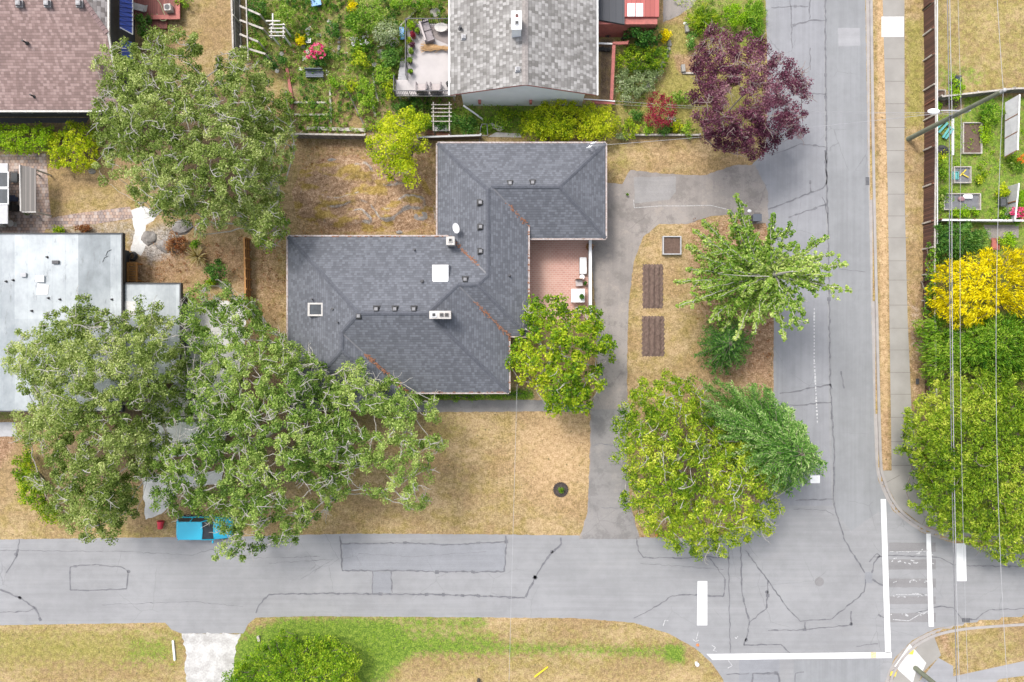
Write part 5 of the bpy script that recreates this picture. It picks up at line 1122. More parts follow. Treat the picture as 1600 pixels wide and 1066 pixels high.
shrub('vivid bright green bush above the plum tree', 1148, 22, 20, 17, 1.2, 'l_bright')
shrub('olive ornamental grass clump beside the vivid bush', 1100, 30, 27, 22, .9, 'l_lime', fr=.7, asp=.1, ls=.4)
shrub('long green grass mound at the kerb above the plum tree', 1180, 28, 17, 30, .9, 'l_green', fr=.7, asp=.12, ls=.35)
shrub('small acid-yellow plant between two dark bushes under the plum tree', 1056, 199, 9, 10, .6, 'l_yel')
shrub('green mound right of the acid-yellow plant', 1077, 203, 11, 10, .7, 'l_green')
shrub('small dark green mound left of the acid-yellow plant', 1037, 202, 8, 8, .6, 'l_dark')
shrub('green mound left of the dark red maple', 993, 180, 10, 9, .7, 'l_dark')
shrub('small green mound just below the dark red maple', 1013, 202, 9, 8, .6, 'l_green')
shrub('silvery white-dotted plant edging the bed by the grey roof corner', 970, 212, 12, 6, .4, 'l_silver')
shrub('leafy green bush above the red maple under the plum', 1066, 155, 18, 11, .9, 'l_mixed')
for lb, x, y, rx, ry, h, lf in (
 ('tall green shrub with dark hollows at the top left of the flower garden', 400, 12, 17, 18, 1.5, 'l_dark'),
 ('olive bush behind the white garden arch', 445, 25, 22, 18, 1.6, 'l_mixed'),
 ('rusty-flowered green bush near the fence pergola', 408, 22, 12, 10, .9, 'l_mixed'),
 ('large leafy shrub at the top of the flower garden, left of the stepping path', 575, 28, 33, 26, 2.0, 'l_mixed'),
 ('silvery-leaved tall shrub in the middle of the flower garden', 600, 48, 22, 20, 2.1, 'l_silver'),
 ('green shrub at the top edge beside the garden path', 640, 5, 35, 12, 1.2, 'l_green'),
 ('big-leaved pale green shrub beside the white daisies', 552, 38, 17, 22, 1.5, 'l_green'),
 ('yellow-green ball shrub below the white daisies', 563, 92, 16, 14, 1.0, 'l_lime'),
 ('small golden plant by the blue tub', 549, 11, 8, 8, .6, 'l_gold'),
 ('yellow plant in the middle of the stepping stones', 470, 62, 8, 8, .6, 'l_gold'),
 ('dark-leaved plant on the right of the round flower bed', 518, 48, 11, 14, .8, 'l_dark'),
 ('loose green plants left of the pale deck stairs', 612, 88, 16, 18, 1.3, 'l_dark'),
 ('green shrub bank below the deck stairs', 600, 118, 14, 16, 1.2, 'l_green'),
 ('yellow-tipped green shrub at the left corner of the pale deck', 612, 140, 16, 14, 1.2, 'l_lime'),
 ('dense green shrub under the deck railing', 635, 165, 26, 10, 1.0, 'l_dark'),
 ('green plants between the white board edging and the lime tree', 570, 150, 14, 30, .9, 'l_green'),
 ('bright yellow small bush above the bare planting wedge', 548, 132, 8, 9, .6, 'l_yel'),
 ('mixed green planting just right of the grey bench', 525, 128, 15, 8, .7, 'l_green'),
 ('low leafy plants beside the orange-red edging board', 448, 165, 8, 24, .9, 'l_mixed'),
 ('green shrub right of the grey board fence', 400, 75, 14, 14, 1.1, 'l_green'),
 ('dense green shrub below the board fence beside the oak', 430, 95, 16, 12, 1.2, 'l_dark'),
 ('dark green plants at the foot of the plant trellis', 700, 190, 26, 13, 1.0, 'l_dark'),
 ('green shrub left of the plant trellis', 664, 190, 14, 14, 1.0, 'l_green'),
 ('dark green ferns right of the plant trellis', 735, 195, 18, 13, .8, 'l_dark'),
 ('leafy green plants by the white downpipe', 775, 195, 24, 12, .7, 'l_green'),
 ('low green plants at the foot of the white wall', 800, 178, 30, 9, .5, 'l_lime'),
 ('glossy green bush beside the spiky plant', 338, 422, 22, 15, 1.1, 'l_dark'),
 ('small green shrub above the spiky plant', 303, 382, 9, 7, .6, 'l_green'),
 ('rusty brown low bush in the rockery', 275, 382, 20, 16, .6, 'l_rust'),
 ('small yellow-olive plant at the end of the rockery', 330, 442, 9, 7, .5, 'l_lime'),
 ('rusty ornamental grass at the edge of the paver path', 132, 357, 14, 5, .5, 'l_rust'),
 ('low yellow-green plant between pavers and the flat roof edge', 92, 360, 14, 5, .5, 'l_lime'),
 ('potato-green bushy plants in the east garden by the black bin', 1493, 138, 16, 18, 1.0, 'l_bright'),
 ('dense green shrub in front of the pale greenhouse panels', 1548, 175, 20, 18, 1.0, 'l_green'),
 ('green vegetables left of the upper cold frame', 1476, 262, 14, 20, .7, 'l_green'),
 ('olive herb clump above the upper cold frame', 1470, 245, 10, 8, .5, 'l_yel'),
 ('green plants below the lower cold frame', 1510, 330, 24, 8, .6, 'l_bright'),
 ('small variegated plant right of the upper cold frame', 1534, 275, 10, 13, .5, 'l_lime'),
 ('green plants left of the lower cold frame', 1472, 310, 10, 20, .6, 'l_mixed'),
 ('yellow-green plant beside the right white fence panels', 1568, 300, 8, 12, .8, 'l_yel'),
 ('bright green bush outside the white garden fence', 1577, 378, 15, 13, .8, 'l_bright'),
 ('orange-flecked green plants on the east edge of the garden', 1590, 255, 12, 14, .7, 'l_mixed'),
 ('yellow-green plants at the right edge beside the white fence corner', 1596, 315, 8, 14, .8, 'l_bright'),
 ('lush green plants along the right edge of the raised bed', 1540, 205, 9, 22, .6, 'l_bright'),
 ('tiny lone green weed clump on the worn driveway', 980, 304, 4, 3, .2, 'l_green'),
 ('green climber patch by the top of the brown street fence', 1466, 165, 6, 8, .4, 'l_bright')):
    shrub(lb, x, y, rx, ry, h, lf, **(dict(cr=.09, ls=.07, dens=10) if 'tiny' in lb else {}))
tree('hedge', 'low green foundation hedge along the front wall of the grey-roofed house', 'hedge', [(655,614),(700,612),(830,608),(832,620),(780,622),(700,627),(655,626)], .7, .1, 'l_green', bark='barkd', sp=.35, dens=22, cr=.22, ls=.11, seed=33, zjit=.08)
# rose bush with pink flowers, other flowers as parts of their shrubs
def flowers(root, cx, cy, rx, ry, z, n, mat, ls=.12, name='flower'):
    a = rng.uniform(0, 2*PI, n); r_ = np.sqrt(rng.random(n)); cc = np.repeat(np.stack([P(cx, cy).x+rx*S*r_*np.cos(a), P(cx, cy).y+ry*S*r_*np.sin(a), np.full(n, z)+rng.normal(0, .08, n)], 1), 7, 0)
    t_ = len(cc); cc = cc+rng.normal(0, .05, cc.shape); N = unit(rng.normal(0, .5, (t_, 3))+np.array([0, 0, 1])); T = unit(np.cross(N, rng.normal(0, 1, (t_, 3))))
    tag(leaf_mesh(name, cc, T, N, np.full(t_, ls), np.full(t_, ls*.9), rng.random(t_), M[mat], root), kind='stuff')
r = shrub('rose bush covered in deep pink blooms on the round flower bed', 502, 91, 19, 15, 1.0, 'l_dark'); flowers(r, 500, 90, 17, 13, 1.15, 34, 'pinkfl', .15)
r = shrub('white-flowered daisy clump beside the stepping path', 566, 70, 16, 12, .7, 'l_green'); flowers(r, 566, 70, 15, 10, .85, 22, 'whitefl', .10)
r = shrub('pink flowering bush at the corner of the white garden fence', 1573, 335, 12, 10, .9, 'l_green'); flowers(r, 1573, 335, 11, 9, 1.05, 24, 'pinkfl', .16)
r = shrub('orange and red flowering plants on the right edge below the greenhouse panels', 1586, 252, 9, 9, .6, 'l_lime'); flowers(r, 1586, 252, 8, 8, .75, 14, 'orangefl', .12)
r = shrub('white-dotted bedding plants between the red maple and the mounds', 1046, 192, 7, 11, .4, 'l_dark'); flowers(r, 1046, 190, 6, 10, .5, 22, 'whitefl', .09)
r = shrub('pink flowers drooping outside the right end of the white garden fence', 1589, 345, 7, 10, .7, 'l_green'); flowers(r, 1589, 345, 6, 9, .8, 12, 'pinkfl', .14)
# spiky plant
def spiky(px, py, label, mat, n=90, L=1.0):
    b = P(px, py); root = thing('spiky_plant', label, 'plant', b); a = rng.uniform(0, 2*PI, n); e = rng.uniform(.15, 1.3, n); d = np.stack([np.cos(a)*np.cos(e), np.sin(a)*np.cos(e), np.sin(e)], 1)
    ln = rng.uniform(.6, 1.1, n)*L; c = np.array([b.x, b.y, .25])+d*ln[:, None]*.5; N = unit(np.cross(np.cross(d, [0, 0, 1]), d)); leaf_mesh('leaf', c, d, N, ln, np.full(n, .07), rng.random(n), M[mat], root)
    m = MB(); m.cyl(b, .12, 0, .3, .08, n=8); m.build('stem', M['barkd'], root)
spiky(313, 402, 'pale spiky strap-leaved plant in the rockery near the oak', 'l_straw', 150, 1.1)
# sapling in mulch ring
b = P(876, 765); root = thing('sapling', 'small young shrub in a dark round mulch ring on the front lawn', 'plant', b)
m = MB()
for i in range(22): a = 2*PI*i/22; m.ball((b.x+.52*math.cos(a), b.y+.52*math.sin(a), .06), .09, .09, .07, 6, 4)
m.cyl(b, .5, .005, .06, .46, n=24); m.build('mulch_ring', plain('mulch', (.075,.06,.055), (.04,.03,.03), 9, 1, 1), root)
cx = np.array([[b.x+random.uniform(-.16,.16), b.y+random.uniform(-.16,.16), random.uniform(.2,.5)] for _ in range(14)]); f_ = foliage(cx, 20, .14, .10, .4, .3, .8, .4, 3, (b.x, b.y, .1)); leaf_mesh('foliage', *f_[:3], f_[3], f_[4], f_[5], M['l_green'], root)
# ---- ground cover nobody could count
def cover(name, label, polys, mats, spacing, h, dens, ls, hn=None, asp=.5, cat='plants'):
    CX = []
    for poly in polys:
        x, y = sample_poly(poly, spacing, h, (), hn, 3); z = rng.uniform(.02, max(h, .03), len(x)); k = (H-z)/H; CX.append(np.stack([(x-800)*S*k, (533-y)*S*k, z], 1))
    cx = np.concatenate(CX); f_ = foliage(cx, dens, .22, ls, asp, .3, .6, 0, 5, (0, 0, 0)); tag(leaf_mesh(name, *f_[:3], f_[3], f_[4], f_[5], M[mats]), label, cat, kind='stuff')
G1 = [(385,-40),(700,-40),(704,155),(700,205),(470,208),(445,110),(385,95)]
cover('ground_cover', 'mixed leafy undergrowth filling the flower garden', [G1], 'l_mixed', .38, .4, 26, .13, (24, .26))
cover('ground_cover', 'fresh green undergrowth between garden paths and fence', [[(440,150),(520,160),(520,205),(455,205)], [(590,100),(615,70),(620,160),(700,165),(700,205),(600,205),(560,120)], [(700,160),(820,165),(820,212),(760,212),(700,190)]], 'l_green', .36, .4, 15, .11, (20, .3))
cover('ground_cover', 'leafy ground cover in the right-hand kitchen garden', [[(1462,155),(1600,150),(1600,345),(1462,345)]], 'l_bright', .42, .3, 12, .11, (26, .45))
cover('ground_cover', 'planting along the garden path near the plum tree', [[(958,65),(1050,60),(1040,110),(1000,160),(958,160)], [(965,160),(1080,155),(1090,210),(965,213)], [(1050,0),(1197,0),(1197,80),(1110,75)]], 'l_mixed', .4, .35, 13, .12, (20, .3))
cover('ground_cover', 'rockery plants and brown litter near the spiky plant', [[(240,380),(380,360),(385,440),(300,445),(215,440)]], 'l_rust', .5, .2, 10, .10, (18, .35))
cover('small_flowers', 'tiny white blossoms dotted through the flower garden', [[(470,20),(600,20),(600,120),(450,120)], [(960,120),(1040,80),(1010,160),(965,200)]], 'whitefl', 1.1, .5, 3, .10, (20, .45), .8, 'flowers')
cover('small_flowers', 'tiny pink and red blossoms dotted through the flower garden', [[(400,10),(470,30),(460,130),(400,60)], [(560,30),(600,60),(580,130)]], 'pinkfl', 1.3, .5, 3, .10, (20, .4), .8, 'flowers')
cover('ground_cover', 'deep green leafy patches among the flower beds', [G1], 'l_dark', .45, .5, 34, .13, (30, .52))
cover('grass_tufts', 'short green grass tufts on the bottom verge', [[(430,966),(760,966),(640,1000),(600,1060),(360,1060),(390,1000)], [(560,996),(1060,1010),(1060,1030),(560,1024)], [(200,990),(275,988),(272,1040),(190,1040)]], 'l_bright', .5, .06, 6, .10, (30, .35), .25, 'grass')
cover('fallen_leaves', 'dry brown leaf litter under the trees', [[(1080,340),(1208,345),(1206,600),(1120,620),(1110,540),(1080,480)], [(450,345),(683,345),(683,368),(450,368)], [(470,220),(680,225),(680,345),(470,340)], [(395,385),(447,385),(447,560),(400,500)], [(990,790),(1180,800),(1160,840),(1004,840)]], 'l_rust', .55, .03, 6, .10, (15, .3), .6, 'leaf litter')
# ---------------------------------------------------------------- fences, furniture and everything that can be lifted away
def Pz(x, y, z=0): return P(x, y, z)
def board_fence(name, label, a, b, h, mat, postmat, gap=2.4, cap=None, thick=.05, cat='fence', group=None, rails=False, railside=1):
    """a, b ground points"""
    a, b = Vector(a), Vector(b); root = thing(name, label, cat, (a+b)/2 if True else a, group=group); L = (b-a).length; d = (b-a)/L; n = max(1, round(L/gap))
    s = Vector((-d.y, d.x, 0))
    m = MB(); k = int(L/.15)
    for i in range(k):
        p = a+d*(L*i/k+.005); q = a+d*(L*(i+1)/k-.005); j = random.uniform(-.015, .015); m.bar(p+Vector((0,0,.03))+s*j*.5, q+Vector((0,0,.03))+s*j*.5, thick, h-.05+j)
    m.build('board_panel', mat, root)
    for i in range(n+1):
        p = a+d*(L*i/n)+s*.07*railside; m = MB(); m.box(p.x-.055, p.y-.055, 0, p.x+.055, p.y+.055, h+.05); m.build('post', postmat, root)
    m = MB(); m.bar(a+Vector((0,0,h)), b+Vector((0,0,h)), .13, .04); m.build('top_rail', cap or postmat, root)
    if rails:
        for z in (.35, h-.35): m = MB(); m.bar(a+s*.06*railside+Vector((0,0,z)), b+s*.06*railside+Vector((0,0,z)), .05, .09); m.build('rail', postmat, root)
    return root
# brown street fence on the right, in sections
FT = [((1440.5, -120), (1442, 17)), ((1442, 17), (1443, 96)), ((1443, 96), (1443, 236)), ((1443, 236), (1441.5, 350)), ((1441.5, 350), (1441, 470)), ((1441, 470), (1444, 620))]
LB = ['brown board street fence at the top right, beside the dry lawn', 'second stretch of brown street fence, below the first joint from the top', 'brown street fence stretch running under the street lamp', 'brown street fence stretch beside the cold frames', 'brown street fence stretch behind the narrow clipped hedge', 'lowest stretch of brown street fence, meeting the big cedar']
for (a, b), lb in zip(FT, LB):
    r = board_fence('wooden_fence', lb, P(*a)+Vector((0,0,.1)), P(*b)+Vector((0,0,.1)), 1.45, M['woodb'], M['woodw'], cap=M['woodw'], group='brown board fence along the street', railside=-1)
    for f_ in (0, .5):
        p = (P(*a).lerp(P(*b), f_)); m = MB(); m.bar(p+Vector((-.06, 0, .15)), p+Vector((-.14, 0, 1.5)), .1, .1); m.build('brace', M['woodred'], r)
for y0, y1 in ((-60, 385),):
    r = thing('grape_wire_rail', 'white rail posts and rail standing just inside the brown street fence', 'rail', P(1447, 160)); m = MB()
    pa, pb = P(1448, y0), P(1448, y1); m.bar(pa+Vector((0,0,1.3)), pb+Vector((0,0,1.3)), .06, .06); m.build('rail', M['white'], r)
    for i in range(12):
        p = pa.lerp(pb, i/11); m = MB(); m.box(p.x-.04, p.y-.04, 0, p.x+.04, p.y+.04, 1.3); m.build('post', M['white'], r)
# grey fence with pergola beams at the top
r = board_fence('wooden_fence', 'weathered grey board fence between dry lawn and flower garden at the top', P(374, -60), P(379, 92), 1.8, M['wood'], M['woodw'], rails=True, cap=M['woodw'])
r = thing('pergola', 'row of pale beams sloping from the grey fence into the flower garden', 'pergola', P(395, 50))
for i, (y, xe, ye) in enumerate(((10, 407, 24), (32, 412, 46), (54, 404, 66), (73, 415, 85))):
    m = MB(); m.bar(P(375, y, 2.0), P(xe, ye, 1.9), .14, .09); m.build('beam', M['woodw'], r)
    m = MB(); p = P(xe, ye, 1.8); m.box(p.x-.05, p.y-.05, 0, p.x+.05, p.y+.05, 1.9); m.build('post', M['woodw'], r)
m = MB(); m.bar(P(384, -30, 2.12), P(388, 95, 2.12), .08, .08); m.build('cross_beam', M['woodw'], r)
# fence between the yards
board_fence('wooden_fence', 'weathered grey fence between the rocky back yard and the vegetable beds', P(464, 216), P(575, 218), 1.1, M['woodx'], M['woodw'], cap=M['woodw'])
board_fence('wooden_fence', 'dark picket fence below the plant trellis and lime tree', P(655, 220), P(752, 217), .9, plain('picket', (.10,.075,.06), (.06,.045,.04), 5), M['ltgrey'], cap=M['ltgrey'])
r = board_fence('retaining_wall', 'low weathered timber edging below the flower border by the dry strip', P(975, 213), P(1092, 213), .35, M['woodx'], M['woodw'], cap=M['woodw'], cat='edging')
board_fence('wooden_fence', 'orange-brown lattice fence in the narrow side yard beside the grey roof', P(390, 375), P(393, 500), 1.1, M['woodbr'], M['woodor'], gap=.8, rails=True, cap=M['woodor'])
m_ = MB()
# white board edgings in the vegetable garden
def plank(name, label, a, b, wd, z, mat, cat='edging board', group=None, h=.12):
    m = MB(); m.bar(P(*a)+Vector((0,0,z)), P(*b)+Vector((0,0,z)), wd, h); return tag(m.build(name, mat), label, cat, group)
for lb, a, b, w_, mt in (('long pale board edging right of the vegetable beds', (516,138), (518,193), .14, 'woodw'), ('pale board along the top of the leafy vegetable bed', (460,161), (512,161), .14, 'woodw'),
    ('pale board along the bottom of the leafy vegetable bed', (461,180), (516,180), .14, 'woodw'), ('thin dark board on the right of the bare planting wedge', (543,142), (570,198), .10, 'wood'),
    ('pale timber sill just above the grey back fence', (480,201), (572,204), .26, 'woodw'), ('left one of two long pale planks lying below the garden bench', (577,130), (587,183), .16, 'woodw'),
    ('right one of two long pale planks lying below the garden bench', (582,115), (591,160), .14, 'woodw'), ('red-painted edging board, upper length', (449,108), (456,150), .22, 'brickred'),
    ('red-painted edging board, lower length curving to the grey fence', (457,150), (454,198), .24, 'woodred'), ('curved pale log edging at the top of the garden path', (620,48), (655,12), .12, 'woodw'),
    ('orange-red board behind the dark picket fence', (668,207), (702,212), .35, 'woodred'), ('pale stick edging at the round flower bed', (512,34), (528,52), .10, 'woodw')):
    plank('edging_board', lb, a, b, w_, .0, M[mt], h=.14)
# curved stone edges
def stones(label, pts, n, r0, r1, mat='rock', name='stone_edging', cat='stone edging'):
    root = thing(name, label, cat, P(*pts[len(pts)//2])); sp_ = smooth(pts, 6)
    for i in range(n):
        q = sp_[int(i/(n-1)*(len(sp_)-1))]; m = MB(); r_ = random.uniform(r0, r1); c = P(*q); m.ball((c.x, c.y, .05), r_, r_*random.uniform(.7,1.1), r_*.6, 8, 5, .12); m.build('stone', M[mat], root, smooth=False)
stones('curved row of pale stones edging the shrub bank near the plum tree', [(1046,65), (1042,85), (1032,105), (1022,122), (1008,140), (995,150)], 22, .13, .24, 'concrete')
stones('curved row of small stones around the round flower bed', [(514,33), (528,48), (530,70), (528,88)], 12, .09, .15, 'concrete')
# stepping stones
for i, (x, y) in enumerate(((481,52), (481,71), (481,80), (473,73), (476,91), (426,100), (433,110), (424,92), (440,84), (469,110), (486,108), (499,110), (448,146), (585,101), (595,85), (498,55), (565,115))):
    pass
for i, (x, y, lb) in enumerate(((481,52,'square stepping stone at the top of the round bed'), (498,56,'rectangular slab in the round flower bed'), (481,81,'round stepping stone left of the rose bush'), (473,73,'pale slab left of the round bed block'), (476,91,'round stepping stone below left of the rose bush'),
    (426,100,'large round stepping stone near the oak canopy'), (433,111,'round stepping stone below the large one by the oak'), (440,84,'small round stone beside the white garden arch'), (469,109,'round stepping stone left of the grey bench'), (486,107,'round stepping stone above the left end of the grey bench'), (499,110,'round stepping stone above the right end of the grey bench'),
    (448,146,'flat stone by the red edging board'), (585,101,'round stepping stone at the start of the deck path'), (596,84,'oblong path slab left of the deck stairs'), (616,66,'large irregular path slab near the blue kayak-shaped tub'), (680,20,'large flat slab at the top of the deck path'))):
    c = P(x, y); m = MB(); r_ = .2 if i < 13 else .42; m.prism([(c.x+r_*math.cos(a*PI/4+.3)*random.uniform(.85,1.1), c.y+r_*math.sin(a*PI/4+.3)*random.uniform(.85,1.1)) for a in range(8)], 0, .05, .94)
    tag(m.build('stepping_stone', M['concrete'] if i % 2 else M['offwhite']), lb, 'stepping stone', 'garden stepping stones')
# concrete block
c = P(483, 65); m = MB(); 
for a in ((-.2,-.2,.2,-.14),(-.2,.14,.2,.2),(-.2,-.14,-.14,.14),(.14,-.14,.2,.14),(-.03,-.14,.03,.14),(-.14,-.03,-.03,.03),(.03,-.03,.14,.03)): m.box(c.x+a[0], c.y+a[1], .02, c.x+a[2], c.y+a[3], .25)
tag(m.build('breeze_block', M['white']), 'white openwork breeze block beside the round flower bed', 'block')
# white garden arch/bench
c = P(447, 66); r = thing('garden_arch', 'white slatted garden arch bench among shrubs in the flower garden', 'arch', c)
m = MB()
for x in (-.45, .45):
    for y in (-.35, .35): m = MB(); m.box(c.x+x-.05, c.y+y-.05, 0, c.x+x+.05, c.y+y+.05, 2.0); m.build('post', M['white'], r)
m = MB()
for q in (-.42, -.14, .14, .42): m.box(c.x-.6, c.y+q-.035, 2.0, c.x+.6, c.y+q+.035, 2.07)
for q in (-.45, .45): m.box(c.x+q-.05, c.y-.55, 1.93, c.x+q+.05, c.y+.55, 2.0)
m.build('slatted_top', M['offwhite'], r)
c2 = P(437, 48); m = MB(); m.box(c2.x-.05, c2.y-.6, 1.5, c2.x+.05, c2.y+.6, 1.58); m.box(c2.x-.5, c2.y-.05, 1.58, c2.x+.6, c2.y+.05, 1.64); m.build('side_bar', M['offwhite'], r)
# grey bench
def bench(label, px, py, w_, d_, mat, rz=0):
    c = P(px, py); r = thing('bench', label, 'bench', c, rz); m = MB(); 
    for i in range(4): m.box(-w_/2, -d_/2+i*d_/4, .42, w_/2, -d_/2+(i+.85)*d_/4, .46)
    m.build('seat', mat, r, world=False)
    m = MB(); m.box(-w_/2, d_/2, .5, w_/2, d_/2+.05, .85); m.build('backrest', mat, r, world=False)
    for x in (-w_/2+.05, w_/2-.1):
        for y in (-d_/2+.02, d_/2-.08): m = MB(); m.box(x, y, 0, x+.06, y+.06, .42); m.build('leg', mat, r, world=False)
bench('blue-grey garden bench below the rose bush', 494, 119, 1.35, .5, plain('bench_paint', (.12,.14,.17), (.09,.10,.13), 5), 0)
# blue tub and blue boat-like tub
def tub(label, px, py, w_, d_, h, mat, name='plastic_tub', cat='tub', rz=0):
    c = P(px, py); r = thing(name, label, cat, c, rz); m = MB(); t_ = .05
    m.prism([(-w_/2*.85,-d_/2*.85),(w_/2*.85,-d_/2*.85),(w_/2*.85,d_/2*.85),(-w_/2*.85,d_/2*.85)], 0, h, 1.15); m.build('body', mat, r, world=False, bevel=.03)
    m = MB()
    for a in ((-w_/2-t_,-d_/2-t_,w_/2+t_,-d_/2),(-w_/2-t_,d_/2,w_/2+t_,d_/2+t_),(-w_/2-t_,-d_/2,-w_/2,d_/2),(w_/2,-d_/2,w_/2+t_,d_/2)): m.box(a[0],a[1],h-.02,a[2],a[3],h+.04)
    m.build('rim', mat, r, world=False)
tub('bright blue plastic tub on the grass at the top of the flower garden', 496, 7, .65, .5, .4, M['bluepl'], rz=.2)
tub('light blue narrow trough leaning beside the pale deck', 629, 55, .25, .85, .3, M['bluepl'], rz=.05)
# ---- pale deck and everything on it
ZD = 1.5
rd = thing('deck', 'raised pale deck with black railing and grey stairs attached to the white house', 'deck', P(660, 110))
d0 = P(636, 38, ZD); d1 = P(712, 150, ZD); d2 = P(618, 125, ZD)
m = MB(); m.box(d0.x, d1.y, ZD-.18, d1.x, d0.y, ZD); m.box(d2.x, d1.y, ZD-.18, d0.x, d2.y, ZD); m.build('floor', M['deckwhite'], rd)
m = MB()
for x in (d2.x+.2, d0.x, d1.x-.2):
    for y in (d1.y+.2, d0.y-.2):
        if x == d2.x+.2 and y == d0.y-.2: continue
        m = MB(); m.box(x-.06, y-.06, 0, x+.06, y+.06, ZD-.18); m.build('support_post', M['woodw'], rd)
def railing(a, b, nb, z=ZD, h=.95):
    m = MB(); m.bar(a+Vector((0,0,h)), b+Vector((0,0,h)), .06, .05); m.bar(a+Vector((0,0,.1)), b+Vector((0,0,.1)), .04, .04)
    for i in range(nb+1):
        p = a.lerp(b, i/nb); w_ = .012 if i % 8 else .03; m.box(p.x-w_, p.y-w_, p.z, p.x+w_, p.y+w_, p.z+h)
    m.build('railing', M['darkgrey'], rd)
v_ = lambda x, y: Vector((x, y, ZD))
railing(v_(d2.x, d1.y+.04), v_(d1.x+1.4, d1.y+.04), 44); railing(v_(d0.x+.03, d0.y-.03), v_(d1.x-.3, d0.y-.03), 22); railing(v_(d0.x+.03, d0.y), v_(d0.x+.03, d2.y), 30); railing(v_(d2.x+.03, d1.y), v_(d2.x+.03, d2.y), 10)
m = MB()
for i in range(7): y = d2.y+i*.32; z = ZD-.2-i*.19; m.box(d2.x+.15, y+.02, z-.05, d0.x-.06, y+.30, z)
m.build('stairs', M['grey'], rd)
def armchair(label, x, y, rz, w_=.78, d_=.75, mat='wicker', z0=ZD, cush='cushion', name='armchair', group=None):
    c = P(x, y, z0); c.z = z0; r = thing(name, label, 'chair', c, rz, group)
    m = MB(); m.box(-w_/2+.1, -d_/2+.1, .15, w_/2-.1, d_/2-.1, .36); m.build('seat', M[mat], r, world=False)
    m = MB(); m.box(-w_/2+.12, -d_/2+.06, .36, w_/2-.12, d_/2-.14, .46); m.build('cushion', M[cush], r, world=False, bevel=.03)
    m = MB(); m.tube([(-w_/2+.05, d_/2-.05, .60), (-w_/2+.04, -d_/2+.22, .64), (-w_/2+.2, -d_/2+.04, .74), (w_/2-.2, -d_/2+.04, .74), (w_/2-.04, -d_/2+.22, .64), (w_/2-.05, d_/2-.05, .60)], .05, 8); m.box(-w_/2+.15, -d_/2, .3, w_/2-.15, -d_/2+.08, .72); m.build('backrest', M[mat], r, world=False)
    for sx in (-1, 1):
        for sy_ in (-1, 1): m = MB(); m.box(sx*(w_/2-.07)-.03, sy_*(d_/2-.08)-.03, 0, sx*(w_/2-.07)+.03, sy_*(d_/2-.08)+.03, .58); m.build('leg', M[mat], r, world=False)
    return r
armchair('left one of two grey wicker armchairs at the railing end of the pale deck', 660, 140, 0, .9, .8)
armchair('right one of two grey wicker armchairs at the railing end of the pale deck', 682, 140, 0, .9, .8)
# sofa
c = P(669, 53, ZD); r = thing('outdoor_sofa', 'mauve-grey outdoor sofa set at an angle on the pale deck', 'sofa', c, math.radians(-72))
m = MB(); m.box(-.75, -.34, .1, .75, .3, .38); m.build('base', M['wicker'], r, world=False); m = MB(); m.box(-.66, -.26, .38, -.02, .28, .5); m.box(.02, -.26, .38, .66, .28, .5); m.build('cushion', M['wicker'], r, world=False, bevel=.03)
m = MB(); m.box(-.75, -.42, .1, .75, -.28, .8); m.build('backrest', M['cushion'], r, world=False); m = MB(); m.box(-.8, -.42, .1, -.68, .3, .6); m.build('armrest', M['wicker'], r, world=False); m = MB(); m.box(.68, -.42, .1, .8, .3, .6); m.build('armrest', M['wicker'], r, world=False)
c = P(690, 47, ZD); r = thing('coffee_table', 'oval cream coffee table beside the sofa on the pale deck', 'table', c)
m = MB(); m.prism([(.5*math.cos(a*PI/12), .34*math.sin(a*PI/12)) for a in range(24)], .40, .46); m.build('tabletop', M['offwhite'], r, world=False); m = MB(); m.cyl((0,0), .26, 0, .40, .2); m.build('pedestal', M['wicker'], r, world=False)
c = P(688, 60, ZD); m = MB(); m.prism([(c.x-1.1, c.y+.9), (c.x+.65, c.y+.9), (c.x+.65, c.y-.5), (c.x-.3, c.y-.1)], ZD+.004, ZD+.018); tag(m.build('rug', plain('taupe_rug', (.27,.235,.225), (.22,.19,.18), 8, 1)), 'taupe outdoor rug under the sofa and oval table', 'rug')
# straw umbrella folded, lying on the deck
a, b = P(704, 76, ZD+.2), P(656, 74, ZD+.15); r = thing('folded_parasol', 'dry straw folded parasol lying across the pale deck toward the roof', 'parasol', P(680, 75, ZD)); r.location.z = ZD
m = MB(); m.tube([a, b.lerp(a, .3)], .03); m.build('pole', M['woodw'], r)
m = MB()
for i in range(260):
    q = random.random(); p = a.lerp(b, q*.55); e = a.lerp(b, min(1, q*.55+random.uniform(.25, .5))); sp_ = .12+.36*q; m.bar(p+Vector((0, random.gauss(0, .07), random.uniform(0,.12))), e+Vector((0, random.gauss(0, sp_*.45), random.uniform(-.05,.1))), .025, .02)
m.build('straw_canopy', M['straw'], r)
# pots
def pot(label, x, y, r_, z0, leafm, potm, ph=.3, lh=.35, n=12, group=None, z=None):
    c = P(x, y, z0+.2); c.z = z0; r = thing('potted_plant', label, 'potted plant', c, group=group)
    m = MB(); m.cyl((0,0), r_*.7, 0, ph, r_, 14); m.build('pot', M[potm], r, world=False); m = MB(); m.cyl((0,0), r_*.85, ph, ph+.01, n=14); m.build('potting_soil', M['soil'], r, world=False)
    cx = np.array([[c.x+random.uniform(-1,1)*r_*.5, c.y+random.uniform(-1,1)*r_*.5, z0+ph+random.uniform(.05, lh)] for _ in range(n)])
    f_ = foliage(cx, 26, r_*.75, .11, .5, .3, .8, .3, 4, (c.x, c.y, z0)); leaf_mesh('plant', *f_[:3], f_[3], f_[4], f_[5], M[leafm], r)
    return r
pot('large bright green potted palm at the upper corner of the pale deck', 644, 42, .42, ZD, 'l_bright', 'darkgrey', .35, .6, 14)
pot('small green potted plant beside the large palm pot', 653, 50, .18, ZD, 'l_green', 'darkgrey')
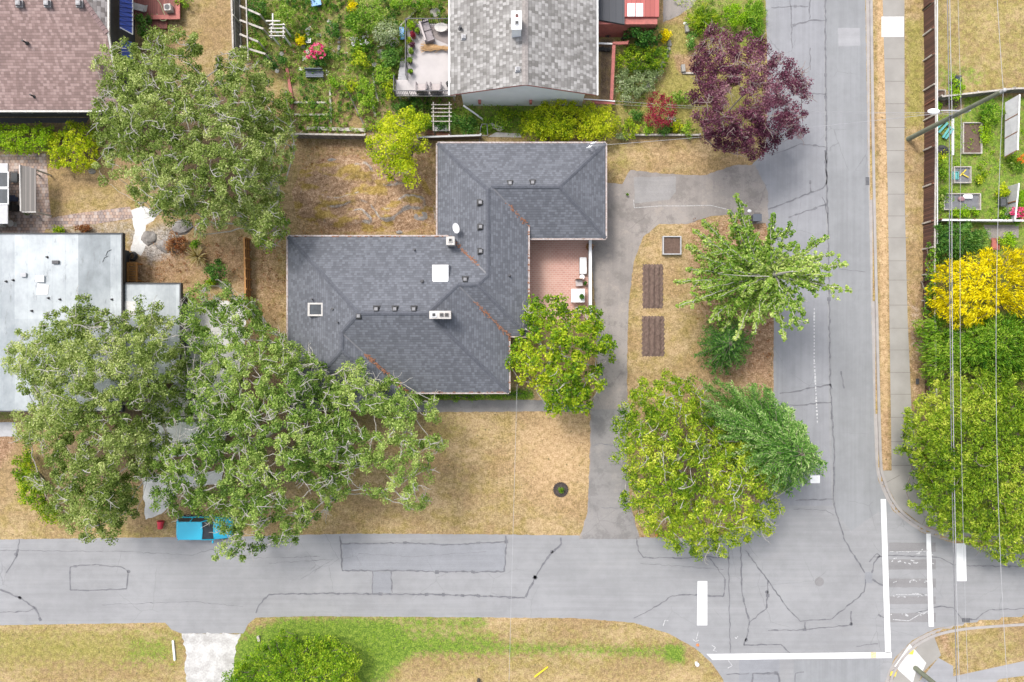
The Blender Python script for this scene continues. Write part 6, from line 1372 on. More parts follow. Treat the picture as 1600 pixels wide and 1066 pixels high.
pot('terracotta pot with red plant on the pale deck edge', 646, 57, .2, ZD, 'l_dred', 'terra')
pot('leafy potted plant below the red pot', 641, 66, .22, ZD, 'l_lime', 'ltgrey')
pot('dark purple potted plant, third from the deck stairs', 645, 73, .18, ZD, 'l_purp', 'grey')
pot('green potted plant just above the gap in the pot row', 643, 82, .18, ZD, 'l_mixed', 'grey')
pot('olive potted plant beside the top of the deck stairs', 641, 97, .2, ZD, 'l_mixed', 'grey')
pot('green round potted plant nearest the two armchairs', 642, 113, .18, ZD, 'l_green', 'grey')
c = P(699.5, 130, ZD+.4); m = MB(); m.cyl(c, .13, ZD, ZD+.4, .15); m.cyl(c, .07, ZD+.4, ZD+.45, .05); tag(m.build('lantern', M['black']), 'small black round lantern near the roof edge on the pale deck', 'lantern')
# trellis
c = P(689, 183); r = thing('plant_trellis', 'grey slatted plant trellis frame with greenery under the pale deck', 'trellis', c)
x0, x1 = P(677, 0, 1.3).x, P(702, 0, 1.3).x
for y in (164, 170, 176, 182, 190): m = MB(); p = P(0, y, 1.3); m.box(x0-.15, p.y-.03, 1.3, x1+.2, p.y+.03, 1.36); m.build('slat', M['woodw'], r)
m = MB()
for x in (x0, x1): m.box(x-.04, P(0, 205, 1.2).y, 1.2, x+.04, P(0, 160, 1.2).y, 1.28)
for x in (x0, x1):
    for y in (164, 203): m.box(x-.05, P(0, y, 1.2).y-.05, 0, x+.05, P(0, y, 1.2).y+.05, 1.2)
m.build('frame', M['woodw'], r)
tub('long grey planter box at the lower end of the plant trellis', 690, 203, 1.1, .35, .4, M['ltgrey'], 'planter', 'planter')
m = MB(); m.tube([P(724, 165, .9), P(740, 176, .5), P(756, 188, .1)], .07, 8); tag(m.build('downpipe', M['white']), 'white pipe slanting down across the greenery from the white house corner', 'pipe')
r = thing('metal_gate', 'grey tubular gate frame between the picket fence and grey roof', 'gate', P(755, 205)); m = MB(); m.tube([P(749, 222, .1), P(751, 200, .9), P(753, 194, 1.0), P(761, 194, 1.0), P(762, 212, .8), P(751, 212, .8)], .035, 6); m.build('tube_frame', M['grey'], r)
m = MB(); c = P(778, 203)
for q in range(5): a = P(769+q*3, 196+q*1.2, .2); m.ball((a.x, a.y, .15), .3, .2, .16, 9, 6, .2)
tag(m.build('rock', M['offwhite']), 'pale heap of stone slabs in the greenery above the grey roof', 'rock pile')
m = MB(); m.prism([(P(762, 214).x, P(762, 214).y), (P(815, 215).x, P(815, 215).y), (P(812, 209).x, P(812, 209).y), (P(775, 207).x, P(775, 207).y)], .0, .02); tag(m.build('path', M['offwhite'], origin='keep'), kind='structure')
# ---- top left: red deck
ZR_ = .6; c0, c1 = P(208, 30, ZR_), P(281, -60, ZR_)
rr = thing('deck', 'dark red wooden deck with raised edge at the top beside the blue lean-to', 'deck', P(250, 10)); m = MB(); m.box(c0.x, c0.y, ZR_-.12, c1.x, c1.y, ZR_); m.build('floor', M['reddeck'], rr)
m = MB(); m.box(c1.x-.3, c0.y-.02, ZR_+.002, c1.x+.02, c1.y, ZR_+.06); m.box(P(236, 0, ZR_).x, c0.y-.03, ZR_+.003, c1.x-.31, c0.y+.3, ZR_+.055); m.build('edge_board', M['brickred'], rr)
s0, s1 = P(236, 44, .35), P(260, 31, .35); m = MB(); m.box(s0.x, s0.y, .1, s1.x, s1.y, .3); m.build('step', M['reddeck'], rr)
c = P(218, 12, ZR_+.3); c.z = ZR_; r = thing('sun_lounger', 'cream sun lounger on the dark red deck', 'lounger', c, math.radians(-15)); m = MB(); m.box(-.6, -.25, .28, .35, .25, .36); m.build('bed', M['offwhite'], r, world=False)
m = MB(); m.poly([(.35,-.25,.3),(.75,-.25,.6),(.75,.25,.6),(.35,.25,.3)]); m.poly([(.35,.25,.26),(.75,.25,.56),(.75,-.25,.56),(.35,-.25,.26)]); m.build('backrest', M['offwhite'], r, world=False)
for x in (-.5, .3):
    for y in (-.2, .2): m = MB(); m.box(x-.02, y-.02, 0, x+.02, y+.02, .28); m.build('leg', M['grey'], r, world=False)
c = P(262, 12, 1); c.z = ZR_; r = thing('heat_pump', 'boxy white fan unit on the dark red deck', 'fan unit', c, .1); m = MB(); m.box(-.26, -.26, 0, .26, .26, .5); m.build('casing', M['offwhite'], r, world=False, bevel=.02); m = MB(); m.cyl((0,0), .2, .501, .515); m.build('fan_grille', M['darkgrey'], r, world=False)
m = MB(); hp_ = smooth([(241, -5), (250, 5), (255, 18), (260, 30), (252, 32), (245, 22)], 5); m.tube([P(x, y, ZR_+.03) for x, y in hp_], .025, 5); tag(m.build('garden_hose', plain('hose', (.3,.38,.2), (.25,.3,.15), 4)), 'pale green garden hose lying on the dark red deck', 'hose')
# ---- left: paver patio, path
t = NT('pavers'); v = t.coord(); bt = t.n('TexBrick', dict(offset=.5), Vector=v, Scale=1.0); bt.inputs['Brick Width'].default_value = .24; bt.inputs['Row Height'].default_value = .24; bt.inputs['Mortar Size'].default_value = .018
bt.inputs['Color1'].default_value = (.38,.26,.20,1); bt.inputs['Color2'].default_value = (.22,.20,.21,1); bt.inputs['Mortar'].default_value = (.1,.08,.07,1); bt.inputs['Bias'].default_value = -.1
wn = t.n('TexWhiteNoise', dict(noise_dimensions='2D'), Vector=t.n('VectorMath', dict(operation='FLOOR'), i0=t.scaled(v, 1/.24, 1/.24)).outputs[0]).outputs[0]
col = t.mix(t.math('MULTIPLY', wn, .5), bt.outputs[0], t.ramp3(wn, [(.1,(.2,.13,.10)),(.5,(.42,.30,.23)),(.9,(.55,.47,.42))])); t.bsdf(col, .9, bt.outputs['Fac'], -.3, .01); M['pavers'] = t.m
sheet('paver_patio', [(-60, 243), (72, 240), (76, 300), (80, 340), (68, 366), (-60, 366)], .012, M['pavers'], .3)
sheet('paver_path', [(72, 342), (110, 335), (203, 323), (208, 341), (150, 350), (72, 358)], .016, M['pavers'], .3)
t = NT('red_bricks'); v = t.coord(); bt = t.n('TexBrick', dict(offset=.5), Vector=v, Scale=1.0); bt.inputs['Brick Width'].default_value = .30; bt.inputs['Row Height'].default_value = .16; bt.inputs['Mortar Size'].default_value = .022
bt.inputs['Color1'].default_value = (.46,.255,.205,1); bt.inputs['Color2'].default_value = (.39,.20,.16,1); bt.inputs['Mortar'].default_value = (.47,.34,.29,1)
nz = t.noise(v, .6, 4); col = t.mix(t.math('MULTIPLY', t.ramp(nz, .4, .7), .45), bt.outputs[0], (.50, .34, .28)); t.bsdf(col, .9, bt.outputs['Fac'], -.3, .01); M['bricks'] = t.m
sheet('brick_patio', [(815, 360), (922, 360), (922, 500), (815, 500)], .02, M['bricks'])
for lb, x, y, w_, d_, h, mt in (('white lounger box on the pavers by the garden room', 8, 345, .8, .6, .4, 'white'), ('round white side table on the pavers', 16, 349, .3, .3, .45, 'offwhite')):
    if 'round' in lb:
        c = P(x, y, h); c.z = 0; r = thing('side_table', lb, 'table', c); m = MB(); m.cyl((0,0), .26, .42, .46); m.build('tabletop', M['offwhite'], r, world=False); m = MB(); m.cyl((0,0), .05, .02, .42); m.cyl((0,0), .18, 0, .02); m.build('pedestal', M['offwhite'], r, world=False)
    else: tub(lb, x, y, w_, d_, h, M[mt], 'storage_box', 'box')
pot('white pot with small plant between paver patio and flat roof', 46, 334, .16, 0, 'l_silver', 'white')
for lb, x, y, r_ in (('grey flat boulder beside the white path', 262, 385, .9), ('grey boulder at the top of the rockery', 285, 355, .8), ('pale stone slab right of the white path', 233, 372, .65), ('small white round stone in the rockery', 263, 388, .16), ('grey stone by the end of the annex roof', 352, 446, .5), ('pale boulder in the yard corner near the dark roof edge', 657, 337, .75), ('flat pale rock in the middle of the rocky back yard', 572, 273, .55), ('low grey rock under the lime tree', 600, 283, .6), ('narrow pale rock at the lower edge of the rocky yard', 632, 342, .35), ('small pale stone by the grey roof gutter', 624, 363, .25),('round pale stone half hidden by the oak and yellow bush', 144, 268, .3), ('small boulder on the left of the rocky yard', 520, 252, .4), ('pale stone by the driveway entrance near the grey bin', 1171, 330, .16), ('mossy stone at the left of the garden path under the plum', 1071, 37, .18)):
    c = P(x, y); m = MB(); m.ball((c.x, c.y, .02), r_, r_*random.uniform(.55, .9), r_*.32, 11, 7, .14); tag(m.build('boulder', M['rock'] if r_ > .2 else M['white']), lb, 'rock')
tub('black lidded barbecue beside the grey boarded lean-to', 25, 326, .7, .55, .9, M['black'], 'barbecue', 'barbecue')
tub('dark blue cushion box under the edge of the garden room', 24, 312, .6, .4, .5, plain('box_blue', (.05,.07,.13), (.04,.05,.09), 4), 'storage_box', 'box')
tub('dark brown doormat box at the top of the lean-to', 25, 278, .5, .75, .25, M['walldark'], 'storage_box', 'box')
# orange rack and coil
c = P(206, 425, .8); c.z = 0; r = thing('wooden_rack', 'orange wooden slatted rack beside the flat-roofed house', 'rack', c); m = MB(); m.box(-.40, -.75, .7, -.28, .75, .8); m.box(.28, -.75, .7, .40, .75, .8); m.build('side_rail', M['woodor'], r, world=False)
for i in range(8): m = MB(); m.box(-.28, -.7+i*.19, .68, .28, -.58+i*.19, .74); m.build('slat', M['woodor'], r, world=False)
for sx in (-.34, .34):
    for sy_ in (-.65, .65): m = MB(); m.box(sx-.05, sy_-.05, 0, sx+.05, sy_+.05, .7); m.build('leg', M['woodor'], r, world=False)
m = MB(); c = P(205, 400, .4)
for k in range(3): m.tube([(c.x+(.30-.04*k)*math.cos(a*PI/8), c.y+(.34-.04*k)*math.sin(a*PI/8), .1+.1*k) for a in range(17)], .05, 6)
tag(m.build('hose_coil', M['black']), 'coiled black hose above the orange wooden rack', 'hose')
c = P(287, 296); m = MB(); m.box(c.x-.4, c.y-.3, 0, c.x+.4, c.y+.3, .5); tag(m.build('covered_crate', M['bluepl'], bevel=.05), 'blue object glimpsed through the oak above the rockery', 'crate')
# ---- patio furniture (brick patio)
r = thing('patio_wall', 'low rendered patio wall with white cap between brick patio and driveway', 'wall', P(921, 432)); a, b = P(920, 378), P(918, 492)
m = MB(); m.box(a.x-.07, b.y, 0, a.x+.07, a.y, 1.0); m.build('wall', M['wall'], r); m = MB(); m.box(a.x-.11, b.y-.02, 1.0, a.x+.11, a.y+.02, 1.06); m.build('cap', M['white'], r)
c = P(911.5, 415, .5); c.z = .02; r = thing('outdoor_bench', 'long white cushioned bench against the patio wall', 'bench', c); m = MB(); m.box(-.28, -.66, 0, .28, .66, .3); m.build('base', M['wicker'], r, world=False); m = MB(); m.box(-.27, -.65, .3, .27, .65, .44); m.build('cushion', M['white'], r, world=False, bevel=.04)
c = P(909.5, 433, .5); c.z = .02; r = thing('side_table', 'small round white side table between bench and brown chair on the brick patio', 'table', c); m = MB(); m.cyl((0,0), .2, .46, .5); m.build('tabletop', M['white'], r, world=False); m = MB(); m.cyl((0,0), .04, .03, .46); m.cyl((0,0), .14, 0, .03); m.build('pedestal', M['grey'], r, world=False)
def pchair(label, x, y, rz):
    c = P(x, y, .5); c.z = .02; r = thing('patio_chair', label, 'chair', c, rz, 'brown patio chairs'); m = MB(); m.box(-.26, -.25, .38, .26, .25, .44); m.build('seat', M['cushion'], r, world=False)
    m = MB(); m.box(-.27, .25, .40, .27, .30, .85); m.build('backrest', M['woodbr'], r, world=False)
    for sx in (-.24, .24):
        for sy_ in (-.22, .26): m = MB(); m.box(sx-.02, sy_-.02, 0, sx+.02, sy_+.02, .38); m.build('leg', M['woodbr'], r, world=False)
pchair('brown chair above the white square table on the brick patio', 905, 442, .05); pchair('brown chair below the white square table on the brick patio', 904, 485, PI-.1)
c = P(903, 462, .75); c.z = .02; r = thing('patio_table', 'square white patio table by the patio wall', 'table', c); m = MB(); m.box(-.52, -.52, .70, .52, .52, .75); m.build('tabletop', M['white'], r, world=False)
for sx in (-.45, .45):
    for sy_ in (-.45, .45): m = MB(); m.box(sx-.03, sy_-.03, 0, sx+.03, sy_+.03, .70); m.build('leg', M['white'], r, world=False)
pot('dark green potted plant standing on the square white patio table', 909, 463, .2, .77, 'l_dark', 'ltgrey', .12, .3, 10)
pot('brown box planter with orange dry plant at the top of the patio wall', 921, 387, .3, .1, 'l_rust', 'woodbr', .5, .2, 12)
pot('small dark plant pot in the corner behind the brown patio chair', 914, 443, .13, .02, 'l_dark', 'black', .3, .3, 6)
# ---- planter boxes, tilled beds
c = P(1050, 383.5, .3); c.z = 0; r = thing('raised_planter', 'square white-edged raised planter full of dark soil on the dry lawn', 'planter', c)
m = MB(); W_ = .72
for a in ((-W_,-W_,W_,-W_+.08),(-W_,W_-.08,W_,W_),(-W_,-W_+.08,-W_+.08,W_-.08),(W_-.08,-W_+.08,W_,W_-.08)): m.box(a[0],a[1],0,a[2],a[3],.36)
m.build('frame', M['ltgrey'], r, world=False); m = MB(); m.box(-W_+.08, -W_+.08, 0, W_-.08, W_-.08, .22); m.build('soil', M['soil'], r, world=False)
def tilled(label, x0, y0, x1, y1):
    a, b = P(x0, y1), P(x1, y0); c = (a+b)/2; n = 34; mm = 60; W2 = (b.x-a.x)/2; L2 = (b.y-a.y)/2; m = MB(); vs_ = []
    for j in range(mm+1):
        for i in range(n+1):
            u = -1+2*i/n; v = -1+2*j/mm; e = min(1, (1-abs(u))*5)*min(1, (1-abs(v))*8); wob = 1+.05*math.sin(j*.9+u*3)+random.uniform(-.02,.02)
            z = .012+e*(.06+.05*math.cos(u*PI*4+.2*math.sin(j*.3))+random.uniform(-.018,.018)); m.v.append((c.x+u*W2*wob, c.y+v*L2*(1+.02*math.sin(i*1.3)), z))
    for j in range(mm):
        for i in range(n): k = j*(n+1)+i; m.f.append((k, k+1, k+n+2, k+n+1))
    tag(m.build('tilled_bed', plain('tilled_soil', (.15,.105,.085), (.095,.062,.05), 5, 1, 1)), label, 'soil bed', 'tilled soil beds on the front lawn')
tilled('upper tilled soil bed with furrows, nearest the square planter', 1004, 413, 1036, 482); tilled('lower tilled soil bed with furrows, between planter bed and big corner tree', 1003, 494, 1038, 557)
# bin
c = P(1183, 340, .9); c.z = 0; r = thing('wheelie_bin', 'dark grey wheeled refuse bin at the driveway mouth', 'bin', c); m = MB(); m.prism([(-.26,-.22),(.26,-.22),(.26,.22),(-.26,.22)], .08, .92, 1.18); m.build('body', M['darkgrey'], r, world=False, bevel=.02)
m = MB(); m.box(-.34, -.3, .92, .34, .27, .98); m.build('lid', plain('bin_lid', (.09,.10,.12), (.07,.08,.1), 3, .4), r, world=False, bevel=.02); m = MB(); m.tube([(-.25,.34,.9),(.25,.34,.9)], .025); m.build('handle', M['black'], r, world=False)
for sx in (-.27, .27): m = MB(); m.box(sx-.03, .16, 0, sx+.03, .34, .2); m.build('wheel', M['black'], r, world=False, bevel=.02)
# ---- vehicles
def car(label, px, py, L, Wd, Ht, body, rz=0, van=False, name='parked_car'):
    c = P(px, py, .8); c.z = 0; r = thing(name, label, 'van' if van else 'car', c, rz)
    def sect(zs):
        m = MB(); secs = []
        for x, w_, z0, z1 in zs:
            secs.append([(x, -w_*.92, z0), (x, -w_, z0+(z1-z0)*.45), (x, -w_*.9, z1), (x, -w_*.45, z1+.025), (x, w_*.45, z1+.025), (x, w_*.9, z1), (x, w_, z0+(z1-z0)*.45), (x, w_*.92, z0)])
        for s_ in secs: m.v += s_
        n = 8
        for i in range(len(secs)-1):
            for j in range(n): q = (j+1) % n; m.f.append((i*n+j, (i+1)*n+j, (i+1)*n+q, i*n+q))
        m.f.append(tuple(range(n))); m.f.append(tuple((len(secs)-1)*n+n-1-j for j in range(n))); return m
    h = Wd/2; bz = .92 if not van else 1.15
    m = sect([(-L/2, h*.80, .38, bz-.18), (-L/2+.08, h*.92, .26, bz-.06), (-L/2+.5, h, .2, bz), (0, h, .2, bz), (L/2-1.2, h, .2, bz-.02), (L/2-.5, h*.96, .2, bz-.14), (L/2-.12, h*.88, .26, bz-.24), (L/2, h*.72, .36, bz-.36)])
    m.build('body', M[body], r, world=False, smooth=True)
    x0, x1, x2, x3 = (-L/2+.18, -L/2+.5, L/2-2.0, L/2-1.25) if not van else (-L/2+.08, -L/2+.2, L/2-1.5, L/2-.8)
    g = MB(); hh = h*.94; rr_ = h*.76; zt = Ht-.06
    g.v += [(x0,-hh,bz-.03),(x3,-hh,bz-.05),(x3,hh,bz-.05),(x0,hh,bz-.03),(x1,-rr_,zt),(x2,-rr_,zt),(x2,rr_,zt),(x1,rr_,zt)]
    g.f += [(0,1,5,4),(1,2,6,5),(2,3,7,6),(3,0,4,7),(4,5,6,7)]; g.build('window_glass', M['glass'], r, world=False)
    m = MB(); m.prism([(x1-.06,-rr_-.02),(x2+.05,-rr_-.02),(x2+.12,0),(x2+.05,rr_+.02),(x1-.06,rr_+.02)], zt, zt+.05, .97); m.build('roof', M[body], r, world=False, bevel=.02)
    for s_ in (-1, 1):
        m = MB(); m.bar((-L/2+.15, s_*(h+.005), .2), (L/2-.2, s_*(h*.98), .2), .05, .14); m.build('side_sill', M['black'], r, world=False)
        m = MB(); m.box(-.16, s_*(h+.012)-.012, bz-.2, 0, s_*(h+.012)+.012, bz-.16); m.build('door_handle', M['black'], r, world=False)
    m = MB(); m.box(-L/2-.02, -h*.7, .3, -L/2+.04, h*.7, .42); m.build('bumper', M['darkgrey'], r, world=False)
    m = MB()
    for s_ in (-1, 1):
        m.bar((x3, s_*hh*.97, bz-.03), (x2, s_*rr_, zt), .07, .04); m.bar((x0, s_*hh*.97, bz-.03), (x1, s_*rr_, zt), .10, .04); m.bar(((x1+x2)/2, s_*hh, bz-.02), ((x1+x2)/2, s_*rr_, zt), .09, .03)
    m.build('pillar', M[body], r, world=False)
    for sx in (-L/2+.75, L/2-.8):
        for sy_ in (-1, 1):
            m = MB(); y = sy_*(h-.1); m.tube([(sx, y-.1, .32), (sx, y+.1, .32)], .32, 18); wl = m.build('wheel', M['tyre'], r, world=False); m = MB(); m.tube([(sx, y+sy_*.08, .32), (sx, y+sy_*.115, .32)], .2, 14); m.build('rim', M['ltgrey'], wl, world=False)
    for sy_ in (-1, 1):
        m = MB(); m.ball((L/2-.22, sy_*h*.66, bz-.30), .16, .13, .09); m.build('headlight', M['white'], r, world=False)
        m = MB(); m.box(-L/2-.01, sy_*h*.72-.1, bz-.32, -L/2+.12, sy_*h*.72+.1, bz-.16); m.build('tail_light', M['redpl'], r, world=False)
        m = MB(); m.ball((x3-.1, sy_*(h+.1), bz+.02), .08, .13, .08); m.build('wing_mirror', M[body], r, world=False)
    return r
car('bright blue hatchback parked at the roadside under the oak', 318, 826, 4.25, 1.78, 1.48, 'carblue')
car('white van half hidden beneath the oak canopy beside the flat-roofed house', 300, 672, 4.9, 1.95, 2.0, 'carwhite', 0, True, 'parked_van')
c = P(249, 821, .4); c.z = 0; r = thing('bucket', 'red plastic bucket tipped on the verge left of the blue car', 'bucket', c); m = MB(); m.tube([(-.02,-.3,.25),(.02,.05,.27),(.04,.30,.28)], [.19,.23,.27], 14); m.build('body', M['redpl'], r, world=False); m = MB(); m.tube([(.045,.31,.28),(.045,.315,.28)], .22, 14); m.build('opening', plain('bucket_inside', (.25,.01,.02), (.2,.01,.02)), r, world=False)
# small things on the verges
def post(name, label, cat, x, y, r_, h, mat, capm=None):
    c = P(x, y); q = thing(name, label, cat, c); m = MB(); m.cyl((0,0), r_, 0, h, n=12); m.build('post', M[mat], q, world=False)
    m = MB(); m.ball((0,0,h), r_*1.15, r_*1.15, r_*.6, 10, 6); m.build('cap', M[capm or mat], q, world=False)
post('marker_post', 'white-capped dark marker post on the dry verge at the bottom', 'post', 748, 1062, .13, .9, 'darkgrey', 'white')
post('marker_post', 'short white marker post near the curb curve at the bottom', 'post', 1088, 1036, .14, .3, 'white')
m = MB(); m.bar(P(835, 1057)+Vector((0,0,.05)), P(856, 1041)+Vector((0,0,.05)), .10, .08); tag(m.build('yellow_pole', plain('yel', (.62,.52,.02), (.55,.45,.02))), 'yellow pole lying on the dry bottom verge', 'pole')
m = MB(); m.bar(P(271, 1000)+Vector((0,0,.02)), P(274, 1031)+Vector((0,0,.02)), .14, .12); tag(m.build('white_beam', M['white']), 'white beam lying at the edge of the small concrete driveway', 'beam')
m = MB(); m.bar(P(404, 993), P(406, 1001), .18, .2); tag(m.build('timber_block', M['woodw']), 'grey timber stub at the top of the bottom bush', 'timber')
for i, (x, y) in enumerate(((1026, 836), (1090, 1008))):
    c = P(x, y); m = MB(); m.cyl(c, .12, 0, .12, .07, n=10); tag(m.build('survey_marker', plain('survey_orange', (.6,.2,.06), (.5,.15,.05))), ['small orange marker at the road edge below the large corner tree', 'small red-brown marker on the curb beside the painted arrow'][i], 'marker')
c = P(1432, 596); m = MB(); m.box(c.x-.12, c.y-.22, .1, c.x+.12, c.y+.22, .16); tag(m.build('meter_lid', M['darkgrey']), 'dark meter box lid in the gravel beside the pavement', 'lid')
c = P(1445, 479); m = MB(); m.ball((c.x, c.y, .9), .15, .18, .12, 9, 6); tag(m.build('white_lamp', M['white']), 'small white light on the brown fence near the golden cypress', 'light')
c = P(1107, 648, 7); 
# garden edging of plum area
for lb, a, b in (('short pale stone post left of the plum tree, upper', (1072,42), (1073,52)), ('pale stone block at the left of the planted square', (1066,103), (1067,114)), ('pale edging stone near the vivid green bush', (1114,40), (1115,52))):
    plank('stone_block', lb, a, b, .28, 0, M['concrete'], 'stone block', h=.3)
plank('edging_board', 'grey board along the bottom of the planted square by the plum tree', (1066,115), (1095,115), .14, 0, M['woodw'])
# red frame garden beside the white house
r = thing('raised_garden_surround', 'red-painted timber frame with white top edging beside the white house', 'frame', P(955, 110))
m = MB(); m.bar(P(959, 70, .9), P(955, 157, .9), .24, .14); m.bar(P(925, 160, .9), P(960, 161, .9), .28, .14); m.bar(P(957, 69, .9), P(981, 68, .9), .22, .14); m.build('rail', M['brickred'], r)
m = MB()
for x, y in ((959, 72), (957, 115), (955, 158), (928, 160), (980, 68)): p = P(x, y, .5); m.box(p.x-.07, p.y-.07, 0, p.x+.07, p.y+.07, .9)
m.build('post', M['brickred'], r); m = MB(); m.bar(P(912, 155, 1.1), P(961, 158.5, 1.1), .07, .05); m.bar(P(934, 68, .8), P(958, 69, .8), .12, .05); m.build('white_edging', M['white'], r)
for lb, y in (('white slatted lid beside the white house', 44),):
    r = thing('slatted_lid', lb, 'lid', P(946, y));
    for i in range(6): m = MB(); p = P(935+i*4.4, y, .6); m.box(p.x-.09, p.y-.17, .5, p.x+.06, p.y+.17, .56); m.build('slat', M['white'], r)
    m = MB(); p = P(946, y, .5); m.box(p.x-.55, p.y-.15, 0, p.x+.55, p.y+.15, .499); m.build('box', M['ltgrey'], r)
for lb, x, y, w_, h_ in (('black rubbish sack pile beneath the slatted lid', 950, 56, .22, .35), ('row of black buckets inside the red garden frame', 944, 77, .45, .28), ('black pot stack left of the glossy bush', 974, 60, .16, .24)):
    m = MB(); c = P(x, y, .2)
    for q in range(4): m.cyl((c.x+w_*(q-1.5)*.55, c.y+random.uniform(-.05,.05)), w_*.3, 0, h_, w_*.35, n=10)
    tag(m.build('black_pots', M['black']), lb, 'pots')
# ---- east garden
r = thing('garden_fence', 'white-railed sheet panel fence along the bottom of the kitchen garden', 'fence', P(1520, 346)); a, b = P(1460, 347), P(1586, 348)
m = MB(); m.bar(a, b, .05, .9); m.build('panel', M['ltgrey'], r); m = MB(); m.bar(a+Vector((0,0,.9)), b+Vector((0,0,.9)), .14, .05); m.build('top_rail', M['white'], r)
for i in range(6): p = a.lerp(b, i/5); m = MB(); m.box(p.x-.05, p.y+.03, 0, p.x+.05, p.y+.13, .95); m.build('post', M['woodred'], r)
r = thing('garden_fence', 'pale sheet panel fence on the right side of the kitchen garden', 'fence', P(1575, 320)); a, b = P(1574, 292), P(1568, 348)
m = MB(); m.bar(a, b, .05, 1.2); m.build('panel', M['ltgrey'], r); m = MB(); m.bar(a+Vector((0,0,1.2)), b+Vector((0,0,1.2)), .1, .05); m.build('top_rail', M['white'], r); m = MB(); p = a.lerp(b, .5); m.bar(p+Vector((-.06,0,.1)), p+Vector((-.06,0,1.2)), .09, .09); m.build('post', M['woodbr'], r)
r = thing('greenhouse', 'long low pale glazed lean-to with brown glazing bars at the right edge', 'greenhouse', P(1575, 200))
e = [P(1570, 245, .8), P(1589, 235, 1.7), P(1592, 148, 1.7), P(1571, 160, .8)]; m = MB(); m.poly(e); m.poly([Vector((p.x, p.y, p.z-.04)) for p in e][::-1]); m.build('roof_glass', M['ltgrey'], r)
for q in (.0, .34, .66): m = MB(); m.bar(e[0].lerp(e[3], q)+Vector((0,0,.01)), e[1].lerp(e[2], q)+Vector((0,0,.01)), .06, .04); m.build('glazing_bar', M['woodbr'], r)
m = MB(); m.bar(e[1]+Vector((.03,0,0)), e[2]+Vector((.03,0,0)), .09, .07); m.build('ridge_rail', M['white'], r)
m = MB(); m.bar(P(1572,244), P(1573,160), .05, .78); m.bar(P(1606,240), P(1606,150), .05, 1.66); m.build('wall', M['ltgrey'], r)
board_fence('wooden_fence', 'grey board fence crossing from the lamp pole to the right edge', P(1459, 158)+Vector((0,0,.0)), P(1570, 146), 1.0, M['woodx'], M['woodw'], cap=M['woodw'])
board_fence('wooden_fence', 'grey board fence continuing right beyond the greenhouse top', P(1571, 146), P(1660, 143), 1.0, M['woodx'], M['woodw'], cap=M['woodw'])
def frame_box(label, x0, y0, x1, y1, h, fillm, name='cold_frame', cat='cold frame', wm='woodw', items=None):
    a, b = P(x0, y1, h), P(x1, y0, h); r = thing(name, label, cat, Vector(((a.x+b.x)/2, (a.y+b.y)/2, 0))); m = MB(); t_ = .07
    m.box(a.x,a.y,0,b.x,a.y+t_,h); m.box(a.x,b.y-t_,0,b.x,b.y,h); m.box(a.x,a.y+t_,0,a.x+t_,b.y-t_,h); m.box(b.x-t_,a.y+t_,0,b.x,b.y-t_,h); m.build('frame', M[wm], r)
    m = MB(); m.box(a.x+t_, a.y+t_, 0, b.x-t_, b.y-t_, h*.6); m.build('soil', M[fillm], r); return r
frame_box('raised bed of brown soil with pale edging in the kitchen garden', 1505, 191, 1535, 240, .35, 'soil', 'raised_bed', 'raised bed')
frame_box('upper cold frame holding pots, seedlings and yellow tools', 1491, 260, 1518, 286, .4, 'grey')
frame_box('lower cold frame with white tray beside green plants', 1475, 302, 1533, 328, .4, 'grey')
frame_box('small square brown bed just below the top right lawn', 1460, 140, 1478, 156, .2, 'soil', 'raised_bed', 'raised bed')
for lb, x, y, rz, w_, d_, mt in (('yellow wooden tool lying on the upper cold frame', 1500, 272, .8, .7, .08, 'yellow'), ('yellow stick crossing the yellow tool on the upper cold frame', 1503, 276, -.5, .65, .07, 'yellow')):
    c = P(x, y); m = MB(); dx, dy = math.cos(rz)*w_/2, math.sin(rz)*w_/2; m.bar((c.x-dx, c.y-dy, .3), (c.x+dx, c.y+dy, .3), d_, .08); tag(m.build('garden_tool', M[mt]), lb, 'tool')
c = P(1514, 307, .5); m = MB(); m.box(c.x-.36, c.y-.17, .3, c.x+.36, c.y+.17, .42); tag(m.build('seed_tray', M['white'], bevel=.04), 'white tray resting on the lower cold frame', 'tray')
c = P(1503, 311, .4); m = MB(); m.ball((c.x, c.y, .35), .28, .2, .14, 9, 6, .1); tag(m.build('cloth_bag', plain('mauve', (.3,.17,.19), (.22,.12,.14))), 'mauve cloth bag left of the white tray', 'bag')
tub('dark green compost bin between cold frames and white fence panels', 1560, 318, .4, .6, .6, M['walldark'], 'compost_bin', 'bin')
tub('blue-green plastic box left of the upper cold frame', 1489, 276, .35, .5, .3, M['teal'], 'plastic_box', 'box')
c = P(1474, 208); sheet('black_ground_sheet', [(1459, 185), (1485, 183), (1487, 243), (1463, 243)], .024, M['darkgrey'])
r = thing('folding_bench', 'teal slatted bench folded on the dark ground sheet', 'bench', P(1473, 207))
for i, (a, b) in enumerate((((1461,202),(1473,190)), ((1463,209),(1477,194)), ((1469,217),(1481,200)), ((1473,219),(1485,203)))): m = MB(); m.bar(P(*a)+Vector((0,0,.25+.02*i)), P(*b)+Vector((0,0,.25+.02*i)), .17, .05); m.build('slat', M['teal'], r)
m = MB(); m.bar(P(1463,205)+Vector((0,0,.03)), P(1474,218)+Vector((0,0,.03)), .08, .2); m.bar(P(1472,192)+Vector((0,0,.03)), P(1483,203)+Vector((0,0,.03)), .08, .2); m.build('support', M['darkgrey'], r)
m = MB(); m.bar(P(1487,182), P(1487,243), .2, .14); tag(m.build('edging_board', M['white']), 'white board along the right side of the dark ground sheet', 'edging board')
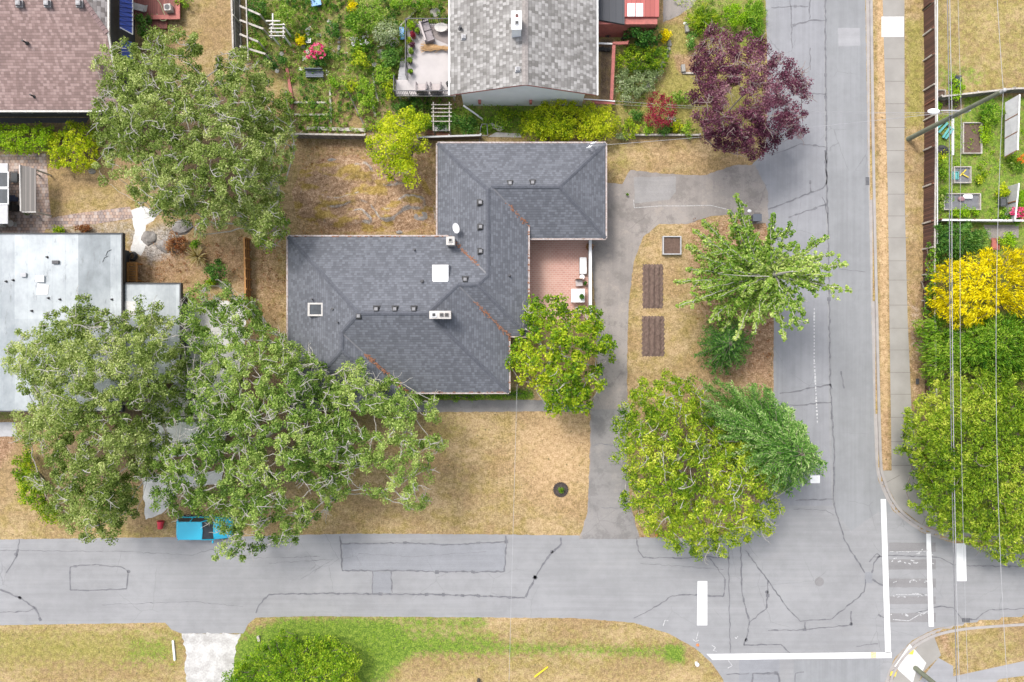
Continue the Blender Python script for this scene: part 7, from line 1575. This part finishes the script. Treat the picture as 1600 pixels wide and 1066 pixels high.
m = MB(); c = P(1470, 236); m.ball((c.x, c.y, .15), .5, .42, .3, 12, 7, .15); tag(m.build('black_sack', M['black']), 'black plastic sack at the lower end of the dark ground sheet', 'sack')
tub('dark blue bin beside the bushy plants below the top right lawn', 1487, 133, .35, .75, .8, plain('navy', (.03,.04,.07), (.02,.03,.05), 3, .4), 'storage_bin', 'bin')
tub('red wooden crate outside the white garden fence', 1551, 382, .5, .8, .3, M['brickred'], 'crate', 'crate')
# patch of brown paving south of white fence
sheet('brown_path', [(1535, 352), (1590, 352), (1590, 372), (1545, 375)], .014+.1, M['drive'])
# ---- utility poles, lamp, wires
def pole(label, bx_, by_, h):
    b = P(bx_, by_); r = thing('utility_pole', label, 'pole', b, group='treated timber utility poles'); m = MB(); m.tube([(0,0,0), (0,0,h*.5), (0,0,h)], [.19, .165, .13], 16); m.build('pole', M['polegreen'], r, world=False)
    m = MB(); m.cyl((0,0), .10, h, h+.35, .05, n=10); m.ball((.0,.0,h+.3), .13, .13, .12); m.build('insulator', M['ltgrey'], r, world=False)
    m = MB(); m.box(-.3, -.05, 5.55, .3, .05, 5.67); m.build('bracket', M['grey'], r, world=False)
    m = MB(); m.cyl((.25,.1), .16, h-2.4, h-1.6, n=14) if False else m.box(.12, -.1, 6.4, .3, .1, 6.9); m.build('junction_box', M['ltgrey'], r, world=False)
    return r
P1b = P(1418, 218); p1 = pole('tall greenish timber utility pole carrying the street lamp by the kitchen garden', 1418, 218, 10.2)
P2b = P(1429, 1043); p2 = pole('timber utility pole rising from the pale corner ramp at the bottom', 1429, 1043, 10.2)
zl = 5.9; hd_ = P(1457, 174, 5.6); r = thing('street_lamp', 'white cobra-head street lamp on a curved arm from the timber pole', 'street lamp', Vector((P1b.x, P1b.y, 5.2)))
m = MB(); arm = [Vector((P1b.x+.1, P1b.y+.1, 5.0)), Vector((P1b.x+.05, P1b.y+.7, 5.6)), Vector((P1b.x-.6, P1b.y+.75, 5.95))]
am0 = P(1512, 172, 6.2); arm = [Vector((P1b.x, P1b.y+.1, 6.0)), P(1514, 168, 6.4), P(1498, 173, 6.3), P(1470, 173, 6.1)]
m.tube(arm, .05, 8); m.build('arm', M['ltgrey'], r)
c = P(1459, 174, 6.1); m = MB(); m.ball((c.x, c.y, c.z), .44, .2, .11, 14, 8); m.build('lamp_head', M['white'], r); m = MB(); m.ball((c.x-.06, c.y, c.z-.07), .26, .14, .1, 12, 6); m.build('lens', M['glass'], r)
def wire(label, a, b, sag, rad, mat='wire', name='power_line', n=28, cat='cable'):
    a, b = Vector(a), Vector(b); m = MB(); m.tube([a.lerp(b, i/n)-Vector((0,0,sag*4*(i/n)*(1-i/n))) for i in range(n+1)], rad, 5); return tag(m.build(name, M[mat]), label, cat, 'overhead cables')
N3 = Vector((P1b.x-.2, P1b.y+41, 0)); S3 = Vector((P2b.x+.3, P2b.y-41, 0))
def up(b, dx, z): return Vector((b.x+dx, b.y, z))
def lines(label, dx, z, sag, rad, mat='wire'):
    r_ = []
    m = MB()
    for a, b in ((N3, P1b), (P1b, P2b), (P2b, S3)):
        a, b = up(a, dx, z), up(b, dx, z); m.tube([a.lerp(b, i/20)-Vector((0,0,sag*4*(i/20)*(1-i/20))) for i in range(21)], rad, 5)
    tag(m.build('power_line', M[mat]), label, 'cable', 'overhead cables')
lines('thick dark overhead cable, left one of the close pair over the garden fence', -.22, 5.45, .25, .03)
lines('grey overhead cable, right one of the close pair over the garden fence', -.13, 5.6, .3, .025, 'wire_w')
lines('thin overhead cable just right of the close pair', .02, 6.35, .45, .012, 'wire_w')
lines('single pale overhead wire farthest right, running from pole top to pole top', 0, 10.4, 1.0, .015, 'wire_w')
ant = P(925, 228, 3.6)
wire('pale service wire crossing the street from the lamp pole to the grey roof corner', up(P1b, -.1, 6.6), ant, .5, .014, 'wire_w')
wire('upper pale wire crossing the street toward the white house', up(P1b, -.1, 6.2), P(962, 158, 1.4), .7, .012, 'wire_w')
wire('lower thin wire crossing the street toward the white house', up(P1b, -.1, 5.8), P(955, 163, 1.3), .4, .008, 'wire_w')
wire('thin pale wire running down from the grey house over the front lawn and road', P(808, 600, 2.6), P(792, 1190, 6.5), .3, .013, 'wire_w')
